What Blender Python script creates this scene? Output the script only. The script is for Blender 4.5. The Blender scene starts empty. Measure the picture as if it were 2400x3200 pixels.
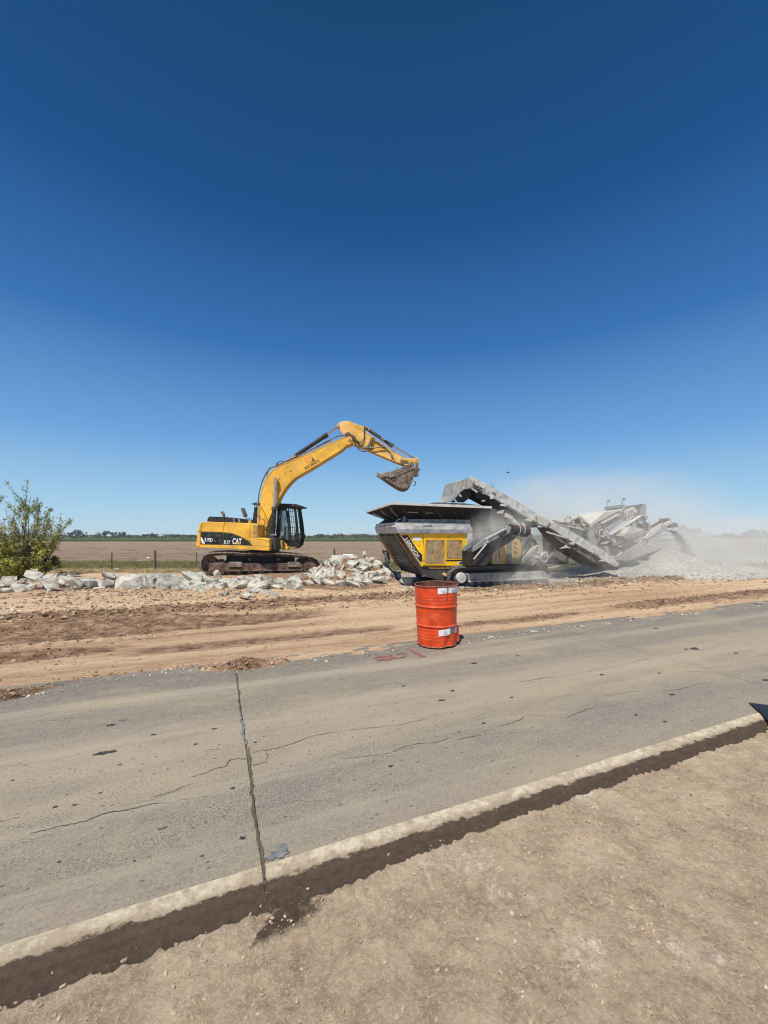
import bpy, bmesh, math, random
import numpy as np
from mathutils import Matrix, Vector

random.seed(7)
RNG = np.random.default_rng(11)
R = math.radians
S = bpy.context.scene
COL = S.collection

# ------------------------------------------------------------------ camera, sky, sun, exposure
CAMH, FPX, PITCH = 1.62, 1240.0, math.atan(75 / 1240.0)
cam_d = bpy.data.cameras.new('camera')
cam = bpy.data.objects.new('camera', cam_d)
COL.objects.link(cam)
cam_d.sensor_fit = 'HORIZONTAL'
cam_d.sensor_width = 36
cam_d.lens = 36 * FPX / 2400
cam_d.clip_start = 0.05
cam_d.clip_end = 12000
cam.location = (0, 0, CAMH)
cam.rotation_euler = (R(90) + PITCH, 0, 0)
S.camera = cam

SUN = Vector((-0.16, -0.45, 0.87)).normalized()     # direction towards the sun
SUN_EL = math.asin(SUN.z)
W_ = bpy.data.worlds.new('World')
S.world = W_
W_.use_nodes = True
nt = W_.node_tree
nt.nodes.clear()
sky = nt.nodes.new('ShaderNodeTexSky')
sky.sky_type = 'NISHITA'
sky.sun_disc = False
sky.sun_elevation = SUN_EL
sky.sun_rotation = math.atan2(SUN.x, SUN.y)
sky.altitude = 50
sky.air_density = 1.0
sky.dust_density = 0.3
sky.ozone_density = 3.0
hs = nt.nodes.new('ShaderNodeHueSaturation')
hs.inputs['Saturation'].default_value = 1.1
gm = nt.nodes.new('ShaderNodeGamma')
gm.inputs['Gamma'].default_value = 1.3
bg = nt.nodes.new('ShaderNodeBackground')
bg.inputs['Strength'].default_value = 0.06
wo = nt.nodes.new('ShaderNodeOutputWorld')
nt.links.new(sky.outputs[0], hs.inputs['Color'])
nt.links.new(hs.outputs[0], gm.inputs['Color'])
# clear spring sky: the horizon glow of the model is replaced by pale blue air, by elevation only
tcw = nt.nodes.new('ShaderNodeTexCoord'); sxw = nt.nodes.new('ShaderNodeSeparateXYZ'); asn = nt.nodes.new('ShaderNodeMath'); asn.operation = 'ARCSINE'
mrw = nt.nodes.new('ShaderNodeMapRange'); mrw.inputs['From Min'].default_value = 0; mrw.inputs['From Max'].default_value = R(60)
rmp = nt.nodes.new('ShaderNodeValToRGB'); mxw = nt.nodes.new('ShaderNodeMixRGB'); mxw.inputs[0].default_value = 0.95
nt.links.new(tcw.outputs['Generated'], sxw.inputs[0]); nt.links.new(sxw.outputs[2], asn.inputs[0]); nt.links.new(asn.outputs[0], mrw.inputs[0]); nt.links.new(mrw.outputs[0], rmp.inputs[0])
SKY_STOPS = [(0.0, (0.480, 0.690, 0.815)), (0.058, (0.375, 0.625, 0.825)), (0.21, (0.150, 0.375, 0.720)), (0.42, (0.036, 0.165, 0.455)), (0.65, (0.0098, 0.080, 0.255)), (0.93, (0.0055, 0.058, 0.165))]
while len(rmp.color_ramp.elements) < len(SKY_STOPS): rmp.color_ramp.elements.new(0.5)
for e_, (p_, c_) in zip(rmp.color_ramp.elements, SKY_STOPS): e_.position = p_; e_.color = c_ + (1,)
scl = nt.nodes.new('ShaderNodeVectorMath'); scl.operation = 'SCALE'; scl.inputs['Scale'].default_value = 1 / (0.06 * 2 ** 0.30)
nt.links.new(rmp.outputs[0], scl.inputs[0]); nt.links.new(gm.outputs[0], mxw.inputs[1]); nt.links.new(scl.outputs[0], mxw.inputs[2])
nt.links.new(mxw.outputs[0], bg.inputs['Color'])
nt.links.new(bg.outputs[0], wo.inputs['Surface'])

sl = bpy.data.lights.new('sun', 'SUN')
sl.energy = 4.6
sl.angle = R(0.53)
sl.color = (1.0, 0.950, 0.865)
so = bpy.data.objects.new('sun', sl)
COL.objects.link(so)
so.rotation_euler = (-SUN).to_track_quat('-Z', 'Y').to_euler()
so.location = (0, 0, 30)

S.view_settings.view_transform = 'Standard'
S.view_settings.look = 'None'
S.view_settings.gamma = 1
S.view_settings.exposure = 0.30
S.view_settings.use_curve_mapping = False
S.render.engine = 'CYCLES'
cy = S.cycles
cy.use_denoising = True
cy.denoiser = 'OPENIMAGEDENOISE'
cy.denoising_prefilter = 'ACCURATE'
cy.filter_width = 1.15
cy.max_bounces = 6
cy.diffuse_bounces = 3
cy.glossy_bounces = 2
cy.transmission_bounces = 4
cy.transparent_max_bounces = 8
cy.volume_bounces = 1
cy.volume_step_rate = 1.0
cy.volume_max_steps = 96

# ------------------------------------------------------------------ small maths helpers
def hash2(ix, iy, seed):
    h = (ix.astype(np.int64) * 374761393 + iy.astype(np.int64) * 668265263 + seed * 974634777) & 0xFFFFFFFF
    h = ((h ^ (h >> 13)) * 1274126177) & 0xFFFFFFFF
    h = h ^ (h >> 16)
    return (h & 0xFFFF) / 65535.0

def vnoise(x, y, seed=0):
    x = np.asarray(x, float); y = np.asarray(y, float)
    ix = np.floor(x); iy = np.floor(y)
    fx = x - ix; fy = y - iy
    fx = fx * fx * (3 - 2 * fx); fy = fy * fy * (3 - 2 * fy)
    a = hash2(ix, iy, seed); b = hash2(ix + 1, iy, seed)
    c = hash2(ix, iy + 1, seed); d = hash2(ix + 1, iy + 1, seed)
    return (a * (1 - fx) + b * fx) * (1 - fy) + (c * (1 - fx) + d * fx) * fy

def fbm(x, y, seed=0, oct=4, gain=0.5):
    t = 0; a = 1; n = 0
    for k in range(oct):
        t = t + a * vnoise(np.asarray(x) * 2 ** k + 17.3 * k, np.asarray(y) * 2 ** k - 9.1 * k, seed + k)
        n += a; a *= gain
    return t / n

def sstep(a, b, x):
    t = np.clip((np.asarray(x, float) - a) / (b - a), 0, 1)
    return t * t * (3 - 2 * t)

def gauss(x, c, w):
    return np.exp(-((np.asarray(x, float) - c) / w) ** 2)

PHI = R(22.8)                                         # the road runs away to the right
E = (math.cos(PHI), math.sin(PHI))
def rn(x, y): return (x * E[0] + y * E[1], -x * E[1] + y * E[0])
def xy(r, n): return (r * E[0] - n * E[1], r * E[1] + n * E[0])

def ray(u, v):
    a, b = (u - 1200) / FPX, (1600 - v) / FPX
    return Vector((a, math.cos(PITCH) - b * math.sin(PITCH), math.sin(PITCH) + b * math.cos(PITCH)))

def on_ground(u, v, z=0.0):
    d = ray(u, v); t = (z - CAMH) / d.z
    return Vector((d.x * t, d.y * t, z))

def at_dist(u, v, Y):
    d = ray(u, v); t = Y / d.y
    return Vector((d.x * t, Y, CAMH + d.z * t))

class Frame:
    """a thing's own axes: x along it, y into its depth, z up"""
    def __init__(s, loc, yaw=0.0, tilt=0.0):
        s.M = Matrix.Translation(loc) @ Matrix.Rotation(yaw, 4, 'Z') @ Matrix.Rotation(tilt, 4, 'Y')
        s.I = s.M.inverted()
        s.c = s.I @ Vector((0, 0, CAMH))
    def px(s, u, v, d):
        r = s.I.to_3x3() @ ray(u, v)
        t = (d - s.c.y) / r.y
        p = s.c + r * t
        return (p.x, p.z)
    def p3(s, u, v, d):
        a, b = s.px(u, v, d)
        return Vector((a, d, b))

def crop(ox, oy, k): return lambda x, y: (ox + k * x, oy + k * y)

# ------------------------------------------------------------------ materials
def mat(name, col, rough=0.8, metal=0.0, var=0.12, vscale=6.0, bump=0.2, bscale=40.0, dust=None, damt=0.0, dscale=3.0,
        spec=0.4, stretch=(1, 1, 1), col2=None, emis=None):
    m = bpy.data.materials.new(name)
    m.use_nodes = True
    t = m.node_tree
    b = t.nodes['Principled BSDF']
    b.inputs['Roughness'].default_value = rough
    b.inputs['Metallic'].default_value = metal
    b.inputs['Specular IOR Level'].default_value = spec
    tc = t.nodes.new('ShaderNodeTexCoord')
    mp = t.nodes.new('ShaderNodeMapping')
    mp.inputs['Scale'].default_value = stretch
    t.links.new(tc.outputs['Object'], mp.inputs[0])
    n1 = t.nodes.new('ShaderNodeTexNoise')
    n1.inputs['Scale'].default_value = vscale
    n1.inputs['Detail'].default_value = 6
    t.links.new(mp.outputs[0], n1.inputs[0])
    r1 = t.nodes.new('ShaderNodeValToRGB')
    c = Vector(col)
    lo = tuple(max(0, x * (1 - var * 1.6)) for x in c) + (1,)
    hi = (tuple(min(1, x * (1 + var * 1.4)) for x in c) if col2 is None else tuple(col2)) + (1,)
    r1.color_ramp.elements[0].position = 0.32; r1.color_ramp.elements[0].color = lo
    r1.color_ramp.elements[1].position = 0.68; r1.color_ramp.elements[1].color = hi
    t.links.new(n1.outputs[0], r1.inputs[0])
    out = r1.outputs[0]
    if dust is not None:
        n2 = t.nodes.new('ShaderNodeTexNoise')
        n2.inputs['Scale'].default_value = dscale
        n2.inputs['Detail'].default_value = 8
        n2.inputs['Roughness'].default_value = 0.65
        t.links.new(tc.outputs['Object'], n2.inputs[0])
        rr = t.nodes.new('ShaderNodeMapRange')
        rr.inputs['From Min'].default_value = 0.62 - damt * 0.5
        rr.inputs['From Max'].default_value = 0.85 - damt * 0.35
        rr.inputs['To Max'].default_value = min(1.0, 0.35 + damt)
        t.links.new(n2.outputs[0], rr.inputs[0])
        g = t.nodes.new('ShaderNodeNewGeometry')
        sx = t.nodes.new('ShaderNodeSeparateXYZ')
        t.links.new(g.outputs['Normal'], sx.inputs[0])
        up = t.nodes.new('ShaderNodeMath'); up.operation = 'MULTIPLY_ADD'; up.use_clamp = True
        up.inputs[1].default_value = 0.45 * damt + 0.1
        t.links.new(sx.outputs[2], up.inputs[0])
        t.links.new(rr.outputs[0], up.inputs[2])
        mx = t.nodes.new('ShaderNodeMixRGB')
        mx.inputs[2].default_value = tuple(dust) + (1,)
        t.links.new(up.outputs[0], mx.inputs[0])
        t.links.new(out, mx.inputs[1])
        out = mx.outputs[0]
    t.links.new(out, b.inputs['Base Color'])
    if bump > 0:
        n3 = t.nodes.new('ShaderNodeTexNoise')
        n3.inputs['Scale'].default_value = bscale
        n3.inputs['Detail'].default_value = 5
        t.links.new(mp.outputs[0], n3.inputs[0])
        bp = t.nodes.new('ShaderNodeBump')
        bp.inputs['Strength'].default_value = bump
        bp.inputs['Distance'].default_value = 0.02
        t.links.new(n3.outputs[0], bp.inputs['Height'])
        t.links.new(bp.outputs[0], b.inputs['Normal'])
    return m

class NT:
    """tiny node-graph helper for the ground materials"""
    def __init__(s, name, rough=0.95):
        s.m = bpy.data.materials.new(name); s.m.use_nodes = True
        s.t = s.m.node_tree; s.b = s.t.nodes['Principled BSDF']
        s.b.inputs['Roughness'].default_value = rough
        s.b.inputs['Specular IOR Level'].default_value = 0.25
        s.tc = s.t.nodes.new('ShaderNodeTexCoord').outputs['Object']
    def L(s, a, b): s.t.links.new(a, b)
    def mp(s, sc):
        n = s.t.nodes.new('ShaderNodeMapping'); n.inputs['Scale'].default_value = sc; s.L(s.tc, n.inputs[0]); return n.outputs[0]
    def noise(s, scale, detail=5, rough=0.55, vec=None):
        n = s.t.nodes.new('ShaderNodeTexNoise'); n.inputs['Scale'].default_value = scale
        n.inputs['Detail'].default_value = detail; n.inputs['Roughness'].default_value = rough
        s.L(vec if vec is not None else s.tc, n.inputs[0]); return n.outputs[0]
    def voro(s, scale, vec=None, out='Distance', dim='2D'):
        n = s.t.nodes.new('ShaderNodeTexVoronoi'); n.voronoi_dimensions = dim; n.inputs['Scale'].default_value = scale
        s.L(vec if vec is not None else s.tc, n.inputs[0]); return n.outputs[out]
    def rng(s, x, a, b, c=0.0, d=1.0):
        n = s.t.nodes.new('ShaderNodeMapRange')
        for k, w in zip(('From Min', 'From Max', 'To Min', 'To Max'), (a, b, c, d)): n.inputs[k].default_value = w
        s.L(x, n.inputs[0]); return n.outputs[0]
    def math(s, op, x, y):
        n = s.t.nodes.new('ShaderNodeMath'); n.operation = op; n.use_clamp = False
        for i, w in enumerate((x, y)):
            if isinstance(w, (int, float)): n.inputs[i].default_value = w
            else: s.L(w, n.inputs[i])
        return n.outputs[0]
    def mix(s, f, a, b, mode='MIX'):
        n = s.t.nodes.new('ShaderNodeMixRGB'); n.blend_type = mode
        for i, w in enumerate((f, a, b)):
            if isinstance(w, (int, float)): n.inputs[i].default_value = w
            elif isinstance(w, tuple): n.inputs[i].default_value = w + (1,) if len(w) == 3 else w
            else: s.L(w, n.inputs[i])
        return n.outputs[0]
    def attr(s, name):
        n = s.t.nodes.new('ShaderNodeAttribute'); n.attribute_name = name; return n.outputs['Fac']
    def sep(s, i):
        n = s.t.nodes.new('ShaderNodeSeparateXYZ'); s.L(s.tc, n.inputs[0]); return n.outputs[i]
    def ramp(s, x, stops):
        n = s.t.nodes.new('ShaderNodeValToRGB'); el = n.color_ramp.elements
        while len(el) < len(stops): el.new(0.5)
        for e, (p, c) in zip(el, stops): e.position = p; e.color = tuple(c) + (1,)
        s.L(x, n.inputs[0]); return n.outputs[0]
    def bump(s, h, strength, dist):
        n = s.t.nodes.new('ShaderNodeBump'); n.inputs['Strength'].default_value = strength; n.inputs['Distance'].default_value = dist
        s.L(h, n.inputs['Height']); s.L(n.outputs[0], s.b.inputs['Normal'])
    def done(s, col): s.L(col, s.b.inputs['Base Color']); return s.m

DUSTC = (0.50, 0.47, 0.41)
M = {}
M['yellow'] = mat('excavator_yellow', (0.84, 0.455, 0.050), 0.42, var=0.15, vscale=2.0, bump=0.05, bscale=60, dust=(0.58, 0.38, 0.17), damt=0.26, dscale=5)
M['yellow_dark'] = mat('worn_shaded_yellow', (0.50, 0.27, 0.06), 0.6, var=0.3, vscale=7, bump=0.2, dust=(0.35, 0.27, 0.18), damt=0.4)  # worn yellow, also painted as shade inside the side recess
M['stick_yellow'] = mat('dusty_yellow', (0.82, 0.45, 0.07), 0.5, var=0.14, vscale=3, bump=0.08, dust=(0.66, 0.52, 0.34), damt=0.40)
M['black'] = mat('black_paint', (0.018, 0.019, 0.020), 0.5, var=0.3, dust=(0.14, 0.12, 0.10), damt=0.15)
M['hopper_shade'] = mat('black_hopper_shade', (0.010, 0.010, 0.010), 0.8, var=0.2, bump=0)  # near-black paints in the shade under the hopper wings
M['decal'] = mat('black_decal', (0.016, 0.021, 0.022), 0.45, var=0.3, vscale=9, bump=0.0, dust=(0.25, 0.22, 0.18), damt=0.18, dscale=9)
M['white'] = mat('white_lettering', (0.80, 0.80, 0.77), 0.5, var=0.06, bump=0)
M['red'] = mat('red_print', (0.5, 0.06, 0.03), 0.5, var=0.1, bump=0)
M['orange_print'] = mat('orange_print', (0.86, 0.34, 0.06), 0.5, var=0.2, vscale=10, bump=0)
M['rust'] = mat('rusty_steel', (0.135, 0.082, 0.062), 0.75, var=0.45, vscale=7, bump=0.4, bscale=30, dust=(0.36, 0.29, 0.22), damt=0.30)
M['bucket'] = mat('scratched_bucket_steel', (0.135, 0.085, 0.062), 0.6, metal=0.2, var=0.5, vscale=5, bump=0.5, bscale=22, dust=(0.42, 0.36, 0.29), damt=0.36, dscale=7)
M['worn_steel'] = mat('worn_steel', (0.42, 0.37, 0.32), 0.5, metal=0.4, var=0.3, vscale=14, bump=0.3)
M['chrome'] = mat('chromed_rod', (0.55, 0.56, 0.58), 0.22, metal=0.85, var=0.1, bump=0)
M['shoe'] = mat('track_shoe_steel', (0.24, 0.19, 0.155), 0.7, metal=0.2, var=0.45, vscale=9, bump=0.4, dust=(0.42, 0.36, 0.29), damt=0.42, dscale=6)
M['rubber'] = mat('black_rubber', (0.030, 0.030, 0.031), 0.65, var=0.3, bump=0.1)
M['hose'] = mat('hydraulic_hose', (0.075, 0.07, 0.065), 0.6, var=0.3, bump=0.1, dust=DUSTC, damt=0.25)
M['dusty_hose'] = mat('dusty_hose', (0.40, 0.36, 0.30), 0.8, var=0.2, bump=0.1)
M['seat'] = mat('plastic_covered_seat', (0.33, 0.33, 0.31), 0.4, var=0.35, vscale=12, bump=0.3)
M['galv'] = mat('galvanised_steel', (0.47, 0.48, 0.475), 0.6, metal=0.0, var=0.22, vscale=5, bump=0.1, dust=(0.60, 0.58, 0.52), damt=0.42, dscale=5)
M['galv_dark'] = mat('grey_painted_steel', (0.25, 0.265, 0.275), 0.6, metal=0.0, var=0.2, vscale=6, bump=0.1, dust=DUSTC, damt=0.22)
M['rim'] = mat('pale_hopper_rim', (0.60, 0.58, 0.54), 0.6, var=0.12, vscale=5, bump=0.15)
M['dusty'] = mat('dust_coated_steel', (0.24, 0.235, 0.22), 0.85, var=0.25, vscale=5, bump=0.2, dust=(0.44, 0.42, 0.37), damt=0.5)
M['dusty_pale'] = mat('pale_dust_coated_steel', (0.44, 0.42, 0.38), 0.9, var=0.15, vscale=5, bump=0.15, dust=(0.52, 0.50, 0.44), damt=0.6)
M['dusty_dark'] = mat('dusty_dark_steel', (0.11, 0.108, 0.10), 0.85, var=0.3, vscale=6, bump=0.2, dust=(0.40, 0.38, 0.34), damt=0.35)
M['hull'] = mat('charcoal_hull', (0.060, 0.058, 0.057), 0.6, var=0.2, vscale=3, bump=0.1, dust=(0.24, 0.22, 0.20), damt=0.15)
M['endpanel'] = mat('dark_grey_end_panel', (0.085, 0.078, 0.075), 0.55, var=0.2, vscale=3, bump=0.1, dust=(0.26, 0.22, 0.18), damt=0.25)
M['cyellow'] = mat('crusher_yellow', (0.90, 0.54, 0.012), 0.42, var=0.10, vscale=2.5, bump=0.04, dust=(0.62, 0.42, 0.16), damt=0.14)
M['cyellow2'] = mat('crusher_yellow_faded', (0.62, 0.40, 0.12), 0.7, var=0.15, vscale=4, bump=0.1, dust=(0.60, 0.50, 0.36), damt=0.5)
M['grille'] = mat('dusty_grille_slats', (0.42, 0.29, 0.13), 0.8, var=0.25, vscale=12, bump=0.1, dust=(0.52, 0.42, 0.30), damt=0.4)
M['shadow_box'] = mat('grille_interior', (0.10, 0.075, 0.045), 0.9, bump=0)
M['drum'] = mat('orange_drum_paint', (0.70, 0.062, 0.010), 0.34, var=0.16, vscale=7, bump=0.10, bscale=18, dust=(0.50, 0.20, 0.11), damt=0.24, dscale=9, spec=0.5)
M['drum_scuff'] = mat('pale_scuffed_paint', (0.66, 0.30, 0.20), 0.6, var=0.2, bump=0)
M['drum_in'] = mat('rusty_drum_inside', (0.10, 0.04, 0.025), 0.85, var=0.4, bump=0.3)
M['drum_rim'] = mat('worn_drum_rim', (0.34, 0.13, 0.085), 0.6, var=0.4, vscale=30, bump=0.2)
M['tape'] = mat('white_reflective_tape', (0.82, 0.82, 0.82), 0.35, var=0.05, vscale=20, bump=0.05)
M['tape_grey'] = mat('worn_grey_tape', (0.22, 0.23, 0.25), 0.5, var=0.15, bump=0)
M['print_grey'] = mat('faded_print', (0.42, 0.42, 0.45), 0.6, var=0.1, bump=0)
M['wood'] = mat('weathered_wood', (0.10, 0.08, 0.062), 0.9, var=0.3, vscale=12, stretch=(1, 1, 0.1), bump=0.4)
M['fresh_wood'] = mat('pale_peg_wood', (0.55, 0.44, 0.26), 0.8, var=0.1, bump=0.1)
M['wire'] = mat('fence_wire', (0.20, 0.19, 0.18), 0.5, metal=0.6, bump=0)
M['sheet'] = mat('black_wedge_surface', (0.012, 0.014, 0.022), 0.7, var=0.3, bump=0.2)
M['stain'] = mat('dark_tar_spot', (0.045, 0.043, 0.042), 0.8, var=0.3, vscale=40, bump=0.1)
M['patch'] = mat('blue_grey_mortar_patch', (0.150, 0.155, 0.150), 0.8, var=0.2, vscale=25, bump=0.2)
M['redpaint'] = mat('faded_red_spray', (0.235, 0.105, 0.085), 0.9, var=0.35, vscale=40, bump=0.2)
M['crackm'] = mat('dark_crack_fill', (0.105, 0.084, 0.062), 1.0, var=0.2, bump=0)  # one dark tone for crack marks and joint dirt
M['bark'] = mat('dark_bark', (0.065, 0.052, 0.040), 0.9, var=0.3, vscale=15, bump=0.4)
M['leaf'] = mat('olive_leaves', (0.30, 0.285, 0.055), 0.65, var=0.5, vscale=1.6, bump=0)
M['leaf_pale'] = mat('grey_green_leaves', (0.27, 0.28, 0.11), 0.65, var=0.3, vscale=2.2, bump=0)
M['tree'] = mat('distant_grey_green_foliage', (0.060, 0.066, 0.045), 0.8, var=0.4, vscale=0.25, bump=0)
M['tree_green'] = mat('distant_fresh_foliage', (0.115, 0.135, 0.050), 0.8, var=0.3, vscale=0.3, bump=0)
M['tree_bare'] = mat('distant_bare_twigs', (0.105, 0.085, 0.068), 0.9, var=0.3, vscale=0.3, bump=0)
M['shed'] = mat('pale_metal_cladding', (0.70, 0.72, 0.72), 0.5, var=0.06, vscale=0.1, bump=0)
M['shed_grey'] = mat('grey_metal_roof', (0.36, 0.40, 0.43), 0.6, var=0.15, vscale=0.05, bump=0)
M['shed_dark'] = mat('dark_openings', (0.05, 0.05, 0.05), 0.7, bump=0)
M['skin'] = mat('skin', (0.42, 0.25, 0.17), 0.6, bump=0)
M['shirt'] = mat('pale_pink_shirt', (0.68, 0.60, 0.57), 0.9, var=0.1, bump=0.2)
M['hivis'] = mat('orange_hi_vis', (0.85, 0.20, 0.04), 0.8, var=0.1, bump=0)
M['trousers'] = mat('grey_brown_trousers', (0.12, 0.105, 0.09), 0.9, var=0.25, bump=0.2)
M['pink'] = mat('red_pink_plastic', (0.60, 0.06, 0.07), 0.5, bump=0)
M['gauge'] = mat('gauge_face', (0.55, 0.50, 0.42), 0.5, bump=0)
M['blue'] = mat('dusty_blue_plastic', (0.16, 0.30, 0.42), 0.6, bump=0)

def glass(name, tint, alpha):
    m = bpy.data.materials.new(name); m.use_nodes = True
    t = m.node_tree; b = t.nodes['Principled BSDF']
    tr = t.nodes.new('ShaderNodeBsdfTransparent'); tr.inputs[0].default_value = tint + (1,)
    mx = t.nodes.new('ShaderNodeMixShader')
    b.inputs['Base Color'].default_value = (0.35, 0.36, 0.34, 1); b.inputs['Roughness'].default_value = 0.12
    n = t.nodes.new('ShaderNodeTexNoise'); n.inputs['Scale'].default_value = 6
    r = t.nodes.new('ShaderNodeMapRange'); r.inputs['To Min'].default_value = alpha * 0.5; r.inputs['To Max'].default_value = alpha * 1.6
    t.links.new(n.outputs[0], r.inputs[0]); t.links.new(r.outputs[0], mx.inputs[0])
    t.links.new(tr.outputs[0], mx.inputs[1]); t.links.new(b.outputs[0], mx.inputs[2])
    t.links.new(mx.outputs[0], t.nodes['Material Output'].inputs['Surface'])
    return m
M['glass'] = glass('dusty_cab_glass', (0.86, 0.92, 0.92), 0.22)

# concrete rubble
k = NT('broken_concrete', 0.9)
c1 = k.ramp(k.noise(1.9, 7, 0.68), [(0.38, (0.25, 0.24, 0.205)), (0.48, (0.50, 0.48, 0.41)), (0.62, (0.70, 0.675, 0.59))])
c2 = k.mix(k.rng(k.voro(26, dim='3D'), 0.10, 0.26, 0.5, 0.0), c1, (0.36, 0.36, 0.34))
rnd = k.t.nodes.new('ShaderNodeObjectInfo').outputs['Random']
c3 = k.mix(k.rng(rnd, 0.0, 1.0, 0.0, 0.45), c2, (0.40, 0.37, 0.31))
k.bump(k.math('ADD', k.noise(5, 7, 0.7), k.math('MULTIPLY', k.noise(30, 4), 0.3)), 0.7, 0.07)
M['concrete'] = k.done(c3)

# ------------------------------------------------------------------ mesh builder
class MB:
    def __init__(s): s.v = []; s.f = []
    def add(s, vs, fs):
        o = len(s.v); s.v += [tuple(x) for x in vs]; s.f += [tuple(i + o for i in q) for q in fs]; return s
    def prism(s, poly, d0, d1):
        if sum(poly[i][0] * poly[(i + 1) % len(poly)][1] - poly[(i + 1) % len(poly)][0] * poly[i][1] for i in range(len(poly))) < 0:
            poly = poly[::-1]
        n = len(poly)
        vs = [(a, d0, b) for a, b in poly] + [(a, d1, b) for a, b in poly]
        fs = [tuple(range(n)), tuple(range(2 * n - 1, n - 1, -1))]
        fs += [(i, i + n, (i + 1) % n + n, (i + 1) % n) for i in range(n)]
        return s.add(vs, fs)
    def box(s, x0, x1, y0, y1, z0, z1):
        vs = [(x, y, z) for z in (z0, z1) for y in (y0, y1) for x in (x0, x1)]
        return s.add(vs, [(0, 2, 3, 1), (4, 5, 7, 6), (0, 1, 5, 4), (2, 6, 7, 3), (0, 4, 6, 2), (1, 3, 7, 5)])
    def bar(s, a, b, w, h):
        """square bar from a to b: w across y, h in the other direction"""
        a, b = Vector(a), Vector(b); t = (b - a).normalized()
        y = Vector((0, 1, 0))
        if abs(t.y) > 0.95: y = Vector((1, 0, 0))
        u = t.cross(y).normalized(); y = u.cross(t).normalized()
        vs = []
        for p in (a, b):
            for i, j in ((-1, -1), (1, -1), (1, 1), (-1, 1)):
                vs.append(p + y * (i * w / 2) + u * (j * h / 2))
        return s.add(vs, [(0, 1, 2, 3), (7, 6, 5, 4), (0, 4, 5, 1), (1, 5, 6, 2), (2, 6, 7, 3), (3, 7, 4, 0)])
    def tube(s, pts, r, n=8, r1=None, closed=False):
        pts = [Vector(p) for p in pts]; m = len(pts)
        r1 = r if r1 is None else r1
        o = len(s.v); ref = Vector((0.13, 0.97, 0.2)).normalized()
        for i, p in enumerate(pts):
            t = (pts[(i + 1) % m] - pts[i - 1]) if closed else (pts[min(i + 1, m - 1)] - pts[max(i - 1, 0)])
            t.normalize()
            if abs(t.dot(ref)) > 0.95: ref = Vector((0.9, 0.1, 0.4)).normalized()
            u = t.cross(ref).normalized(); w = t.cross(u).normalized()
            rr = r + (r1 - r) * i / max(1, m - 1)
            for q in range(n):
                a = 2 * math.pi * q / n
                s.v.append(tuple(p + u * (rr * math.cos(a)) + w * (rr * math.sin(a))))
        k = m if closed else m - 1
        for i in range(k):
            j = (i + 1) % m
            for q in range(n):
                s.f.append((o + i * n + q, o + i * n + (q + 1) % n, o + j * n + (q + 1) % n, o + j * n + q))
        if not closed:
            s.f.append(tuple(o + q for q in range(n))[::-1]); s.f.append(tuple(o + (m - 1) * n + q for q in range(n)))
        return s
    def cyl(s, a, b, r, n=16, r1=None): return s.tube([a, b], r, n, r1)
    def sheet(s, pts, th=0.012):
        """flat plate through 3-D points, given real thickness"""
        P = [Vector(p) for p in pts]; nn = (P[1] - P[0]).cross(P[2] - P[0]).normalized() * th / 2; n = len(P)
        return s.add([p + nn for p in P] + [p - nn for p in P],
                     [tuple(range(n)), tuple(range(2 * n - 1, n - 1, -1))] + [(i, i + n, (i + 1) % n + n, (i + 1) % n) for i in range(n)])
    def mesh(s, name, m, smooth=False):
        me = bpy.data.meshes.new(name); me.from_pydata(s.v, [], s.f); me.validate(); me.update()
        bm = bmesh.new(); bm.from_mesh(me); bmesh.ops.recalc_face_normals(bm, faces=bm.faces); bm.to_mesh(me); bm.free()
        if smooth: me.shade_smooth()
        if m: me.materials.append(m)
        return me
    def build(s, name, m, parent=None, fr=None, smooth=False, bevel=0.0, kind=None, label=None):
        me = s.mesh(name, m, smooth)
        if smooth == 'auto': me.shade_smooth(); me.set_sharp_from_angle(angle=R(35))
        return place(name, me, parent, fr, bevel, kind, label)

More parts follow.
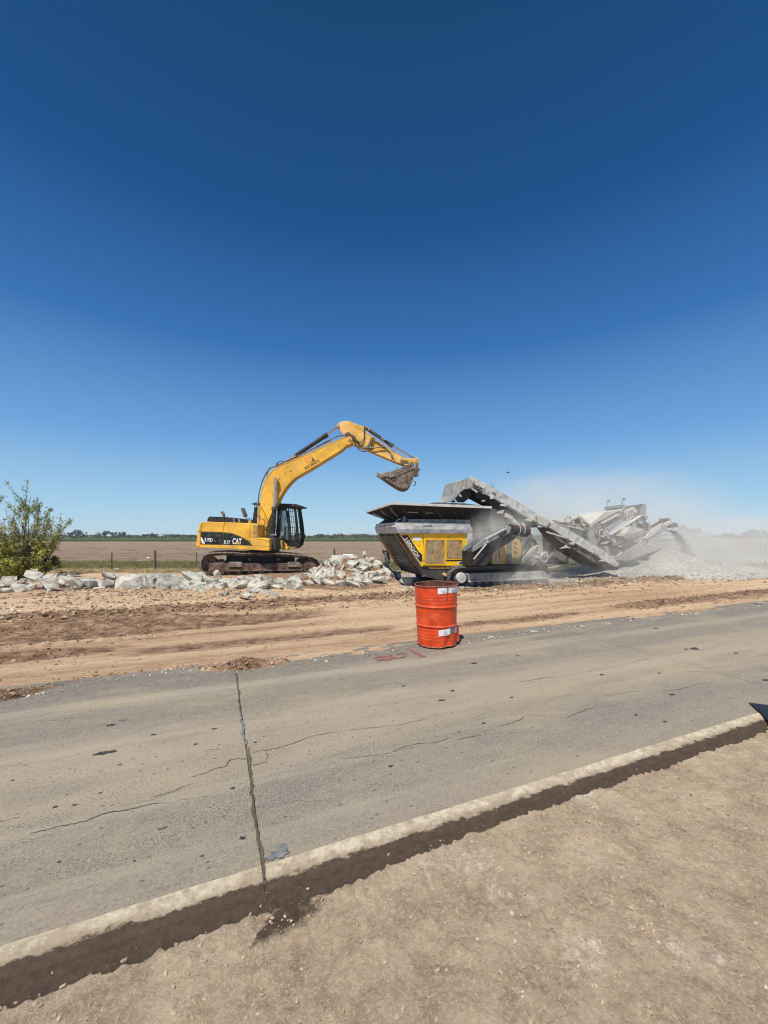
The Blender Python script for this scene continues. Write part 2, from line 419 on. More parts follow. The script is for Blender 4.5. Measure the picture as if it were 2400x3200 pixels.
WM = {}                                                # world matrix of every placed object
def place(name, me, parent=None, fr=None, bevel=0.0, kind=None, label=None):
    o = bpy.data.objects.new(name, me); COL.objects.link(o)
    w = fr.M if isinstance(fr, Frame) else (fr if fr is not None else (WM[parent] if parent else Matrix.Identity(4)))
    WM[o] = w
    if parent:
        o.parent = parent; o.matrix_local = WM[parent].inverted() @ w
    else: o.matrix_world = w
    if bevel:
        b = o.modifiers.new('edge', 'BEVEL'); b.width = bevel; b.segments = 2; b.limit_method = 'ANGLE'; b.angle_limit = R(40)
    if kind: o['kind'] = kind
    if label: o['label'] = label
    return o
def empty(name, fr, label, cat, group=None):
    o = place(name, None, None, fr)
    o.empty_display_size = 0.3
    return tag(o, label, cat, group)
def tag(o, label, cat, group=None):
    o['label'] = label; o['category'] = cat
    if group: o['group'] = group
    return o
def text(s, m, parent, fr, pos, width, height, rot=0.0, depth=0.004, name='lettering', shear=0.0, bold=0.0):
    cu = bpy.data.curves.new('txt', 'FONT'); cu.body = s; cu.extrude = 0.5; cu.resolution_u = 3; cu.offset = bold; cu.shear = shear
    ob = bpy.data.objects.new('txt', cu); COL.objects.link(ob)
    dg = bpy.context.evaluated_depsgraph_get()
    me = bpy.data.meshes.new_from_object(ob.evaluated_get(dg))
    bpy.data.objects.remove(ob); bpy.data.curves.remove(cu)
    co = np.empty(len(me.vertices) * 3); me.vertices.foreach_get('co', co); co = co.reshape(-1, 3)
    lo, hi = co.min(0), co.max(0)
    co = (co - lo) / np.maximum(hi - lo, 1e-6) * np.array([width, height, depth])
    me.vertices.foreach_set('co', co.ravel()); me.update()
    me.materials.clear(); me.materials.append(m)
    w = (fr.M if isinstance(fr, Frame) else fr) @ Matrix.Translation(pos) @ Matrix.Rotation(-rot, 4, 'Y') @ Matrix.Rotation(R(90), 4, 'X')
    return place(name, me, parent, w)
def smooth_path(pts, n):
    """Catmull-Rom through 2-D/3-D points"""
    P = [Vector(p) for p in pts]; out = []
    for i in range(len(P) - 1):
        a, b, c, d = P[max(i - 1, 0)], P[i], P[i + 1], P[min(i + 2, len(P) - 1)]
        for k in range(n):
            t = k / n
            out.append(0.5 * ((2 * b) + (c - a) * t + (2 * a - 5 * b + 4 * c - d) * t * t + (3 * b - a - 3 * c + d) * t ** 3))
    out.append(P[-1]); return out

# ================================================================== GROUND
def H(x, y):
    """height of the earth works, world metres"""
    x = np.asarray(x, float); y = np.asarray(y, float)
    r, n = rn(x, y)
    h = -0.035 + 0.0 * x
    h = h + 0.030 * (fbm(r * 0.5, n * 1.3, 3) - 0.5) * sstep(5.0, 5.6, n)
    h = h + 0.09 * (fbm(r * 1.1, n * 3.2, 5, 5) - 0.5) * sstep(6.5, 9, n)
    lm = 1 - sstep(-3.5, 0.3, r)
    rag = fbm(r * 2.0, n * 3, 9, 5)
    # bank of loose earth beside the slab, left
    h = h + (0.11 * (1 - sstep(-2.4, -1.4, r)) * gauss(n, 5.32 + 0.10 * (fbm(r * 0.8, 0 * r, 31) - 0.5), 0.17)) * (0.5 + rag)
    h = h + 0.10 * gauss(r, 0.30, 0.35) * gauss(n, 5.32, 0.13) * (0.5 + rag)
    # rut and ridges along the road
    h = h - 0.05 * gauss(n, 6.85, 0.14) * (1 - sstep(-2.6, -0.8, r)) + 0.05 * gauss(n, 7.1, 0.12) * (1 - sstep(-2.6, -0.8, r))
    h = h + (0.16 * gauss(n, 8.75, 0.22) * (1 - sstep(-2, 1.5, r))) - 0.06 * gauss(n, 8.1, 0.3) * (1 - sstep(-1, 2.5, r))
    h = h - 0.05 * gauss(n, 8.9, 0.12) * (1 - sstep(1, 3, r))
    h = h + 0.13 * gauss(n, 9.7, 0.28) * (0.35 + rag) * sstep(-5.5, -3, r)
    h = h + 0.08 * gauss(n, 6.3, 0.30) * sstep(8.2, 9.3, r) * (0.5 + rag)
    h = h + 0.03 * gauss(n, 6.15, 0.25) * sstep(3.2, 4, r) * (1 - sstep(6.5, 7.5, r)) * (0.5 + rag)
    # spoil bank, left back
    h = h + 0.10 * sstep(9.3, 11.0, n) * (1 - sstep(13.5, 16, n)) * lm * (0.75 + 0.5 * fbm(r, n, 12))
    # rubble heap cores
    h = h + 0.85 * np.exp(-(((x + 1.12) / 1.40) ** 2 + ((y - 14.0) / 1.0) ** 2) ** 1.2)
    h = h + 0.14 * gauss(n, 12.0 + 0.0 * r, 1.1) * (1 - sstep(1.5, 3.5, r))
    h = h + 0.16 * np.exp(-(((x + 5.0) / 3.6) ** 2 + ((y - 15.4) / 1.9) ** 2) ** 2)
    # crushed-material ground, right
    h = h + 0.05 * (fbm(r * 1.6, n * 2.0, 22, 5) - 0.45) * sstep(2, 4, r) * sstep(8.5, 10, n)
    # swale at the verge
    h = h - 0.14 * sstep(17.5, 20.5, y)
    return h

EDGE_R = [-20, -1.95, -1.15, -0.3, 0.0, 0.4, 0.9, 2.1, 4.4, 7.5, 12, 45]
EDGE_N = [5.02, 5.09, 5.44, 5.45, 5.30, 5.14, 5.22, 5.18, 5.26, 5.26, 5.22, 5.20]
def edge_n(r):
    r = np.asarray(r, float)
    return np.interp(r, EDGE_R, EDGE_N) + 0.10 * (fbm(r * 1.2, 0 * r, 61, 4) - 0.5) + 0.07 * (fbm(r * 7, 0 * r, 62, 3) - 0.5)

def grid_mesh(name, rs, ns, zf, m, attrs=None, frame=None, smooth=True):
    Rg, Ng = np.meshgrid(rs, ns)
    Z = zf(Rg, Ng)
    co = np.stack([Rg, Ng, Z], -1).reshape(-1, 3)
    nr, nn = len(rs), len(ns)
    idx = np.arange(nr * nn).reshape(nn, nr)
    q = np.stack([idx[:-1, :-1], idx[:-1, 1:], idx[1:, 1:], idx[1:, :-1]], -1).reshape(-1, 4)
    me = bpy.data.meshes.new(name)
    me.vertices.add(len(co)); me.vertices.foreach_set('co', co.ravel())
    me.loops.add(q.size); me.loops.foreach_set('vertex_index', q.ravel().astype(np.int32))
    me.polygons.add(len(q)); me.polygons.foreach_set('loop_start', np.arange(0, q.size, 4, dtype=np.int32))
    me.polygons.foreach_set('loop_total', np.full(len(q), 4, np.int32))
    me.update(calc_edges=True)
    for an, af in (attrs or {}).items():
        at = me.attributes.new(an, 'FLOAT', 'POINT')
        at.data.foreach_set('value', np.clip(af(Rg, Ng), 0, 1).ravel().astype(np.float32))
    if smooth: me.shade_smooth()
    me.materials.append(m)
    return place(name, me, None, frame, kind='structure')

ROADM = Matrix.Rotation(PHI, 4, 'Z')

# -- bare earth material (vertex masks: brown = damp dug soil plus shade painted into block gaps, grey = crusher dust)
k = NT('construction_soil', 0.95)
br, gr = k.attr('brown'), k.attr('grey')
big = k.noise(0.9, 7, 0.65, k.mp((0.16, 2.2, 1)))
fine = k.noise(14, 6, 0.7, k.mp((0.25, 1.4, 1)))
sand = k.ramp(k.math('ADD', k.math('MULTIPLY', big, 0.65), k.math('MULTIPLY', fine, 0.35)),
              [(0.40, (0.40, 0.248, 0.145)), (0.50, (0.60, 0.405, 0.250)), (0.60, (0.71, 0.52, 0.340))])
brn = k.ramp(k.noise(7, 7, 0.75, k.mp((0.6, 1.2, 1))), [(0.38, (0.105, 0.060, 0.035)), (0.50, (0.265, 0.160, 0.096)), (0.62, (0.46, 0.31, 0.20))])
gy = k.ramp(k.noise(9, 7, 0.75), [(0.38, (0.16, 0.145, 0.12)), (0.50, (0.38, 0.34, 0.28)), (0.62, (0.58, 0.525, 0.44))])
brj = k.math('ADD', br, k.math('MULTIPLY', k.math('SUBTRACT', k.noise(3.2, 7, 0.7, k.mp((0.16, 1.8, 1))), 0.5), 0.75))
col = k.mix(k.rng(brj, 0.30, 0.62), sand, brn)
grj = k.math('ADD', gr, k.math('MULTIPLY', k.math('SUBTRACT', k.noise(1.6, 6, 0.7), 0.5), 0.9))
col = k.mix(k.rng(grj, 0.32, 0.70), col, gy)
st = k.rng(k.voro(15), 0.06, 0.15, 0.7, 0.0)
st = k.math('MULTIPLY', st, k.rng(k.noise(2.3, 3), 0.46, 0.56))
col = k.mix(st, col, (0.62, 0.53, 0.42))
k.bump(k.math('ADD', k.noise(11, 8, 0.72, k.mp((0.6, 1.2, 1))), k.math('MULTIPLY', k.noise(55, 3), 0.35)), 1.0, 0.085)
M['soil'] = k.done(col)
def a_brown(r, n):
    x, y = xy(r, n)
    w = 0.35 * (fbm(r * 0.7, n * 0.7, 41) - 0.5)
    b = 0.95 * (1 - sstep(-1.9, -0.9, r)) * gauss(n, np.interp(r, EDGE_R, EDGE_N) + 0.12, 0.22)
    b = np.maximum(b, 0.9 * gauss(r, 0.35, 0.45) * gauss(n, 5.26, 0.15))
    b = np.maximum(b, 1.0 * gauss(n + w, 6.85, 0.26) * (1 - sstep(-2.2, -0.2, r)))
    b = np.maximum(b, 0.62 * gauss(n + w, 6.55, 0.38) * sstep(-2.2, -0.6, r) * (1 - sstep(2.6, 3.6, r)))
    b = np.maximum(b, 0.95 * sstep(7.75, 8.1, n + w) * (1 - sstep(8.9, 9.3, n + w)) * (1 - sstep(0.0, 3.2, r) * 0.75))
    b = np.maximum(b, 0.95 * gauss(n + w, 9.7, 0.40) * sstep(-6, -4, r))
    b = np.maximum(b, 0.26 * sstep(9.2, 10.2, n))
    b = np.maximum(b, 0.62 * sstep(12.0, 13.0, n) * sstep(-2, 2, r))
    b = np.maximum(b, 0.95 * gauss(n + w * 0.5, 6.3, 0.36) * sstep(7.8, 9.3, r))
    b = np.maximum(b, 0.65 * gauss(n + w * 0.5, 6.15, 0.28) * sstep(2.9, 3.7, r) * (1 - sstep(6.6, 7.4, r)))
    b = np.maximum(b, 0.42 * gauss(n + w, 7.4, 0.15))
    b = np.maximum(b, 1.3 * gauss(y - (12.6 + 0.10 * (x + 6)), 0, 1.0) * (1 - sstep(-0.5, 0.6, x)))  # dark soil here paints in the shade between the row's blocks
    b = np.maximum(b, 1.3 * np.exp(-(((x + 1.12) / 1.7) ** 2 + ((y - 13.9) / 1.4) ** 2) ** 2))  # heap gaps likewise darkened to paint in shade
    return b
def a_grey(r, n):
    x, y = xy(r, n)
    return np.maximum(np.maximum(0 * r, 0.95 * sstep(3.5, 7.5, r) * sstep(9.6, 10.8, n)), 0.35 * sstep(4, 8, r) * sstep(8.0, 9.5, n))
def zf_soil(r, n):
    x, y = xy(r, n)
    z = H(x, y) + 0.026 * (fbm(r * 7, n * 11, 51, 4) - 0.5) * (0.6 + 1.2 * a_brown(r, n))
    for (nc, w_, r0_, r1_, fr_, sl_) in ((7.55, 0.22, -8, 3, 34, 8), (8.55, 0.20, -8, 6, 30, -7), (9.15, 0.18, -6, 5, 30, 9), (6.9, 0.14, -9, -1.5, 36, 6), (5.95, 0.2, 6, 13, 30, 9), (7.9, 0.2, 2, 12, 32, 8), (8.9, .25, 5, 16, 28, -8)):
        z = z + 0.013 * np.sin(r * fr_ + n * sl_ + 2.5 * fbm(r * 1.5, n * 2, 88)) * gauss(n + 0.25 * (fbm(r * 0.4, 0 * r, int(nc * 10)) - 0.5), nc, w_) * sstep(r0_, r0_ + 2, r) * (1 - sstep(r1_ - 2, r1_, r)) * sstep(0.38, 0.55, fbm(r * 0.9, n * 0.5, 89))
    edge = edge_n(r)
    return np.where(n < edge, -0.075, z + 0.02 * sstep(0, 0.12, n - edge) + 0.012)
rs = np.concatenate([np.arange(-14, -7, 0.14), np.arange(-7, 9, 0.036), np.arange(9, 17, 0.07), np.arange(17, 40, 0.4)])
ns = np.concatenate([np.arange(4.90, 8, 0.030), np.arange(8, 13, 0.045), np.arange(13, 26, 0.16)])
soil = grid_mesh('construction_ground', rs, ns, zf_soil, M['soil'], {'brown': a_brown, 'grey': a_grey}, ROADM)

# -- road slab material
k = NT('worn_concrete_road', 0.82)
nn = k.sep(1)
wob = k.math('ADD', nn, k.math('MULTIPLY', k.math('SUBTRACT', k.noise(0.8, 4, 0.6, k.mp((0.30, 1.5, 1))), 0.5), 0.30))
base = k.ramp(k.rng(wob, 2.1, 5.3), [
    (0.0, (0.268, 0.225, 0.172)), (0.10, (0.236, 0.204, 0.162)), (0.20, (0.218, 0.194, 0.158)), (0.32, (0.335, 0.272, 0.192)),
    (0.52, (0.335, 0.274, 0.202)), (0.62, (0.190, 0.168, 0.138)), (0.74, (0.215, 0.188, 0.150)), (0.79, (0.320, 0.278, 0.218)), (0.85, (0.160, 0.144, 0.120)), (1.0, (0.128, 0.118, 0.102))])
base = k.mix(k.rng(k.noise(1.3, 7, 0.65, k.mp((0.5, 2.2, 1))), 0.46, 0.60, 0.0, 0.55), base, (0.190, 0.168, 0.135), 'MIX')
base = k.mix(k.rng(k.noise(0.9, 5, 0.6, k.mp((0.7, 1.6, 1))), 0.52, 0.64, 0.0, 0.5), base, (0.36, 0.29, 0.185), 'MIX')
base = k.mix(k.rng(k.noise(13, 6, 0.75), 0.42, 0.60, 0.0, 0.35), base, (0.34, 0.29, 0.225))
base = k.mix(k.rng(k.noise(48, 4, 0.8), 0.48, 0.60, 0.0, 0.45), base, (0.36, 0.31, 0.24))
base = k.mix(k.rng(k.noise(62, 3, 0.8), 0.38, 0.46, 0.55, 0.0), base, (0.13, 0.115, 0.09))
agm = k.math('MULTIPLY', k.rng(wob, 2.25, 2.45), k.rng(wob, 2.9, 3.25, 1.0, 0.25))
agg = k.math('MULTIPLY', k.rng(k.voro(60), 0.24, 0.32, 1.0, 0.0), k.rng(k.noise(2.1, 5, 0.7, k.mp((0.5, 1.4, 1))), 0.46, 0.54))
base = k.mix(k.math('MULTIPLY', agg, k.math('MULTIPLY', agm, 0.85)), base, (0.118, 0.125, 0.120))
agg2 = k.math('MULTIPLY', k.rng(k.voro(30), 0.13, 0.19, 1.0, 0.0), k.rng(k.noise(3.3, 3), 0.50, 0.56))
base = k.mix(k.math('MULTIPLY', agg2, 0.40), base, (0.10, 0.092, 0.078))
sp = k.math('MULTIPLY', k.rng(k.voro(4.6, k.mp((1, 1.7, 1))), 0.035, 0.065, 1.0, 0.0), k.rng(k.noise(2.9, 2), 0.45, 0.52))
base = k.mix(k.math('MULTIPLY', sp, 0.75), base, (0.06, 0.056, 0.048))
lt = k.math('MULTIPLY', k.rng(k.noise(0.55, 6, 0.7, k.mp((0.22, 3.0, 1))), 0.53, 0.62), 0.45)
base = k.mix(lt, base, (0.37, 0.315, 0.24))
k.bump(k.math('ADD', k.noise(60, 6, 0.75), k.math('MULTIPLY', k.noise(6, 4), 0.6)), 0.55, 0.014)
M['road'] = k.done(base)

# -- slab edge (worn pale arris, damp soil creeping over its foot)
k = NT('worn_pale_slab_edge', 0.9)
e1 = k.ramp(k.noise(16, 7, 0.72), [(0.36, (0.33, 0.27, 0.19)), (0.48, (0.48, 0.405, 0.295)), (0.62, (0.60, 0.52, 0.395))])
e1 = k.mix(k.rng(k.noise(5.5, 6, 0.7), 0.47, 0.60, 0.0, 0.65), e1, (0.34, 0.27, 0.19))
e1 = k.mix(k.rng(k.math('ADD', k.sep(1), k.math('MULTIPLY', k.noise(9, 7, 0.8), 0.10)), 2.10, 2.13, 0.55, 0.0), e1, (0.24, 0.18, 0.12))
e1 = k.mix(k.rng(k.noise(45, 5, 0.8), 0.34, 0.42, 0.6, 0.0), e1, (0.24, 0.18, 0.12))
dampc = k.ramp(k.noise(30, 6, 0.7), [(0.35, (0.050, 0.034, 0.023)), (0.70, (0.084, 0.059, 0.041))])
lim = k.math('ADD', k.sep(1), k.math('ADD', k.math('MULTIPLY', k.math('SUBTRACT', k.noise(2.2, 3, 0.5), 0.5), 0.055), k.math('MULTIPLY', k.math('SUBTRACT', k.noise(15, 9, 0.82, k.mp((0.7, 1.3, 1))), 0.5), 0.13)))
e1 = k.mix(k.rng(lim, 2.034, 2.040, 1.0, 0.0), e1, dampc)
k.bump(k.math('MULTIPLY', k.noise(40, 7, 0.75), k.rng(lim, 2.034, 2.044, 0.15, 1.0)), 0.8, 0.016)
M['slab_edge'] = k.done(e1)

def slab(name, r0, r1):
    """one concrete road slab, with its worn near edge"""
    rs_ = np.linspace(r0, r1, 2 + max(8, int((r1 - r0) / 0.10))) if True else np.arange(r0, r1 + 1e-6, (r1 - r0) / max(8, int((r1 - r0) / 0.10)))
    b = MB(); N0 = 2.120
    far = 5.60 + 0.0 * rs_
    for i, rr in enumerate(rs_):
        near = N0 + 0.012 * (vnoise(rr * 3, 0.5, 71) - 0.5)
        b.v += [(rr, near, 0.0), (rr, far[i], 0.0), (rr, far[i], -0.16), (rr, near, -0.16)]
    for i in range(len(rs_) - 1):
        o = 4 * i
        for a in range(4): b.f.append((o + a, o + 4 + a, o + 4 + (a + 1) % 4, o + (a + 1) % 4))
    b.f.append((0, 1, 2, 3)); L = 4 * (len(rs_) - 1); b.f.append((L + 3, L + 2, L + 1, L))
    o = b.build(name, M['road'], None, ROADM); o['kind'] = 'structure'
    # ragged pale arris
    rr = np.arange(r0, r1 + 1e-6, 0.02); rr[-1] = r1; J = 9
    vs = []; fs = []
    low = 1.985 + 0.0 * rr
    for i, q in enumerate(rr):
        for j in range(J):
            t = j / (J - 1)
            n_ = (2.124 + 0.006 * (vnoise(q * 9, 0.3, 79) - 0.5)) * (1 - t) + low[i] * t
            z_ = 0.004 - 0.026 * t ** 1.3 + 0.0025 * (float(fbm(q * 22, t * 5, 80, 3)) - 0.5)
            if j == J - 1: z_ = -0.050
            vs.append((q, n_, z_))
    for i in range(len(rr) - 1):
        for j in range(J - 1):
            a = i * J + j; fs.append((a, a + J, a + J + 1, a + 1))
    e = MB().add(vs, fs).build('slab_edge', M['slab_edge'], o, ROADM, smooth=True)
    return o
J1, J2 = 0.245, 5.52
slabs = [slab('road_slab', -5.2, J1 - 0.006), slab('road_slab', J1 + 0.006, J2 - 0.004), slab('road_slab', J2 + 0.004, 12.0), slab('road_slab', 12.008, 30.0)]
slab('road_slab', -14, -5.21)
MB().box(-14, 30, 2.14, 5.5, -0.21, -0.165).build('road_base', M['soil'], None, ROADM, kind='structure')
# dirt in the joint, slightly below the surface
jm = MB(); jm.box(J1 - 0.0055, J1 + 0.0055, 2.03, 5.5, -0.1, -0.012)
jm.build('joint_filler', M['crackm'], None, ROADM, kind='structure')

def ribbon(pts, w, m, name, parent, z=0.004, jag=0.5, seed=0, th=0.0008):
    """thin irregular mark lying on the slab; pts in road coordinates"""
    P = smooth_path([(p[0], p[1], 0) for p in pts], 6)
    rr = random.Random(seed); vs = []; fs = []
    Q = []
    for i in range(len(P) - 1):
        L = (P[i + 1] - P[i]).length; k_ = max(1, int(L / 0.018))
        for j in range(k_): Q.append(P[i].lerp(P[i + 1], j / k_))
    Q.append(P[-1]); m_ = len(Q)
    dx = dy = 0
    for i, p in enumerate(Q):
        t = (Q[min(i + 1, m_ - 1)] - Q[max(i - 1, 0)]).normalized(); nn_ = Vector((-t.y, t.x, 0))
        dx = dx * 0.86 + rr.uniform(-1, 1) * 0.0075 * jag
        ww = w * (0.35 + 0.65 * math.sin(math.pi * (i + 0.5) / m_) ** 0.4) * rr.uniform(0.55, 1.25) / 2
        c = p + nn_ * dx
        vs += [(c + nn_ * ww)[:2] + (z,), (c - nn_ * ww)[:2] + (z,)]
    for i in range(m_ - 1): fs.append((2 * i, 2 * i + 1, 2 * i + 3, 2 * i + 2))
    return MB().add(vs, fs).build(name, m, parent, ROADM)
def g(u, v):
    p = on_ground(u, v); return rn(p.x, p.y)
def slab_for(r): return slabs[0] if r < J1 else slabs[1] if r < J2 else slabs[2] if r < 12 else slabs[3]
A8 = crop(0, 2200, 0.78360); A7 = crop(1200, 1750, 0.72333)
cr = 0
for f, pts, w in [
    (A8, [(120, 518), (230, 492), (330, 470), (410, 437), (530, 422), (600, 402), (640, 396)], 0.010),
    (A8, [(610, 372), (700, 348), (760, 320)], 0.006), (A8, [(765, 292), (850, 262), (905, 250), (922, 226), (975, 223), (988, 222)], 0.009),
    (A8, [(1003, 192), (1055, 186), (1130, 172), (1200, 150), (1270, 125), (1345, 112)], 0.008),
    (A8, [(1055, 186), (1062, 212), (1058, 232), (1003, 246)], 0.007), (A8, [(1400, 104), (1450, 98), (1560, 90)], 0.004),
    (A8, [(130, 70), (250, 60), (400, 44), (470, 28)], 0.006), (A8, [(0, 466), (80, 452)], 0.005), (A8, [(1350, 216), (1470, 208), (1590, 184), (1655, 168)], 0.005),
    (A8, [(815, 186), (880, 182)], 0.004),
    (A7, [(40, 828), (110, 800), (200, 790), (290, 770)], 0.007), (A7, [(310, 778), (360, 765), (410, 750)], 0.006), (A7, [(500, 718), (560, 700), (605, 680)], 0.008),
    (A7, [(785, 684), (840, 658), (905, 640)], 0.008), (A7, [(580, 532), (650, 520), (740, 502)], 0.007), (A7, [(1060, 446), (1110, 432), (1165, 422)], 0.007),
    (A7, [(1200, 568), (1290, 558), (1340, 540)], 0.006), (A7, [(1278, 430), (1350, 452), (1420, 472)], 0.008), (A7, [(1310, 484), (1385, 478)], 0.007),
    (A7, [(1630, 418), (1659, 408)], 0.007), (A7, [(55, 720), (110, 702), (190, 690)], 0.005), (A7, [(1000, 366), (1130, 392)], 0.006),
    (A8, [(345, 470), (420, 436), (520, 425)], 0.003), (A8, [(640, 396), (700, 388), (760, 378), (860, 365)], 0.0025), (A8, [(705, 345), (640, 372), (560, 392), (480, 410)], 0.003), (A8, [(1345, 112), (1430, 100), (1600, 84)], 0.0025),
    (A7, [(605, 680), (660, 672), (785, 684)], 0.0025), (A7, [(905, 640), (1000, 622), (1050, 596)], 0.0025), (A7, [(410, 750), (500, 718)], 0.0025), (A7, [(740, 502), (820, 492), (930, 470), (1060, 446)], 0.0025), (A7, [(1340, 540), (1440, 520)], 0.0025),
    (A7, [(0, 640), (120, 622), (260, 600)], 0.0025), (A7, [(1420, 472), (1500, 500)], 0.004), (A7, [(1165, 422), (1300, 398)], 0.0025), (A8, [(0, 95), (70, 80), (130, 70)], 0.004), (A8, [(0, 250), (160, 235), (300, 205)], 0.002), (A8, [(1010, 420), (1160, 395), (1350, 380)], 0.002),
    (A7, [(1050, 575), (1110, 566)], 0.005), (A7, [(930, 590), (1060, 570)], 0.004)]:
    pr = [g(*f(*p)) for p in pts]; cr += 1
    mid = sum(p[0] for p in pr) / len(pr)
    ribbon(pr, w * 0.8, M['crackm'], 'crack', slab_for(mid), 0.003 + 0.0002 * (cr % 5), 1.0, cr)
def blot(pt, rx, ry, m, name, parent, seed=0, z=0.0035, n=18, ang=0.0, amp=0.45):
    rr = random.Random(seed); vs = [(pt[0], pt[1], z)]
    for i in range(n):
        a = 2 * math.pi * i / n; q = 1 + amp * rr.uniform(-1, 1)
        x_, y_ = rx * math.cos(a) * q, ry * math.sin(a) * q
        vs.append((pt[0] + x_ * math.cos(ang) - y_ * math.sin(ang), pt[1] + x_ * math.sin(ang) + y_ * math.cos(ang), z))
    return MB().add(vs, [(0, i + 1, (i + 1) % n + 1) for i in range(n)]).build(name, m, parent, ROADM)
for i, (f, x_, y_, a, b_) in enumerate([(A8, 415, 196, 0.060, 0.022), (A8, 440, 86, 0.034, 0.016), (A8, 965, 537, 0.013, 0.010), (A8, 928, 337, 0.014, 0.010), (A8, 612, 124, 0.02, 0.01),
        (A8, 780, 162, 0.011, 0.009), (A8, 1558, 249, 0.016, 0.011), (A8, 1017, 154, 0.015, 0.010), (A8, 235, 632, 0.008, 0.006), (A8, 535, 628, 0.007, 0.005),
        (A8, 220, 412, 0.013, 0.008), (A8, 295, 405, 0.010, 0.007), (A8, 855, 100, 0.02, 0.01), (A7, 1340, 384, 0.085, 0.045), (A7, 1305, 386, 0.03, 0.02), (A7, 250, 607, 0.03, 0.016),
        (A7, 295, 566, 0.025, 0.018), (A7, 430, 707, 0.016, 0.011), (A7, 940, 496, 0.03, 0.018), (A7, 1088, 671, 0.022, 0.012), (A7, 1245, 583, 0.03, 0.015), (A7, 1215, 700, 0.02, 0.012),
        (A7, 1173, 296, 0.05, 0.02), (A7, 575, 415, 0.03, 0.015), (A7, 1520, 403, 0.03, 0.018), (A7, 388, 447, 0.045, 0.02), (A7, 85, 545, 0.02, 0.012), (A7, 550, 595, 0.02, 0.011),
        (A7, 325, 745, 0.011, 0.008), (A7, 1190, 490, 0.02, 0.013), (A8, 400, 356, 0.01, 0.006), (A8, 50, 306, 0.011, 0.008), (A8, 478, 243, 0.012, 0.006), (A7, 1650, 520, 0.04, 0.02)]):
    p = g(*f(x_, y_)); blot(p, a, b_, M['stain'], 'tar_spot', slab_for(p[0]), i, 0.005)
p = g(*A8(1110, 600)); blot(p, 0.055, 0.030, M['patch'], 'mortar_patch', slabs[1], 3, 0.0055, 22, 0.2, 0.5)
p = g(*A8(1128, 583)); blot(p, 0.022, 0.030, M['patch'], 'mortar_patch', slabs[1], 5, 0.0060, 16, 0.2, 0.5)
p = g(*A8(645, 497)); blot(p, 0.022, 0.010, M['patch'], 'mortar_patch', slabs[0], 6, 0.0055)
p = g(*A8(490, 66)); blot(p, 0.035, 0.012, M['patch'], 'mortar_patch', slabs[0], 8, 0.0055)
p = g(*A8(805, 607)); blot(p, 0.012, 0.006, M['patch'], 'mortar_patch', slabs[0], 9, 0.0055)
# widened dirty joint mouth and ragged edge chips
ribbon([(J1, 2.04), (J1 + 0.003, 2.4), (J1 - 0.002, 2.8), (J1, 3.3)], 0.019, M['crackm'], 'joint_crumble', slabs[0], 0.0066, 1.0, 50)
ribbon([(J1 - .004, 3.35), (J1, 3.6), (J1, 3.95)], 0.022, M['patch'], 'joint_mortar', slabs[0], 0.0070, 1.0, 51)
ribbon([(J1, 3.95), (J1, 4.4), (J1, 5.3)], 0.010, M['crackm'], 'joint_crumble', slabs[0], 0.0072, 1.0, 52)
# red spray marks beside the drum
RP = crop(1100, 1980, 0.18083)
for i, (pts, w) in enumerate([([(980, 245), (1075, 325)], 0.035), ([(1085, 330), (1160, 370), (1250, 410)], 0.045), ([(410, 425), (440, 455), (500, 462), (540, 440), (500, 412), (430, 412)], 0.035),
        ([(540, 405), (590, 455), (650, 440), (660, 400), (600, 395), (560, 415)], 0.035), ([(665, 375), (700, 400), (730, 425), (670, 440)], 0.03),
        ([(770, 365), (850, 348), (915, 360), (910, 395), (860, 415), (740, 428)], 0.025)]):
    ribbon([g(*RP(*q)) for q in pts], w * 1.7, M['redpaint'], 'red_spray_mark', slabs[1], 0.0050 + 0.0003 * i, 0.25, 80 + i)

# -- near gravel shoulder
k = NT('sandy_shoulder_gravel', 0.95)
dm = k.attr('damp')
ba = k.ramp(k.noise(4, 8, 0.78), [(0.38, (0.268, 0.196, 0.130)), (0.50, (0.365, 0.277, 0.188)), (0.62, (0.455, 0.357, 0.250))])
ba = k.mix(k.rng(k.noise(60, 4, 0.8), 0.50, 0.60, 0.0, 0.6), ba, (0.50, 0.405, 0.30))
ba = k.mix(k.rng(k.noise(50, 4, 0.8), 0.36, 0.44, 0.45, 0.0), ba, (0.17, 0.122, 0.082))
ba = k.mix(k.rng(k.voro(45), 0.06, 0.13, 0.45, 0.0), ba, (0.54, 0.45, 0.345))
wh = k.math('MULTIPLY', k.rng(k.noise(2.6, 5, 0.65), 0.57, 0.65), k.rng(k.noise(42, 5, 0.8), 0.46, 0.60))
ba = k.mix(k.math('MULTIPLY', wh, 0.65), ba, (0.70, 0.64, 0.54))
dj = k.math('ADD', dm, k.math('MULTIPLY', k.math('SUBTRACT', k.noise(26, 6, 0.7), 0.5), 0.55))
dampc = k.ramp(k.noise(30, 6, 0.7), [(0.35, (0.050, 0.034, 0.023)), (0.70, (0.084, 0.059, 0.041))])
ba = k.mix(k.rng(dj, 0.38, 0.58), ba, dampc)
bs = k.math('MULTIPLY', k.math('SUBTRACT', 1.0, k.math('MULTIPLY', dm, 0.7)), 1.0)
k.bump(k.math('MULTIPLY', k.math('ADD', k.noise(38, 7, 0.75), k.math('MULTIPLY', k.noise(95, 5, 0.8), 0.6)), bs), 0.85, 0.016)
M['shoulder'] = k.done(ba)
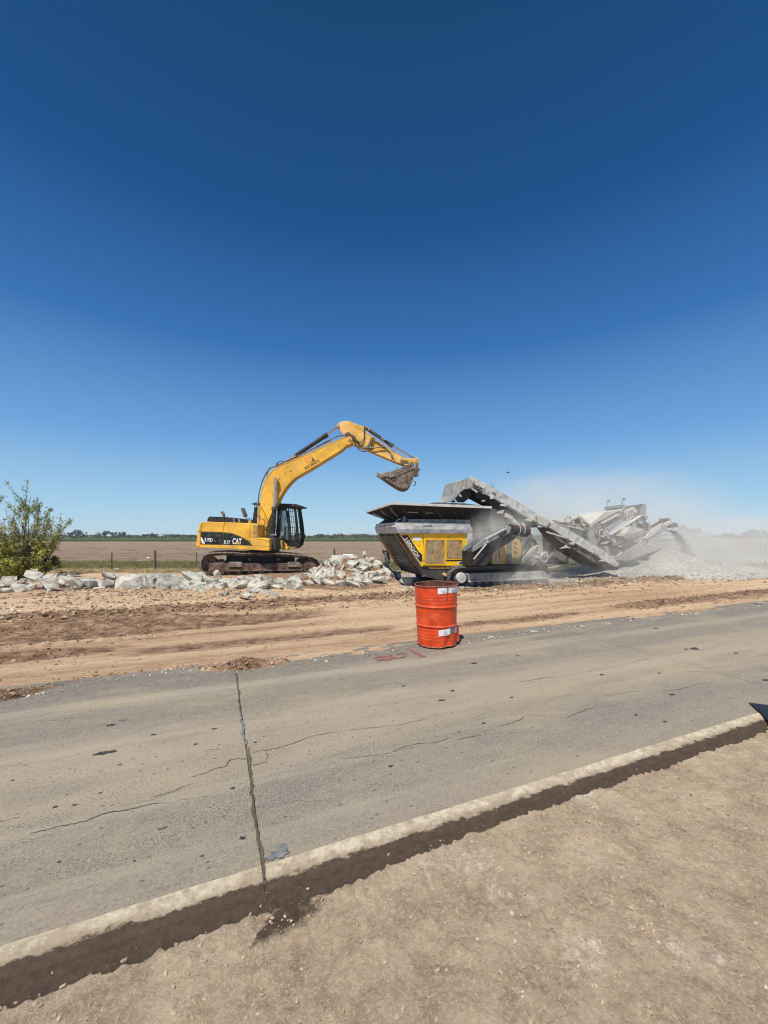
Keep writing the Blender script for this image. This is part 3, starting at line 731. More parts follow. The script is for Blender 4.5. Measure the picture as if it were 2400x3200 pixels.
def a_damp(r, n):
    e = np.interp(r, [-6, -0.7, -0.4, 0.2, 1, 1.8, 3, 12], [1.875, 1.88, 1.895, 1.905, 1.925, 1.945, 1.93, 1.935]) + 0.05 * (fbm(r * 4, 0 * r, 91) - 0.5) + 0.045 * (fbm(r * 34, n * 20, 92, 4) - 0.5)
    d = 0.95 * sstep(e - 0.022, e + 0.016, n)
    blo = sstep(0.40, 0.54, fbm(r * 3.0, n * 7.0, 93, 4)) * sstep(1.66, 1.86, n) * gauss(r, 0.25, 0.33)
    blo2 = sstep(0.48, 0.62, fbm(r * 4.0, n * 6.0, 94, 4)) * sstep(1.70, 1.88, n) * (1 - sstep(-0.3, 0.1, r))
    return np.maximum(d, 0.72 * np.maximum(blo, blo2))
def zf_sh(r, n):
    rough = 1 - 0.85 * sstep(1.90, 1.96, n)
    z = -0.034 + 0.008 * sstep(1.9, 1.98, n)
    z = z + 0.022 * (fbm(r * 2.2, n * 3.0, 95, 4) - 0.5)
    z = z + rough * (0.016 * (fbm(r * 14, n * 14, 96, 3) - 0.5) + 0.010 * sstep(0.55, 0.85, fbm(r * 30, n * 30, 97, 2)))
    return z
rs = np.concatenate([np.arange(-6, -1.6, 0.06), np.arange(-1.6, 2.8, 0.0125), np.arange(2.8, 5.2, 0.02), np.arange(5.2, 16, 0.12)])
ns = np.concatenate([np.arange(-3, 0.3, 0.08), np.arange(0.3, 2.13, 0.0125)])
grid_mesh('gravel_shoulder', rs, ns, zf_sh, M['shoulder'], {'damp': a_damp}, ROADM)

# -- open land to the horizon
k = NT('far_dry_land', 1.0)
M['land'] = k.done(k.ramp(k.noise(0.02, 5), [(0.35, (0.20, 0.155, 0.115)), (0.65, (0.29, 0.235, 0.175))]))
MB().add([(-5000, -300, -0.30), (5000, -300, -0.30), (5000, 9000, -0.30), (-5000, 9000, -0.30)], [(0, 1, 2, 3)]).build('ground', M['land'], kind='structure')

k = NT('ploughed_soil', 1.0)
v1 = k.mp((0.45, 1.5, 1))
pc = k.ramp(k.noise(1.5, 8, 0.78, v1), [(0.38, (0.105, 0.068, 0.042)), (0.50, (0.245, 0.172, 0.115)), (0.62, (0.39, 0.295, 0.205))])
pc = k.mix(k.rng(k.noise(0.06, 5, 0.6, k.mp((0.4, 2.5, 1))), 0.40, 0.62, 0.0, 0.45), pc, (0.31, 0.235, 0.16))
pc = k.mix(k.rng(k.noise(0.30, 4, 0.6, k.mp((0.25, 1.6, 1))), 0.55, 0.68, 0.0, 0.5), pc, (0.15, 0.10, 0.062))
k.bump(k.noise(2.2, 8, 0.8, v1), 1.0, 0.22)
M['plough'] = k.done(pc)
def zf_f(x, y):
    return -0.155 + 0.10 * (fbm(x * 0.8, y * 1.7, 101, 4) - 0.5) * sstep(25.5, 27, y) + 0.05 * (fbm(x * 3, y * 5, 103, 2) - 0.5)
fx = np.concatenate([np.arange(-140, -40, 2.0), np.arange(-40, -24, 0.5), np.arange(-24, 30, 0.18), np.arange(30, 50, 0.5), np.arange(50, 150, 2.0)])
fy = np.concatenate([np.arange(25.5, 34, 0.14), np.arange(34, 60, 0.4), np.arange(60, 131, 2.0)])
grid_mesh('ploughed_field', fx, fy, zf_f, M['plough'])

k = NT('verge_grass_ground', 1.0)
gv = k.ramp(k.noise(2.6, 7, 0.75), [(0.30, (0.085, 0.085, 0.035)), (0.50, (0.155, 0.145, 0.065)), (0.70, (0.24, 0.205, 0.105))])
dry = k.ramp(k.noise(5.0, 7, 0.75), [(0.30, (0.21, 0.155, 0.085)), (0.70, (0.40, 0.31, 0.18))])
yy = k.math('ADD', k.sep(1), k.math('MULTIPLY', k.math('SUBTRACT', k.noise(0.8, 5, 0.7, k.mp((0.4, 1, 1))), 0.5), 3.5))

col = k.mix(k.rng(yy, 20.0, 21.2), dry, gv)
k.bump(k.noise(9, 6, 0.8), 1.0, 0.12)
M['verge'] = k.done(col)
def zf_v(x, y):
    return H(x, y) + 0.05 + 0.07 * (fbm(x * 1.5, y * 2.0, 111, 4) - 0.5) - 0.25 * (1 - sstep(16.6, 17.6, y + 0.9 * (fbm(x * 0.6, y * 0.2, 112) - 0.5) - 0.0 * x))
fx = np.concatenate([np.arange(-60, -24, 1.0), np.arange(-24, 30, 0.16), np.arange(30, 60, 1.0)])
grid_mesh('grass_verge', fx, np.arange(16.4, 27.2, 0.12), zf_v, M['verge'])

k = NT('young_crop_green', 1.0)
M['crop'] = k.done(k.ramp(k.noise(0.25, 6, 0.7, k.mp((0.3, 1, 1))), [(0.3, (0.025, 0.055, 0.012)), (0.7, (0.055, 0.100, 0.022))]))
MB().box(-230, 110, 130.5, 235, -0.28, 0.22).build('green_crop_strip', M['crop'], kind='structure')
k = NT('pale_stubble', 1.0)
M['stubble'] = k.done(k.ramp(k.noise(0.05, 5, 0.7, k.mp((0.3, 1, 1))), [(0.3, (0.24, 0.19, 0.13)), (0.7, (0.36, 0.30, 0.21))]))
MB().add([(-900, 236, -0.24), (900, 236, -0.24), (900, 800, -0.24), (-900, 800, -0.24)], [(0, 1, 2, 3)]).build('stubble_field', M['stubble'], kind='structure')
MB().add([(-150, 129, -0.26), (150, 129, -0.26), (900, 238, -0.26), (-900, 238, -0.26)], [(0, 1, 2, 3)]).build('fallow_ground', M['plough'], kind='structure')

# ================================================================== STONES, CLODS, PEBBLES
def chunk_mesh(seed, npts=16, sub=1, jit=0.03, flat=0.7):
    rr = random.Random(seed); bm = bmesh.new()
    for i in range(npts):
        bm.verts.new((rr.uniform(-1, 1) * 0.5, rr.uniform(-1, 1) * 0.5 * rr.uniform(0.7, 1), rr.uniform(-1, 1) * 0.5 * flat))
    res = bmesh.ops.convex_hull(bm, input=bm.verts)
    bmesh.ops.delete(bm, geom=list({x for x in res['geom_interior'] + res['geom_unused'] if isinstance(x, bmesh.types.BMVert)}), context='VERTS')
    bmesh.ops.dissolve_limit(bm, angle_limit=R(14), verts=bm.verts, edges=bm.edges)
    bmesh.ops.triangulate(bm, faces=bm.faces)
    for q in range(sub):
        bmesh.ops.subdivide_edges(bm, edges=bm.edges, cuts=1, use_grid_fill=True)
        for v in bm.verts:
            v.co += Vector((rr.uniform(-1, 1), rr.uniform(-1, 1), rr.uniform(-1, 1))) * jit / (q + 1)
    return bm
def chunk(name, seed, m, **kw):
    bm = chunk_mesh(seed, **kw); me = bpy.data.meshes.new(name); bm.to_mesh(me); bm.free(); me.materials.append(m); return me
def scatter(name, pts, sizes, m, seed, frame=None, kind='stuff', protos=10, flat=0.7, npts=9):
    """many small stones joined into one object"""
    rr = np.random.default_rng(seed); P = []
    for i in range(protos):
        bm = chunk_mesh(seed * 100 + i, npts=npts, sub=0, flat=flat); bm.verts.ensure_lookup_table()
        P.append((np.array([v.co[:] for v in bm.verts]), [tuple(v.index for v in f.verts) for f in bm.faces])); bm.free()
    V = []; F = []; o = 0
    for (p, s_) in zip(pts, sizes):
        v, f = P[rr.integers(protos)]
        a = rr.uniform(0, 2 * math.pi); c, s2 = math.cos(a), math.sin(a)
        w = v * np.array([s_ * rr.uniform(0.7, 1.4), s_ * rr.uniform(0.7, 1.1), s_ * rr.uniform(0.6, 1.1)])
        w = np.stack([w[:, 0] * c - w[:, 1] * s2, w[:, 0] * s2 + w[:, 1] * c, w[:, 2]], -1) + np.array(p)
        V.append(w); F += [tuple(i + o for i in q) for q in f]; o += len(w)
    me = bpy.data.meshes.new(name); me.from_pydata(np.concatenate(V).tolist(), [], F); me.update(); me.materials.append(m)
    return place(name, me, None, frame, kind=kind)
k = NT('earth_clods', 1.0)
M['clod'] = k.done(k.ramp(k.noise(2.2, 4, 0.7), [(0.36, (0.12, 0.074, 0.045)), (0.50, (0.29, 0.19, 0.118)), (0.64, (0.50, 0.36, 0.235))]))
k = NT('mixed_rubble', 1.0)
M['rubble'] = k.done(k.ramp(k.noise(3.1, 4, 0.7), [(0.34, (0.10, 0.075, 0.052)), (0.48, (0.31, 0.235, 0.16)), (0.62, (0.60, 0.50, 0.37))]))
k = NT('shoulder_pebbles', 0.95)
M['pebble'] = k.done(k.ramp(k.noise(11, 3, 0.7), [(0.34, (0.27, 0.198, 0.140)), (0.50, (0.365, 0.276, 0.198)), (0.68, (0.50, 0.405, 0.305))]))
# clods along the ridges (road coordinates)
cp = []; cs = []
def ridge(r0, r1, n0, w, cnt, smin, smax):
    for i in range(cnt):
        r_ = random.uniform(r0, r1); n_ = random.gauss(n0, w)
        s_ = smin + (smax - smin) * random.random() ** 2.5
        cp.append((r_, n_, 0.0)); cs.append(s_)
def settle():
    a = np.array(cp); q = np.array(cs); z = zf_soil(a[:, 0], a[:, 1]) + q * 0.10; ok = a[:, 1] > edge_n(a[:, 0]) + 0.02
    return [(x, y, w) for x, y, w in zip(a[ok, 0], a[ok, 1], z[ok])], q[ok].tolist()
ridge(-7, -1.7, 5.30, 0.12, 1100, 0.015, 0.07); ridge(-1.7, 0.1, 5.52, 0.08, 500, 0.012, 0.05); ridge(-0.1, 0.9, 5.28, 0.08, 420, 0.012, 0.06)
ridge(-8, -1.6, 6.9, 0.16, 600, 0.015, 0.06); ridge(-9, 0, 8.2, 0.4, 600, 0.02, 0.06)
ridge(-6, 6.5, 9.7, 0.30, 2300, 0.02, 0.13); ridge(-9, 4, 9.0, 0.25, 700, 0.02, 0.08)
ridge(8.3, 17, 6.3, 0.25, 1500, 0.02, 0.08); ridge(3.2, 7.2, 6.15, 0.18, 500, 0.015, 0.05); ridge(-9, 16, 7.4, 1.3, 3000, 0.012, 0.045)
cp, cs = settle()
scatter('earth_clods', cp, cs, M['clod'], 21, ROADM)
cp = []; cs = []
ridge(-11, -1, 10.6, 0.75, 2600, 0.02, 0.11); ridge(-1, 4.5, 10.5, 0.5, 900, 0.02, 0.09)
ridge(4, 18, 10.2, 0.8, 3800, 0.02, 0.14); ridge(5, 20, 9.0, 0.6, 900, 0.02, 0.07); ridge(-4, 1, 12, 1.0, 700, 0.03, 0.12)
cp, cs = settle()
scatter('small_rubble', cp, cs, M['rubble'], 22, ROADM)
cp = []; cs = []
for i in range(900):                                    # chips along the broken slab edge
    r_ = random.uniform(-6, 15); cp.append((r_, random.gauss(0.0, 0.05), 0.008)); cs.append(0.008 + 0.045 * random.random() ** 4)
en_ = edge_n(np.array([c[0] for c in cp])); cp = [(c[0], c[1] + e_, c[2]) for c, e_ in zip(cp, en_)]
scatter('concrete_chips', cp, cs, M['concrete'], 23, ROADM)
cp = []; cs = []
for i in range(12000):
    r_ = random.uniform(-1.7, 4.6); n_ = random.uniform(0.4, 2.02)
    s_ = 0.0035 + 0.016 * random.random() ** 5
    if n_ > 1.91 and random.random() < 0.88: continue
    cp.append((r_, n_, s_ * 0.10)); cs.append(s_)
zz_ = zf_sh(np.array([c[0] for c in cp]), np.array([c[1] for c in cp])); cp = [(c[0], c[1], c[2] + float(e_)) for c, e_ in zip(cp, zz_)]
for (x_, y_, s_) in [(580, 850, 0.034), (860, 640, 0.026), (1350, 1150, 0.030), (1130, 1060, 0.016), (390, 1100, 0.020), (470, 960, 0.014)]:
    q = crop(100, 2900, 0.2411)(x_, y_); p = on_ground(q[0], q[1], -0.04); a_, b_ = rn(p.x, p.y); cp.append((a_, b_, -0.042)); cs.append(s_)
for (x_, y_, s_) in [(1090, 600, 0.034), (860, 742, 0.016), (1110, 292, 0.016), (1160, 878, 0.012), (290, 175, 0.015), (325, 195, 0.014), (1300, 1285, 0.016), (1510, 1225, 0.022), (850, 925, 0.016)]:
    q = crop(1800, 2700, 0.36166)(x_, y_); p = on_ground(q[0], q[1], -0.04); a_, b_ = rn(p.x, p.y); cp.append((a_, b_, -0.040)); cs.append(s_)
scatter('shoulder_pebbles', cp, cs, M['pebble'], 24, ROADM, flat=0.75, npts=26)

# -- broken concrete blocks, each a thing
PROT = [chunk('concrete_block', 300 + i, M['concrete'], npts=9 + i % 6, sub=(1 if i % 3 else 2), jit=0.013, flat=0.72 + 0.05 * (i % 5)) for i in range(14)]
def zone(u):
    for lim, t in ((70, 'left of the bush stem'), (160, 'at the foot of the bush'), (290, 'just right of the bush'), (360, 'in front of the thin left fence post'), (440, 'between the two fence posts'), (520, 'in front of the thick fence post'),
                   (620, 'left of the excavator track'), (700, 'below the rear end of the track'), (790, 'below the track guard'), (880, 'below the middle of the track'), (5000, 'in front of the drive sprocket')):
        if u < lim: return t
def zone_heap(x, y):
    return ('left' if x < -1.75 else 'right' if x > -0.55 else 'middle') + ' of the heap, ' + ('at its front foot' if y < 13.3 else 'low on its front slope' if y < 13.9 else 'near its crest' if y < 14.4 else 'behind its crest')
def size_word(s_, a, b): return 'small' if s_ < a else 'medium' if s_ < b else 'large'
def block(x, y, z, sx, sy, sz, rot, label, group='broken concrete blocks', proto=None):
    me = PROT[proto if proto is not None else random.randrange(14)]
    Mx = Matrix.Translation((x, y, z)) @ Matrix.Rotation(rot[2], 4, 'Z') @ Matrix.Rotation(rot[0], 4, 'X') @ Matrix.Rotation(rot[1], 4, 'Y') @ Matrix.Diagonal((sx, sy, sz, 1))
    o = place('concrete_block', me, None, Mx)
    return tag(o, label, 'rubble', group)
def rrot(a=0.5): return (random.uniform(-a, a), random.uniform(-a, a), random.uniform(0, 6.28))
RK = crop(0, 1740, 0.18083); RK2 = crop(300, 1740, 0.24111); RK3 = crop(980, 1700, 0.19289)
def blk(f, x0, x1, y0, y1, Y, label, proto, tiltx=0.0, tilty=0.0, grp=None, deep=0.9):
    """one block seen in the photograph: its extent in the picture gives its size at distance Y"""
    a = at_dist(*f(x0, y1), Y); b = at_dist(*f(x1, y0), Y)
    w, h = (b.x - a.x) * 1.15, (b.z - a.z) * 1.12
    return block((a.x + b.x) / 2, Y, (a.z + b.z) / 2 - 0.02, w * 1.12, max(w * 0.7, h) * deep, h * 1.6, (tiltx, tilty, random.uniform(-0.3, 0.3)), label, grp, proto)
def heap(t): return t[:5] + (t[5] + 1.35,) + t[6:] if t[0] is RK3 else t
named = [
 (RK, 640, 1045, 365, 560, 11.2, 'big pale block with a smooth sloping front face, half buried in the soil', 0, 0.35, 0),
 (RK, 10, 440, 480, 640, 10.9, 'low wide block with a rough face at the left end of the rubble row', 1, 0.2, 0.1),
 (RK, 30, 230, 335, 480, 11.5, 'block with a flat dark grey face below the bush', 2, 0.1, 0),
 (RK, 390, 700, 280, 430, 12.0, 'tall pointed pale block standing behind the smooth sloping one', 3, 0.3, 0),
 (RK, 510, 800, 250, 350, 12.5, 'long white block leaning at the foot of the bush', 4, 0, 0.3),
 (RK, 410, 600, 425, 560, 11.4, 'white block with a black hollow between the two sloping blocks', 5, 0.1, 0.1),
 (RK, 840, 1010, 320, 400, 12.3, 'small bluish white block just right of the bush foot', 6, 0, 0),
 (RK, 960, 1160, 335, 490, 11.9, 'white block leaning on the upright grey slab', 7, 0.2, -0.2),
 (RK, 1100, 1310, 330, 530, 11.6, 'upright grey slab with a wide flat face in the left row', 8, 0.1, 0.4),
 (RK, 1310, 1450, 350, 535, 11.6, 'narrow upright grey slab beside a wider one', 9, 0.1, 0.1),
 (RK, 1430, 1660, 375, 530, 11.8, 'bluish low block with broken corner in the left row', 10, 0.1, 0),
 (RK2, 50, 235, 205, 290, 12.2, 'white topped block on the ridge right of a gap in the row', 11, 0, 0.2),
 (RK2, 70, 230, 272, 385, 11.7, 'squarish block with a dark right flank', 12, 0.2, 0),
 (RK2, 270, 585, 230, 385, 11.5, 'largest slab of the row, pale flat top over a black broken side', 13, -0.25, 0),
 (RK2, 515, 640, 200, 270, 12.5, 'small weathered block behind the largest slab', 0, 0, 0),
 (RK2, 590, 740, 235, 360, 11.9, 'rough white block right of the largest slab', 1, 0, 0),
 (RK2, 720, 880, 205, 310, 12.1, 'block with a sandy orange tinted face', 2, 0.2, 0),
 (RK2, 740, 930, 310, 460, 11.1, 'grey block with a smooth diagonal front at the front of the row', 3, 0.3, 0.6),
 (RK2, 880, 1080, 240, 380, 11.6, 'rough white block above the diagonal grey one', 4, 0, 0),
 (RK2, 980, 1120, 215, 310, 12.2, 'thin slab tilted steeply to the right', 5, 0, 0.9),
 (RK2, 1080, 1250, 255, 400, 11.6, 'pale block left of the excavator track', 6, 0.1, 0),
 (RK2, 1150, 1400, 190, 330, 12.3, 'rough block lying against the rear of the excavator track', 7, 0, 0.2),
 (RK2, 1185, 1370, 395, 490, 11.0, 'dark sided block in front near the soil edge', 8, 0.2, 0),
 (RK2, 1350, 1510, 350, 455, 11.3, 'smooth pale block below the rear of the excavator track', 9, 0.2, 0),
 (RK2, 1440, 1580, 275, 360, 12.3, 'white pointed block under the rear of the track', 10, 0, 0),
 (RK2, 1490, 1640, 370, 450, 11.3, 'crumbly white block right of the smooth pale one', 11, 0, 0),
 (RK2, 960, 1120, 370, 460, 11.2, 'bright white small block at the front of the row', 12, 0, 0),
 (RK2, 630, 760, 360, 450, 11.2, 'block with fine ribbed edge at the front of the row', 13, 0.2, 0.2),
 (RK3, 415, 575, 315, 445, 12.3, 'block with a flat grey square face high on the rubble heap', 0, 0.1, 0.7),
 (RK3, 480, 700, 235, 330, 12.7, 'long pale block lying across the top of the rubble heap', 1, 0, 0),
 (RK3, 560, 700, 215, 320, 12.9, 'topmost block of the rubble heap', 2, 0, 0.2),
 (RK3, 705, 850, 290, 400, 12.6, 'rounded pale block on the right shoulder of the heap', 3, 0, 0),
 (RK3, 850, 1010, 335, 430, 12.4, 'long white block on the right slope of the heap', 4, 0, 0.1),
 (RK3, 1000, 1150, 360, 510, 12.1, 'tall cream block at the right end of the heap', 5, 0.1, 0.6),
 (RK3, 815, 1010, 410, 545, 11.9, 'white wedge shaped block in the middle of the right slope', 6, 0, -0.3),
 (RK3, 680, 860, 450, 590, 11.7, 'large white pointed block in the centre of the heap', 7, 0.2, 0.2),
 (RK3, 940, 1185, 525, 625, 11.5, 'long flat white block at the lower right foot of the heap', 8, 0, -0.1),
 (RK3, 560, 760, 560, 705, 11.2, 'grey fan shaped block at the front foot of the heap', 9, 0.3, 0),
 (RK3, 365, 540, 575, 710, 11.2, 'block with an orange and grey face at the foot of the heap', 10, 0.2, -0.2),
 (RK3, 70, 350, 585, 700, 11.3, 'long low white block at the lower left foot of the heap', 11, 0, 0),
 (RK3, 110, 280, 370, 450, 12.3, 'white block next to the drive sprocket of the track', 12, 0, 0.2),
 (RK3, 60, 250, 470, 590, 11.8, 'white block with a dark hollow under it, left side of the heap', 13, 0, 0),
 (RK3, 170, 330, 440, 560, 11.9, 'cream block in the left half of the heap', 0, 0.2, 0),
 (RK3, 300, 480, 440, 600, 11.7, 'rough white block left of the large pointed one', 1, 0.2, 0),
 (RK3, 440, 600, 450, 560, 11.9, 'white block below the flat square faced one', 2, 0, 0.3),
 (RK3, 560, 700, 330, 420, 12.5, 'cracked pale block under the topmost block', 3, 0, 0),
 (RK3, 590, 720, 420, 490, 12.1, 'layered grey block in the middle of the heap', 4, 0, 0),
 (RK3, 730, 860, 420, 470, 12.2, 'thin white slab on the right slope of the heap', 5, 0, 0.1),
 (RK3, 870, 1020, 490, 550, 11.8, 'white flat block above the long flat foot block', 6, 0, 0),
 (RK3, 250, 380, 310, 400, 12.7, 'sandy coloured block on the upper left slope of the heap', 7, 0.2, -0.5),
 (RK3, 380, 500, 250, 330, 12.9, 'pale block left of the topmost one', 8, 0, 0),
 (RK3, 840, 925, 610, 665, 11.3, 'small white block alone at the right foot of the heap', 9, 0, 0),
 (RK3, 520, 640, 540, 640, 11.4, 'mauve grey block between the fan shaped and the orange faced ones', 10, 0.1, 0),
 (RK3, 740, 940, 555, 650, 11.5, 'white block with black gap beneath at the heap foot', 11, 0, 0.1),
]
for t_ in map(heap, named):
    blk(t_[0], t_[1], t_[2], t_[3], t_[4], t_[5], t_[6], t_[7], t_[8], t_[9], 'broken concrete blocks')
# blocks in the shade of the crusher, blocks in a row under the track, and small ones
for (f, x0, x1, y0, y1, Y, lab) in [
    (RK3, 1400, 1580, 540, 660, 13.0, 'large bluish block in the black shade under the crusher'),
    (RK3, 1200, 1290, 510, 580, 13.7, 'small block in the shade left under the crusher'),
    (RK3, 1340, 1420, 480, 580, 13.6, 'pale block catching the sun at the edge of the crusher shade'),
    (RK3, 1360, 1420, 705, 745, 12.0, 'single white stone on the soil left of the orange drum'),
    (crop(580, 1290, .45208), 340, 450, 1240, 1270, 10.1, 'flat dark sided slab lying alone on the soil before the row')]:
    blk(f, x0, x1, y0, y1, Y, lab, random.randrange(14), grp='broken concrete blocks')
C1 = crop(580, 1290, 0.45208)
row = [(150, 225, 1145, 1190), (225, 300, 1175, 1225), (260, 345, 1150, 1210), (345, 430, 1140, 1185), (340, 500, 1180, 1235), (430, 520, 1150, 1190), (490, 600, 1180, 1230), (540, 640, 1140, 1185),
       (590, 660, 1165, 1210), (640, 720, 1140, 1180), (700, 770, 1140, 1190), (655, 710, 1190, 1215), (760, 830, 1150, 1185), (800, 880, 1160, 1210), (860, 920, 1130, 1170), (880, 950, 1160, 1205),
       (100, 190, 1185, 1240), (30, 110, 1180, 1245), (180, 250, 1200, 1240), (0, 60, 1130, 1190), (60, 140, 1100, 1170), (280, 320, 1215, 1240)]
for (x0, x1, y0, y1) in row:
    blk(C1, x0, x1, y0, y1, 13.3 - (y1 - 1190) * 0.034, ('wide' if x1 - x0 > 95 else 'narrow' if x1 - x0 < 70 else 'medium') + ' white block ' + ('touching' if y1 < 1200 else 'at the soil edge') + ', ' + zone(580 + .452 * (x0 + x1) / 2), random.randrange(14), random.uniform(-.2, .3), random.uniform(-.3, .3), 'blocks in front of the track')
for i in range(70):                                     # filling between the blocks
    if i < 36:
        u = random.uniform(0, 960); v = random.uniform(1812, 1862) + (8 if u > 550 else 0)
        p = on_ground(u, v, 0.05)
        lab = 'small concrete piece in a gap, ' + zone(u) + (', front edge' if v > 1840 else ', back edge'); gp = 'small concrete pieces in the row'
    else:
        a = random.uniform(0, 6.28); q = math.sqrt(random.random())
        p = Vector((-1.15 + 1.55 * q * math.cos(a), 13.8 + 1.3 * q * math.sin(a), 0))
        lab = 'small concrete piece filling a gap, ' + zone_heap(p.x, p.y); gp = 'small concrete pieces in the heap'
    s_ = random.uniform(0.14, 0.34)
    block(p.x, p.y, float(H(p.x, p.y)) + s_ * 0.15, s_ * 1.3, s_, s_, rrot(0.6), lab, gp)
for i in range(112):
    a = random.uniform(0, 6.28); q = random.random() ** 0.5
    x_, y_ = -1.15 + 1.6 * q * math.cos(a), 13.9 + 1.25 * q * math.sin(a); s_ = random.uniform(0.26, 0.50)
    block(x_, y_, float(H(x_, y_)) - 0.02, s_ * 1.25, s_, s_ * 1.1, rrot(0.5), size_word(s_, .40, .50) + ' pale block, ' + zone_heap(x_, y_), 'blocks in the body of the heap')
for i in range(104):                                    # body of the long row
    u = random.uniform(-20, 950) if i < 62 else random.uniform(560, 960); v = (1842 if u < 420 else 1850) - random.uniform(0, 34)
    p = on_ground(u, v, 0.05); s_ = random.uniform(0.26, 0.52)
    block(p.x, p.y, float(H(p.x, p.y)) + s_ * 0.16, s_ * 1.3, s_, s_ * 1.25, rrot(0.5), size_word(s_, .44, .55) + ' pale block, ' + ('front' if v > (1825 if u < 420 else 1833) else 'back') + ' of row, ' + zone(u), 'blocks in the body of the row')
# black plastic waste and red-pink stakes on the heap
b = MB()
me = chunk('black_plastic_bundle', 777, M['rubber'], npts=20, sub=2, jit=0.05, flat=0.6)
a = at_dist(*RK3(345, 250), 14.5)
tag(place('black_plastic_bundle', me, None, Matrix.Translation(a) @ Matrix.Rotation(0.4, 4, 'Y') @ Matrix.Diagonal((0.36, 0.25, 0.26, 1))), 'black crumpled plastic bundle behind the top of the rubble heap', 'waste')
me = chunk('black_rubber_scrap', 778, M['rubber'], npts=18, sub=1, jit=0.05, flat=0.4)
a = at_dist(*RK3(240, 325), 14.4)
tag(place('black_rubber_scrap', me, None, Matrix.Translation(a) @ Matrix.Rotation(-0.6, 4, 'Y') @ Matrix.Diagonal((0.24, 0.14, 0.20, 1))), 'black angular rubber scrap between the track and the heap top', 'waste')
for x0, y0, x1, y1, lab in ((430, 225, 398, 175, 'thin dark red stake leaning left on the rubble heap'), (435, 225, 440, 170, 'bright pink red stake standing on the rubble heap')):
    p0, p1 = at_dist(*RK3(x0, y0 + 35), 14.4), at_dist(*RK3(x1, y1), 14.4)
    tag(MB().cyl(p0, p1, 0.018, 6, 0.012).build('marker_stake', M['pink']), lab, 'stake')

# ================================================================== ORANGE DRUM
bp = on_ground(1368, 2030)
dc = Vector((bp.x + 0.02, bp.y + 0.28, 0.012))
FD = Frame(dc, math.atan2(dc.x, dc.y) * -1)
drum = empty('steel_drum', FD, 'battered orange red steel drum with white tape strips, standing at the slab edge', 'drum')
prof = [(0.272, 0.012), (0.280, 0.03), (0.281, 0.06)]
def rad(z):
    t = z / 0.885
    return 0.281 + 0.040 * t
NA = 72; zs = [0.0, 0.012, 0.03, 0.06]
z_ = 0.08
while z_ < 0.87: zs.append(z_); z_ += 0.008
zs += [0.872, 0.885]
vs = []; fs = []
for z in zs:
    for a in range(NA):
        th = 2 * math.pi * a / NA; c, s_ = math.cos(th), math.sin(th)
        r_ = rad(z)
        for zc in (0.300, 0.580): r_ += 0.013 * math.exp(-((z - zc) / 0.0105) ** 2)
        for zc in (0.11, 0.155, 0.20, 0.245, 0.64, 0.685, 0.73): r_ += 0.0026 * math.exp(-((z - zc) / 0.010) ** 2)
        if z < 0.012: r_ -= 0.004
        # dents
        r_ -= 0.030 * math.exp(-((th - 5.35) / 0.16) ** 2) * math.exp(-((z - 0.05) / 0.11) ** 2)
        r_ -= 0.012 * math.exp(-((th - 4.95) / 0.10) ** 2) * math.exp(-((z - 0.83) / 0.03) ** 2)
        r_ -= 0.006 * math.exp(-((th - 4.65) / 0.09) ** 2) * math.exp(-((z - 0.51) / 0.02) ** 2)
        r_ += 0.004 * math.sin(2 * th + 0.5) + 0.002 * math.sin(5 * th + z * 7)
        zz = z + (0.008 * math.sin(th * 1.0 + 0.6) if z > 0.85 else 0) + (0.010 * math.exp(-((th - 5.35) / 0.3) ** 2) if z < 0.02 else 0)
        vs.append((r_ * c, r_ * s_, zz))
n_ = len(zs)
for i in range(n_ - 1):
    for a in range(NA): fs.append((i * NA + a, i * NA + (a + 1) % NA, (i + 1) * NA + (a + 1) % NA, (i + 1) * NA + a))
MB().add(vs, fs).build('drum_shell', M['drum'], drum, FD, smooth=True)
ins = MB(); vv = []
for z, q in ((0.885, -0.006), (0.40, -0.02), (0.06, -0.03)):
    for a in range(NA): vv.append(((rad(z) + q) * math.cos(2 * math.pi * a / NA), (rad(z) + q) * math.sin(2 * math.pi * a / NA), z))
ff = [(i * NA + a, (i + 1) * NA + a, (i + 1) * NA + (a + 1) % NA, i * NA + (a + 1) % NA) for i in range(2) for a in range(NA)] + [tuple(range(2 * NA, 3 * NA))]
ins.add(vv, ff).build('drum_lining', M['drum_in'], drum, FD, smooth=True)
top = vs[(n_ - 1) * NA:]
MB().tube([Vector((p[0] * 1.012, p[1] * 1.012, p[2])) for p in top], 0.0075, 6, closed=True).build('top_rim', M['drum_rim'], drum, FD, smooth=True)
bot = vs[NA:2 * NA]
MB().tube([Vector((p[0] * 1.02, p[1] * 1.02, p[2] + 0.002)) for p in bot], 0.007, 6, closed=True).build('bottom_rim', M['drum_rim'], drum, FD, smooth=True)
def wrap(name, m, a0, a1, z0, z1, off=0.003, skew=0.0, parent=None):
    b = MB(); n = 14; vs = []
    for i in range(n + 1):
        a = a0 + (a1 - a0) * i / n
        for z in (z0, z1):
            zz = z + skew * (a - a0); r_ = rad(zz) + off + 0.004 * math.sin(2 * a + 0.5) + 0.002 * math.sin(5 * a + zz * 7)
            vs.append((r_ * math.cos(a), r_ * math.sin(a), zz))
    return b.add(vs, [(2 * i, 2 * i + 2, 2 * i + 3, 2 * i + 1) for i in range(n)]).build(name, m, parent or drum, FD, smooth=True)
D = lambda deg: R(deg - 90)                             # 0 = towards the camera, + = right
t1 = wrap('tape_strip', M['tape'], D(4), D(28), 0.775, 0.860, 0.0035, 0.02)
t2 = wrap('tape_strip', M['tape'], D(34), D(88), 0.785, 0.868, 0.0035, 0.0)
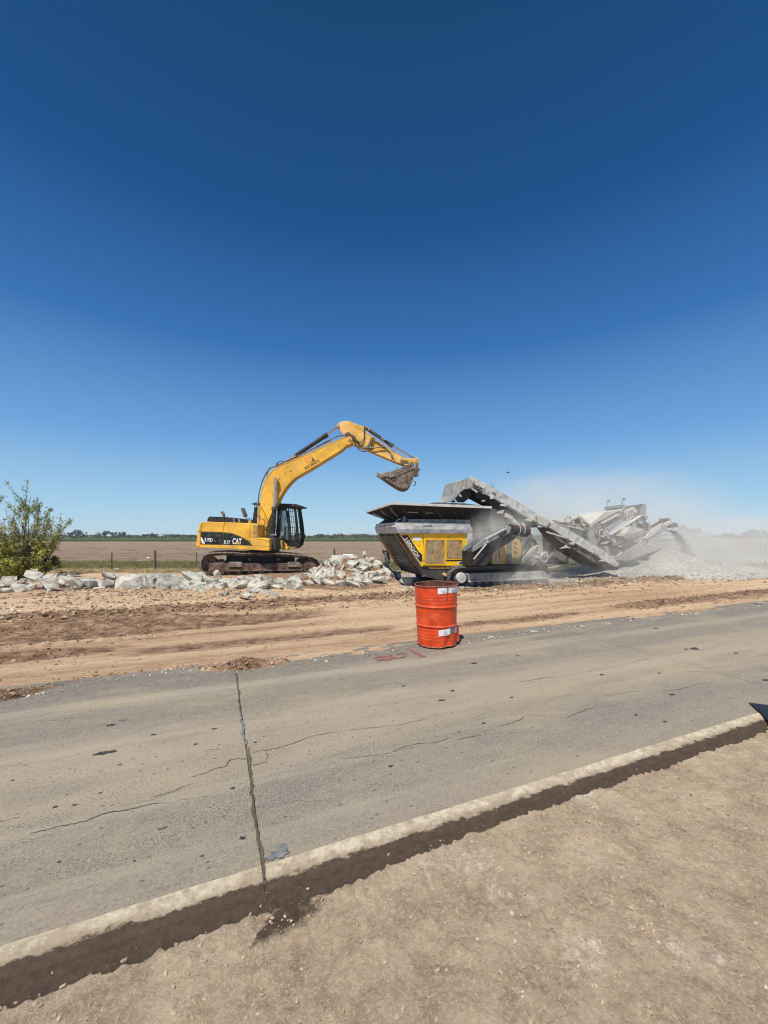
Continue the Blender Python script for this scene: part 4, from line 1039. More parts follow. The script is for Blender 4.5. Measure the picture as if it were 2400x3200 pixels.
wrap('tape_strip', M['tape_grey'], D(27), D(35), 0.795, 0.862, 0.0030)
t3 = wrap('tape_strip', M['tape'], D(6), D(42), 0.175, 0.262, 0.0045, 0.03)
wrap('tape_strip', M['tape_grey'], D(40), D(66), 0.20, 0.30, 0.0040, 0.03)
wrap('tape_strip', M['tape'], D(66), D(86), 0.19, 0.27, 0.0045)
for a0, z0, w in ((13, 0.815, 3), (17, 0.80, 3), (21, 0.81, 3), (44, 0.82, 5), (52, 0.815, 5), (62, 0.82, 5), (16, 0.788, 9), (45, 0.795, 20)):
    wrap('faded_print', M['print_grey'], D(a0), D(a0 + w), z0, z0 + 0.014, 0.0055, 0.0, t1)
for a0, z0, w in ((20, 0.200, 12), (21, 0.232, 8), (24, 0.218, 5)):
    wrap('faded_print', M['print_grey'], D(a0), D(a0 + w), z0, z0 + 0.007, 0.0062, 0.03, t3)
for i in range(26):
    a_, z_, L_ = random.uniform(-75, 75), random.uniform(0.08, 0.80), random.uniform(1.0, 7.0)
    if abs(z_ - 0.3) < 0.03 or abs(z_ - 0.58) < 0.03: continue
    wrap('scuff', M['drum_rim'] if i % 3 else M['drum_scuff'], D(a_), D(a_ + L_), z_, z_ + random.uniform(0.002, 0.007), 0.0030, random.uniform(-0.25, 0.25))
# torn flap at the lower right
ta = D(72)
MB().sheet([(0.265 * math.cos(ta), 0.265 * math.sin(ta), 0.265), (0.33 * math.cos(ta + .35), 0.33 * math.sin(ta + .35), 0.262), (0.335 * math.cos(ta + .35), 0.335 * math.sin(ta + .35), 0.045), (0.245 * math.cos(ta), 0.245 * math.sin(ta), 0.040)], 0.004).build('torn_flap', M['drum'], drum, FD)
wrap('rust_streak', M['drum_in'], D(30), D(31.6), 0.67, 0.79, 0.0025)

# little things on the ground
p = on_ground(990, 1908)
tag(MB().box(p.x - 0.014, p.x + 0.014, p.y - 0.01, p.y + 0.01, -0.03, 0.085).build('wooden_peg', M['fresh_wood']), 'short pale wooden survey peg driven into the bare soil', 'peg')
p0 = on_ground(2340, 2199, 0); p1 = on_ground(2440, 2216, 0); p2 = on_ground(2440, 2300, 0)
zt = 0.012  # thin raised black wedge at the right, its nature unknown
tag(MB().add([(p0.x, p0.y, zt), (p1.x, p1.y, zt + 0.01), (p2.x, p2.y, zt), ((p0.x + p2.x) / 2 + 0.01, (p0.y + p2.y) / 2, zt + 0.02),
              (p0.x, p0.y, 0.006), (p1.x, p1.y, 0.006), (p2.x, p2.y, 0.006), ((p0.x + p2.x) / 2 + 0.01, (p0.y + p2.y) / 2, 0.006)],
             [(0, 3, 2, 1), (4, 5, 6, 7), (0, 1, 5, 4), (1, 2, 6, 5), (2, 3, 7, 6), (3, 0, 4, 7)]).build('black_wedge', M['sheet']),
    'pointed thin black wedge lying over the pale slab edge', 'sheet')
for i, (u, v, s_, lab) in enumerate([(1665, 1976, 0.10, 'white flat concrete flake lying on the far edge of the slab'), (1982, 1935, 0.13, 'white chip on the slab edge below the gravel pile'),
                                     (1818, 1960, 0.10, 'dark stone on the far slab edge right of the drum'), (2370, 1888, 0.14, 'dark stone on the slab edge at the far right')]):
    p = on_ground(u, v); tag(place('loose_stone', PROT[i], None, Matrix.Translation((p.x, p.y, 0.015)) @ Matrix.Rotation(i, 4, 'Z') @ Matrix.Diagonal((s_ * 1.6, s_, s_ * 0.5, 1))), lab, 'stone')
#__PART2__
# ================================================================== EXCAVATOR
def poly(fr, f, pts, d): return [fr.px(*f(x, y), d) for x, y in pts]
C2 = crop(600, 1560, 0.21700); C3 = crop(780, 1540, 0.120555); C4 = crop(1020, 1300, 0.192887); C5 = crop(780, 1380, 0.192887)
YAW_T = R(22)
TILT = R(2.3)
FT = Frame((-5.16, 16.54, 0.10), YAW_T, TILT)
FU = Frame((-4.85, 16.40, 0.10), R(1.0), TILT)
ex = empty('excavator', FT, 'yellow crawler excavator with rusty tracks on the rubble, holding its bucket over the crusher', 'excavator')

def crawler(parent, fr, pts, d0, d1, nshoe, wide, m_shoe, m_dark, track_name='crawler_track', gro=0.022, label=None):
    """endless track: a chain band with each shoe bolted round it"""
    P = smooth_path([(p[0], 0, p[1]) for p in pts] + [(pts[0][0], 0, pts[0][1])], 6)
    L = [0]
    for i in range(len(P) - 1): L.append(L[-1] + (P[i + 1] - P[i]).length)
    tot = L[-1]; pitch = tot / nshoe
    def at(s_):
        s_ %= tot
        for i in range(len(L) - 1):
            if L[i + 1] >= s_:
                t = (s_ - L[i]) / max(1e-6, L[i + 1] - L[i]); return P[i].lerp(P[i + 1], t), (P[i + 1] - P[i]).normalized()
        return P[-1], (P[-1] - P[-2]).normalized()
    cx = sum(p.x for p in P) / len(P); cz = sum(p.z for p in P) / len(P)
    # chain band, a little inside the shoes
    outer = []; inner = []
    area = sum(P[i].x * P[i + 1].z - P[i + 1].x * P[i].z for i in range(len(P) - 1))
    sg = 1 if area > 0 else -1
    for k_ in range(nshoe * 2):
        p, t = at(k_ * pitch / 2); nrm = Vector((t.z, 0, -t.x)) * sg
        outer.append(p - nrm * 0.02); inner.append(p - nrm * 0.10)
    q = len(outer); dm = (d0 + d1) / 2; hw = min(0.13, (d1 - d0) * 0.3)
    vs = [(p.x, y, p.z) for y in (dm - hw, dm + hw) for p in outer + inner]
    fs = []
    for i in range(q):
        j = (i + 1) % q
        fs += [(i, j, q + j, q + i), (2 * q + i, 3 * q + i, 3 * q + j, 2 * q + j), (i, 2 * q + i, 2 * q + j, j), (q + i, q + j, 3 * q + j, 3 * q + i)]
    tr = MB().add(vs, fs).build(track_name, m_dark, parent, fr)
    if label: tr['label'] = label
    b = MB(); w = pitch * 0.47
    b.box(-w, w, d0, d1, -0.012, 0.010)
    for xo in (-w * 0.55, 0.0, w * 0.55): b.box(xo - 0.008, xo + 0.008, d0, d1, 0.010, 0.010 + gro)
    me = b.mesh('track_shoe', m_shoe)
    F0 = fr.M
    for k_ in range(nshoe):
        p, t = at((k_ + 0.5) * pitch); a = math.atan2(t.z, t.x)
        if sg > 0: a += math.pi
        w_ = F0 @ Matrix.Translation((p.x, 0, p.z)) @ Matrix.Rotation(-a, 4, 'Y')
        place('track_shoe', me, tr, w_)
    return tr

# --- undercarriage
DN, DI = -1.30, -0.72
tp = [(118, 1100), (106, 1060), (108, 1025), (125, 992), (165, 975), (240, 969), (330, 968), (400, 973), (470, 971), (560, 972), (660, 976), (760, 983), (840, 992), (885, 1003), (915, 1025), (931, 1060), (925, 1095), (900, 1119), (840, 1128),
      (700, 1131), (560, 1133), (420, 1134), (280, 1134), (180, 1131), (140, 1122)]
pts = poly(FT, C1, tp, DN)
crawler(ex, FT, pts, DN, DI, 46, 0.6, M['shoe'], M['rust'], label='near crawler track caked with pale mud')
crawler(ex, FT, pts, 0.72, 1.30, 46, 0.6, M['shoe'], M['rust'])
def plate(name, fr, f, pts, d0, d1, m, parent, bevel=0.0, label=None, **kw):
    return MB().prism(poly(fr, f, pts, d0), d0, d1).build(name, m, parent, fr, bevel=bevel, label=label, **kw)
for s_, (a, b_) in ((0, (DN + 0.05, DI + 0.05)), (1, (0.72, 1.25))):
    fb = MB().prism(poly(FT, C2, [(245, 925), (462, 912), (462, 1080), (450, 1092), (245, 1085)], DN + 0.05), a, b_)
    t_ = fb.build('track_guard', M['rust'], ex, FT, bevel=0.02)
    fb = MB().prism(poly(FT, C2, [(470, 930), (1580, 925), (1600, 950), (1590, 1030), (470, 1035)], DN + 0.1), a + 0.06, b_)
    t_ = fb.build('track_frame', M['rust'], ex, FT, bevel=0.015)
    plate('frame_flange', FT, C2, [(465, 1018), (1590, 1012), (1590, 1032), (465, 1040)], a + 0.0, a + 0.10, M['rust'], t_)
    for (x0, y0, x1, y1) in ((525, 905, 725, 975), (1380, 905, 1560, 975)):
        h_ = plate('carrier_bracket', FT, C2, [(x0, y0 + 15), (x0 + 20, y0), (x1 - 15, y0), (x1, y0 + 25), (x1, y1), (x0, y1)], a - 0.01, a + 0.12, M['shoe'], t_, 0.01)
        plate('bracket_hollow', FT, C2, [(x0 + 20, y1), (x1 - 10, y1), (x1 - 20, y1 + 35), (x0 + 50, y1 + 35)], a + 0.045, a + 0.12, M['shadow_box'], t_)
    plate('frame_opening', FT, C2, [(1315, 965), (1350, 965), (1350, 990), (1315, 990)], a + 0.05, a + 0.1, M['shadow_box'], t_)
    # idler, sprocket, rollers
    sx, sz = FT.px(*C1(868, 1068), DN + 0.06)
    sp = MB()
    nt_ = 21; vs = []
    for i in range(nt_ * 4):
        th = 2 * math.pi * i / (nt_ * 4); q = 0.285 + (0.035 if i % 4 in (1, 2) else 0); vs.append((sx + q * math.cos(th), sz + q * math.sin(th)))
    sp.prism(vs, a + 0.05, a + 0.13); sp.cyl((sx, a + 0.0, sz), (sx, a + 0.2, sz), 0.20, 24)
    so_ = sp.build('drive_sprocket', M['rust'], ex, FT)
    for i in range(10):
        th = 2 * math.pi * i / 10; c_ = (sx + 0.165 * math.cos(th), sz + 0.165 * math.sin(th)); MB().cyl((c_[0], a - 0.015, c_[1]), (c_[0], a + 0.01, c_[1]), 0.014, 6).build('bolt', M['shoe'], so_, FT)
    MB().cyl((sx, a - 0.03, sz), (sx, a + 0.01, sz), 0.09, 20).build('hub_cap', M['rust'], so_, FT)
    ix, iz = FT.px(*C1(158, 1062), DN + 0.06)
    MB().cyl((ix, a + 0.15, iz), (ix, a + 0.35, iz), 0.30, 28).build('idler_wheel', M['rust'], ex, FT)
    for i in range(7):
        rx, rz = FT.px(*C2(520 + i * 155, 1062), DN + 0.1)
        MB().cyl((rx, a + 0.08, rz), (rx, a + 0.30, rz), 0.075, 14).build('track_roller', M['rust'], ex, FT)
    for x_ in (830, 1245):
        rx, rz = FT.px(*C2(x_, 868), DN + 0.1)
        MB().cyl((rx, a + 0.1, rz), (rx, a + 0.30, rz), 0.055, 12).build('carrier_roller', M['rust'], ex, FT)
    st_ = MB(); q = poly(FT, C2, [(880, 1040), (870, 1088), (1035, 1088), (1030, 1040)], a)
    st_.tube([(p_[0], a - 0.03, p_[1]) for p_ in q], 0.014, 6); st_.build('track_guide_bar', M['rust'], t_, FT)
cb = MB().box(-1.3, 1.3, -0.75, 0.75, 0.42, 0.78); cb.cyl((0.15, 0, 0.72), (0.15, 0, 0.98), 0.62, 28)
cb.build('car_body', M['black'], ex, FT)

# --- upper structure (own slewing angle)
B0 = -1.27
def up(name, f, pts, d0, d1, m, parent=None, bevel=0.0, label=None): return plate(name, FU, f, pts, d0, d1, m, parent or ex, bevel, label)
cw = up('counterweight', C2, [(160, 322), (122, 342), (96, 385), (80, 455), (60, 600), (50, 640), (52, 686), (118, 693), (118, 655), (126, 470), (134, 400)], B0, 1.2, M['yellow'], None, 0.05)
up('counterweight_seam', C2, [(76, 460), (128, 464), (128, 470), (76, 466)], B0 - 0.004, B0 + 0.02, M['black'], cw)
hood = up('engine_housing', C2, [(166, 324), (488, 332), (858, 346), (944, 356), (940, 560), (930, 690), (118, 692), (130, 470), (140, 400)], B0 + 0.03, 1.15, M['yellow'], None, 0.04)
up('hood_panel', C2, [(165, 323), (486, 331), (462, 360), (450, 420), (446, 476), (132, 468), (140, 400), (150, 350)], B0, B0 + 0.05, M['yellow'], None, 0.015)
up('hood_panel', C2, [(492, 332), (862, 346), (846, 385), (836, 470), (828, 612), (740, 562), (650, 518), (560, 490), (455, 478), (458, 420), (470, 365)], B0, B0 + 0.05, M['yellow'], None, 0.015)
dr = up('side_door', C2, [(130, 474), (446, 482), (446, 656), (120, 650)], B0 + 0.004, B0 + 0.05, M['decal'], None, 0.006)
d2 = up('side_door', C2, [(452, 484), (560, 496), (650, 524), (740, 568), (828, 618), (864, 668), (452, 657)], B0 + 0.004, B0 + 0.05, M['decal'], None, 0.006)
up('door_catch', C2, [(345, 500), (410, 500), (410, 545), (345, 545)], B0 - 0.006, B0 + 0.02, M['hull'], dr, 0.004)
up('warning_stripe', C2, [(126, 545), (140, 548), (188, 640), (122, 640)], B0 - 0.003, B0 + 0.01, M['white'], dr)
up('warning_stripe', C2, [(124, 590), (150, 640), (122, 640)], B0 - 0.006, B0 + 0.01, M['red'], dr)
def fpos(f, x, y, d): q = FU.px(*f(x, y), d); return Vector((q[0], d, q[1]))
def utext(s, f, x0, y0, x1, y1, m, parent, d=B0 - 0.004, bold=0.0, **kw):
    a, b_ = fpos(f, x0, y1, d), fpos(f, x1, y0, d)
    return text(s, m, parent, FU, a, b_.x - a.x, b_.z - a.z, bold=bold, **kw)
utext('319D', C2, 178, 560, 300, 610, M['white'], dr, bold=0.02)
utext('L', C2, 322, 575, 345, 612, M['galv_dark'], dr)
utext('K17', C2, 460, 595, 550, 647, M['white'], d2, bold=0.02)
utext('CAT', C2, 580, 565, 718, 648, M['white'], d2, bold=0.03)
up('yellow_triangle', C2, [(648, 608), (686, 650), (612, 650)], B0 - 0.012, B0, M['yellow'], d2)
up('sill_beam', C2, [(118, 656), (452, 660), (864, 674), (1114, 690), (1108, 742), (118, 694)], B0 - 0.02, -0.2, M['yellow'], None, 0.01)
sb = up('step_box', C2, [(830, 562), (918, 562), (940, 552), (1112, 572), (1116, 686), (866, 672), (830, 620)], B0, -0.30, M['yellow'], None, 0.015)
up('box_seam', C2, [(925, 568), (1010, 580), (1112, 614), (1112, 619), (1010, 585), (925, 573)], B0 - 0.003, B0 + 0.02, M['black'], sb)
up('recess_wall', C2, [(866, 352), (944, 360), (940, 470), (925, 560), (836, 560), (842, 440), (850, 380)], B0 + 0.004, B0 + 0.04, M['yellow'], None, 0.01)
up('recess_wall', C2, [(885, 365), (944, 372), (940, 560), (884, 556), (868, 470)], B0 + 0.0, B0 + 0.02, M['yellow_dark'], None, 0.004)  # concave shading of the recess put in as darker yellow
up('deck_plate', C2, [(1116, 560), (1200, 565), (1200, 720), (1108, 740)], -0.9, 0.15, M['hull'], None, 0.01)
up('platform_front', C2, [(1200, 560), (1300, 600), (1300, 720), (1200, 725)], -0.2, 0.25, M['yellow_dark'], None, 0.01)
# black louvred top of the engine hood
gt = up('engine_grille_box', C2, [(215, 320), (222, 285), (240, 255), (262, 248), (480, 256), (650, 270), (775, 286), (792, 305), (802, 336)], -0.95, 0.8, M['black'], None, 0.01)
for i in range(9):
    x_ = 262 + i * 24
    up('louvre', C2, [(x_, 262), (x_ + 9, 262), (x_ + 7, 316), (x_ - 5, 316)], -0.985, -0.93, M['hull'], gt)
for x_ in (600, 675): up('hood_hinge', C2, [(x_ - 10, 276), (x_ + 6, 272), (x_ + 16, 330), (x_ - 4, 332)], -0.99, -0.90, M['galv_dark'], gt)
pp = [fpos(C2, 458, 262, -0.5), fpos(C2, 458, 232, -0.5), fpos(C2, 450, 208, -0.5), fpos(C2, 428, 182, -0.5)]
MB().tube(smooth_path(pp, 4), 0.055, 10).build('exhaust_pipe', M['rust'], ex, FU, smooth=True)
mr = up('mirror', C2, [(700, 138), (712, 128), (746, 124), (754, 132), (796, 238), (792, 252), (752, 262), (744, 256)], -1.30, -1.24, M['hull'], None, 0.01)
MB().tube(smooth_path([fpos(C2, x_, y_, -1.24) for x_, y_ in ((765, 262), (790, 275), (835, 278), (860, 295), (862, 335))], 4), 0.012, 6).build('mirror_arm', M['black'], mr, FU)
up('lamp_bracket', C2, [(785, 345), (812, 335), (808, 305), (860, 300), (850, 345), (815, 392), (795, 390)], -1.22, -1.15, M['yellow_dark'], None, 0.006)

# --- cab
CN, CF = 0.22, 1.20
cab = up('cab_frame', C3, [(70, 780), (95, 520), (130, 395), (165, 345), (205, 335), (205, 785)], CN, CF, M['black'], None, 0.02)
up('cab_roof_guard', C3, [(60, 266), (225, 262), (800, 274), (1190, 288), (1375, 342), (1375, 372), (1240, 380), (800, 362), (225, 300), (60, 300)], CN - 0.03, CF + 0.03, M['black'], None, 0.01)
up('roof_lamp', C3, [(1090, 298), (1190, 298), (1175, 335), (1075, 333)], CN - 0.045, CN + 0.03, M['galv_dark'], cab)
up('roof_beam', C3, [(205, 340), (960, 366), (960, 462), (205, 430)], CN, CN + 0.08, M['black'], cab)
up('roof_beam', C3, [(205, 340), (960, 366), (960, 462), (205, 430)], CF - 0.08, CF, M['black'], cab)
up('cab_sill', C3, [(690, 1190), (860, 1190), (860, 1220), (1010, 1220), (1200, 1200), (1280, 1370), (1210, 1420), (1180, 1450), (860, 1400), (690, 1400)], CN, CF, M['black'], cab, 0.01)
for dd in (CN, CF - 0.07):
    up('front_pillar', C3, [(935, 465), (985, 455), (1015, 600), (1060, 1000), (1050, 1380), (1000, 1370), (1000, 1000), (955, 620)], dd, dd + 0.07, M['black'], cab)
    up('centre_pillar', C3, [(740, 440), (800, 440), (780, 780), (760, 1200), (690, 1200), (700, 800)], dd, dd + 0.07, M['black'], cab)
w1 = up('side_window', C3, [(800, 445), (940, 455), (985, 700), (1000, 1000), (1000, 1225), (770, 1210), (785, 780)], CN + 0.02, CN + 0.03, M['glass'], cab)
up('far_window', C3, [(800, 445), (940, 455), (985, 700), (1000, 1000), (1000, 1225), (770, 1210), (785, 780)], CF - 0.05, CF - 0.04, M['glass'], cab)
MB().tube([fpos(C3, 975, 600, CN - 0.02), fpos(C3, 930, 595, CN - 0.05), fpos(C3, 925, 700, CN - 0.05), fpos(C3, 968, 722, CN - 0.02)], 0.011, 6).build('grab_handle', M['black'], cab, FU)
st_ = up('driver_seat', C3, [(905, 960), (985, 935), (1010, 1150), (1005, 1222), (860, 1220), (865, 1180)], 0.48, 0.92, M['seat'], None, 0.04)
up('headrest', C3, [(910, 870), (950, 860), (970, 875), (960, 930), (905, 960), (880, 985)], 0.58, 0.82, M['hull'], st_, 0.03)
MB().tube([fpos(C3, 770 + 45 * (1 + math.cos(t_)), 965 + 20 * math.sin(t_), 0.70 + 0.18 * math.sin(t_)) for t_ in [i * math.pi / 8 for i in range(16)]], 0.014, 5, closed=True).build('steering_wheel', M['black'], ex, FU)
# front guard: bars in two planes
gd = up('guard_frame', C3, [(1010, 370), (1245, 380), (1250, 400), (1010, 395)], CN, CF, M['black'])
barsx = [(1000, 985), (1045, 1060), (1095, 1130), (1150, 1190), (1200, 1245), (1250, 1335)]
for i in range(6):
    t_ = i / 5.0
    xt, xm, xb = 1005 + 240 * t_, 1075 + 255 * t_, 1060 + 225 * t_
    for dd in ((CN + 0.01, CF - 0.01) if i in (0, 5) else (CN + 0.01,)):
        w_ = 0.026 if i in (0, 5) else 0.014
        MB().tube([fpos(C3, xt, 385, dd), fpos(C3, (xt + xm) / 2 + 8, 760, dd), fpos(C3, xm, 1140, dd), fpos(C3, xb, 1385 - 20 * t_, dd)], w_, 6).build('guard_bar', M['black'], gd, FU)
for j in range(9):
    d_ = CN + 0.10 + j * 0.10
    MB().tube([fpos(C3, 1225 + 2 * 0, 385, CN) + Vector((0, d_ - CN, 0)), fpos(C3, 1285, 760, CN) + Vector((0, d_ - CN, 0)), fpos(C3, 1325, 1145, CN) + Vector((0, d_ - CN, 0)), fpos(C3, 1280, 1365, CN) + Vector((0, d_ - CN, 0))], 0.014, 5).build('guard_bar', M['black'], gd, FU)
for y_, xs in ((480, (1010, 1245)), (620, (1030, 1265)), (760, (1045, 1285)), (900, (1060, 1300)), (1050, (1070, 1318)), (1200, (1070, 1312))):
    a, b_ = fpos(C3, xs[0], y_, CN + 0.01), fpos(C3, xs[1], y_, CN + 0.01)
    MB().tube([a, b_], 0.012, 5).tube([b_, b_ + Vector((0, CF - CN - 0.02, 0))], 0.012, 5).build('guard_crossbar', M['black'], gd, FU)
up('guard_plate', C3, [(1150, 420), (1200, 430), (1255, 900), (1270, 1360), (1160, 1390), (1190, 900)], CN + 0.05, CN + 0.09, M['black'], gd)
MB().tube([fpos(C3, 1265, 655, CN), fpos(C3, 1310, 657, CN)], 0.018, 8).build('guard_lamp', M['black'], gd, FU)
up('cab_foot_panel', C3, [(848, 1245), (880, 1255), (935, 1305), (962, 1345), (960, 1382), (848, 1382)], CN - 0.10, CN, M['yellow'], None, 0.006)
up('cab_foot_panel', C3, [(848, 1390), (1012, 1388), (1000, 1440), (975, 1472), (850, 1482)], CN - 0.14, CN + 0.1, M['yellow'], None, 0.01)
up('cab_floor_beam', C3, [(1005, 1390), (1210, 1400), (1195, 1430), (1130, 1450), (985, 1475)], CN, CF, M['yellow_dark'], None, 0.01)

# --- boom
BD = 0.27
bm_pts = [(503, 850), (500, 790), (506, 700), (516, 640), (522, 585), (532, 525), (552, 465), (580, 420), (610, 392), (650, 368), (700, 345), (780, 312), (850, 284), (930, 245), (1000, 213), (1060, 184), (1095, 172), (1135, 165), (1152, 178), (1154, 200), (1140, 216), (1110, 226), (1080, 254), (1020, 292), (960, 328), (900, 366), (850, 396), (800, 424), (757, 450), (728, 476), (700, 508), (675, 542), (655, 576), (636, 612), (615, 655), (592, 700), (572, 750), (558, 800), (552, 850), (540, 876), (518, 876)]
boom = up('boom', C1, bm_pts, -BD, BD, M['yellow'], None, 0.012)
edge = bm_pts[2:18]
def strip(name, m, parent, pts, wpx, d0, d1):
    b = MB(); P = [FU.px(*C1(*p), -BD) for p in pts]
    for i in range(len(P) - 1): b.bar((P[i][0], (d0 + d1) / 2, P[i][1]), (P[i + 1][0], (d0 + d1) / 2, P[i + 1][1]), abs(d1 - d0), wpx)
    return b.build(name, m, parent, FU)
strip('flange', M['stick_yellow'], boom, edge, 0.025, -BD - 0.012, -BD + 0.02)
strip('weld_seam', M['yellow_dark'], boom, [(796, 330), (835, 402)], 0.010, -BD - 0.003, -BD + 0.01)
strip('weld_seam', M['yellow_dark'], boom, [(1048, 208), (1064, 250)], 0.014, -BD - 0.003, -BD + 0.01)
def pin(name, f, x, y, r, d0, d1, m, parent, n=18):
    p0 = fpos(f, x, y, d0); return MB().cyl((p0.x, d0, p0.z), (p0.x, d1, p0.z), r, n).build(name, m, parent, FU)
pin('pin', C1, 1136, 181, 0.085, -BD - 0.03, BD + 0.03, M['stick_yellow'], boom)
pin('pin_cap', C1, 1136, 181, 0.045, -BD - 0.045, -BD, M['worn_steel'], boom)
pin('boss', C1, 625, 452, 0.13, -BD - 0.02, BD + 0.02, M['yellow'], boom)
pin('foot_pin', C1, 535, 832, 0.10, -BD - 0.05, BD + 0.05, M['yellow_dark'], boom)
up('boom_foot_bracket', C3, [(140, 975), (250, 975), (260, 1000), (300, 985), (350, 975), (400, 990), (425, 1040), (420, 1100), (395, 1160), (235, 1155), (240, 1010), (140, 1008)], -BD - 0.12, -BD - 0.05, M['yellow'], None, 0.008)
pin('bracket_pin', C3, 355, 1052, 0.045, -BD - 0.14, -BD, M['shadow_box'], boom)
up('bracket_rib', C3, [(245, 860), (395, 850), (405, 880), (300, 905), (290, 960), (250, 960)], -BD - 0.10, -BD - 0.05, M['stick_yellow'], boom, 0.004)
# logo and name on the boom
up('sun_logo', C5, [(880, 275), (930, 240), (1000, 212), (1018, 260), (1000, 300), (975, 335), (940, 355), (905, 330)], -BD - 0.003, -BD + 0.01, M['orange_print'], boom)
up('sail_logo', C5, [(1018, 248), (1056, 306), (1000, 335), (978, 364), (985, 345), (1000, 322), (1018, 312)], -BD - 0.006, -BD + 0.01, M['decal'], boom)
a, b_ = fpos(C5, 914, 452, -BD - 0.004), fpos(C5, 1140, 320, -BD - 0.004)
rt = math.atan2(b_.z - a.z, b_.x - a.x)
text('ROCABADO', M['decal'], boom, FU, a, (b_ - a).length, 0.115, rot=rt, bold=0.01)
text('SRL', M['decal'], boom, FU, fpos(C5, 660, 486, -BD - 0.004), 0.06, 0.07, rot=0.1)
for (x_, y_) in ((602, 405), (572, 512), (368, 850)): pin('lug', C5, x_, y_, 0.022, -BD - 0.02, -BD, M['yellow_dark'], boom, 8)
# boom cylinders either side
for sd in (-1, 1):
    d_ = sd * 0.44
    tp_, mp_, bt_ = FU.px(*C1(624, 455), -0.44), FU.px(*C1(613, 655), -0.44), FU.px(*C1(603, 865), -0.44)
    cyl_ = MB().cyl((mp_[0], d_, mp_[1]), (bt_[0], d_, bt_[1]), 0.088, 16).build('boom_cylinder', M['black'], ex, FU, smooth='auto')
    MB().cyl((tp_[0], d_, tp_[1]), (mp_[0], d_, mp_[1] - 0.02), 0.052, 14).build('piston_rod', M['chrome'], cyl_, FU, smooth='auto')
    MB().cyl((tp_[0], d_ - 0.07, tp_[1]), (tp_[0], d_ + 0.07, tp_[1]), 0.095, 16).build('rod_eye', M['stick_yellow'], cyl_, FU, smooth='auto')
    MB().cyl((tp_[0], d_ - 0.085, tp_[1]), (tp_[0], d_ + 0.085, tp_[1]), 0.05, 12).build('rod_pin', M['worn_steel'], cyl_, FU)
    MB().cyl((mp_[0], d_, mp_[1] + 0.03), (mp_[0] - 0.005, d_, mp_[1] - 0.10), 0.105, 16).build('gland', M['hull'], cyl_, FU)
    qq = [(mp_[0] + 0.11, d_ - 0.02, mp_[1] - 0.06), (mp_[0] + 0.13, d_ - 0.02, mp_[1] - 0.5), (bt_[0] + 0.12, d_ - 0.02, bt_[1] + 0.35)]
    MB().tube(qq, 0.016, 6).build('cylinder_pipe', M['galv_dark'], cyl_, FU)
# stick cylinder on top of the boom
a, b_, c_ = fpos(C1, 747, 306, 0), fpos(C1, 975, 153, 0), fpos(C1, 1048, 92, 0)
sc_ = MB().cyl(a, b_, 0.088, 16).build('stick_cylinder', M['black'], ex, FU, smooth='auto')
MB().cyl(b_ - (b_ - a).normalized() * 0.17, b_ + (b_ - a).normalized() * 0.04, 0.11, 16).build('gland', M['black'], sc_, FU)
MB().cyl(b_, c_, 0.050, 14).build('piston_rod', M['chrome'], sc_, FU, smooth='auto')
MB().bar(fpos(C1, 722, 322, 0), fpos(C1, 760, 296, 0), 0.2, 0.12).build('cylinder_mount', M['worn_steel'], sc_, FU)
MB().tube([a + Vector((0, -0.08, -0.06)), (a + b_) / 2 + Vector((0, -0.09, -0.10)), b_ + Vector((-.1, -0.08, -0.09))], 0.016, 6).build('cylinder_pipe', M['black'], sc_, FU)
# stick
SD = 0.19
stick = up('stick', C4, [(228, 92), (262, 85), (375, 80), (440, 112), (560, 156), (625, 236), (750, 330), (880, 425), (1000, 505), (1130, 592), (1272, 678), (1330, 745), (1335, 790), (1288, 802), (1110, 742), (900, 650), (700, 566), (600, 522), (450, 462), (415, 445), (405, 395), (350, 300), (300, 310), (268, 285), (245, 220)], -SD, SD, M['stick_yellow'], None, 0.010)
up('stick_lobe', C4, [(165, 140), (185, 124), (232, 92), (262, 290), (225, 238), (190, 195), (163, 178), (158, 158)], -SD + 0.04, SD - 0.04, M['stick_yellow'], stick, 0.006)
pin('pin', C4, 184, 152, 0.07, -SD - 0.02, SD + 0.02, M['worn_steel'], stick)
up('lug', C4, [(530, 170), (590, 160), (612, 175), (600, 240), (570, 205)], -0.10, 0.10, M['stick_yellow'], stick, 0.006)
up('edge_plate', C4, [(375, 82), (382, 84), (760, 345), (1290, 690), (1286, 698), (750, 352)], -SD - 0.008, -SD + 0.01, M['yellow_dark'], stick)
up('weld_seam', C4, [(662, 290), (668, 294), (600, 478), (594, 475)], -SD - 0.003, -SD + 0.01, M['yellow_dark'], stick)
# bucket cylinder
a, b_, c_ = fpos(C4, 610, 195, 0), fpos(C4, 1060, 478, 0), fpos(C4, 1462, 712, 0)
a += Vector((0, 0, 0.05))
bc = MB().cyl(a, b_, 0.070, 16).build('bucket_cylinder', M['black'], ex, FU, smooth='auto')
MB().cyl(b_ - (b_ - a).normalized() * 0.16, b_ + (b_ - a).normalized() * 0.05, 0.095, 16).build('gland', M['hull'], bc, FU)
MB().cyl(b_, c_, 0.042, 12).build('piston_rod', M['chrome'], bc, FU, smooth='auto')
for t0, t1 in ((0.02, 0.10), (0.14, 0.19), (0.62, 0.66), (0.70, 0.73)):
    MB().cyl(a.lerp(b_, t0), a.lerp(b_, t1), 0.083, 14).build('cylinder_clamp', M['worn_steel'], bc, FU)
MB().tube(smooth_path([a + Vector((0, -.09, .0)), a.lerp(b_, .3) + Vector((0, -.1, 0.0)), a.lerp(b_, .55) + Vector((0, -.1, -.07)), a.lerp(b_, .7) + Vector((0, -.1, -.03))], 5), 0.02, 6).build('cylinder_hose', M['hose'], bc, FU)
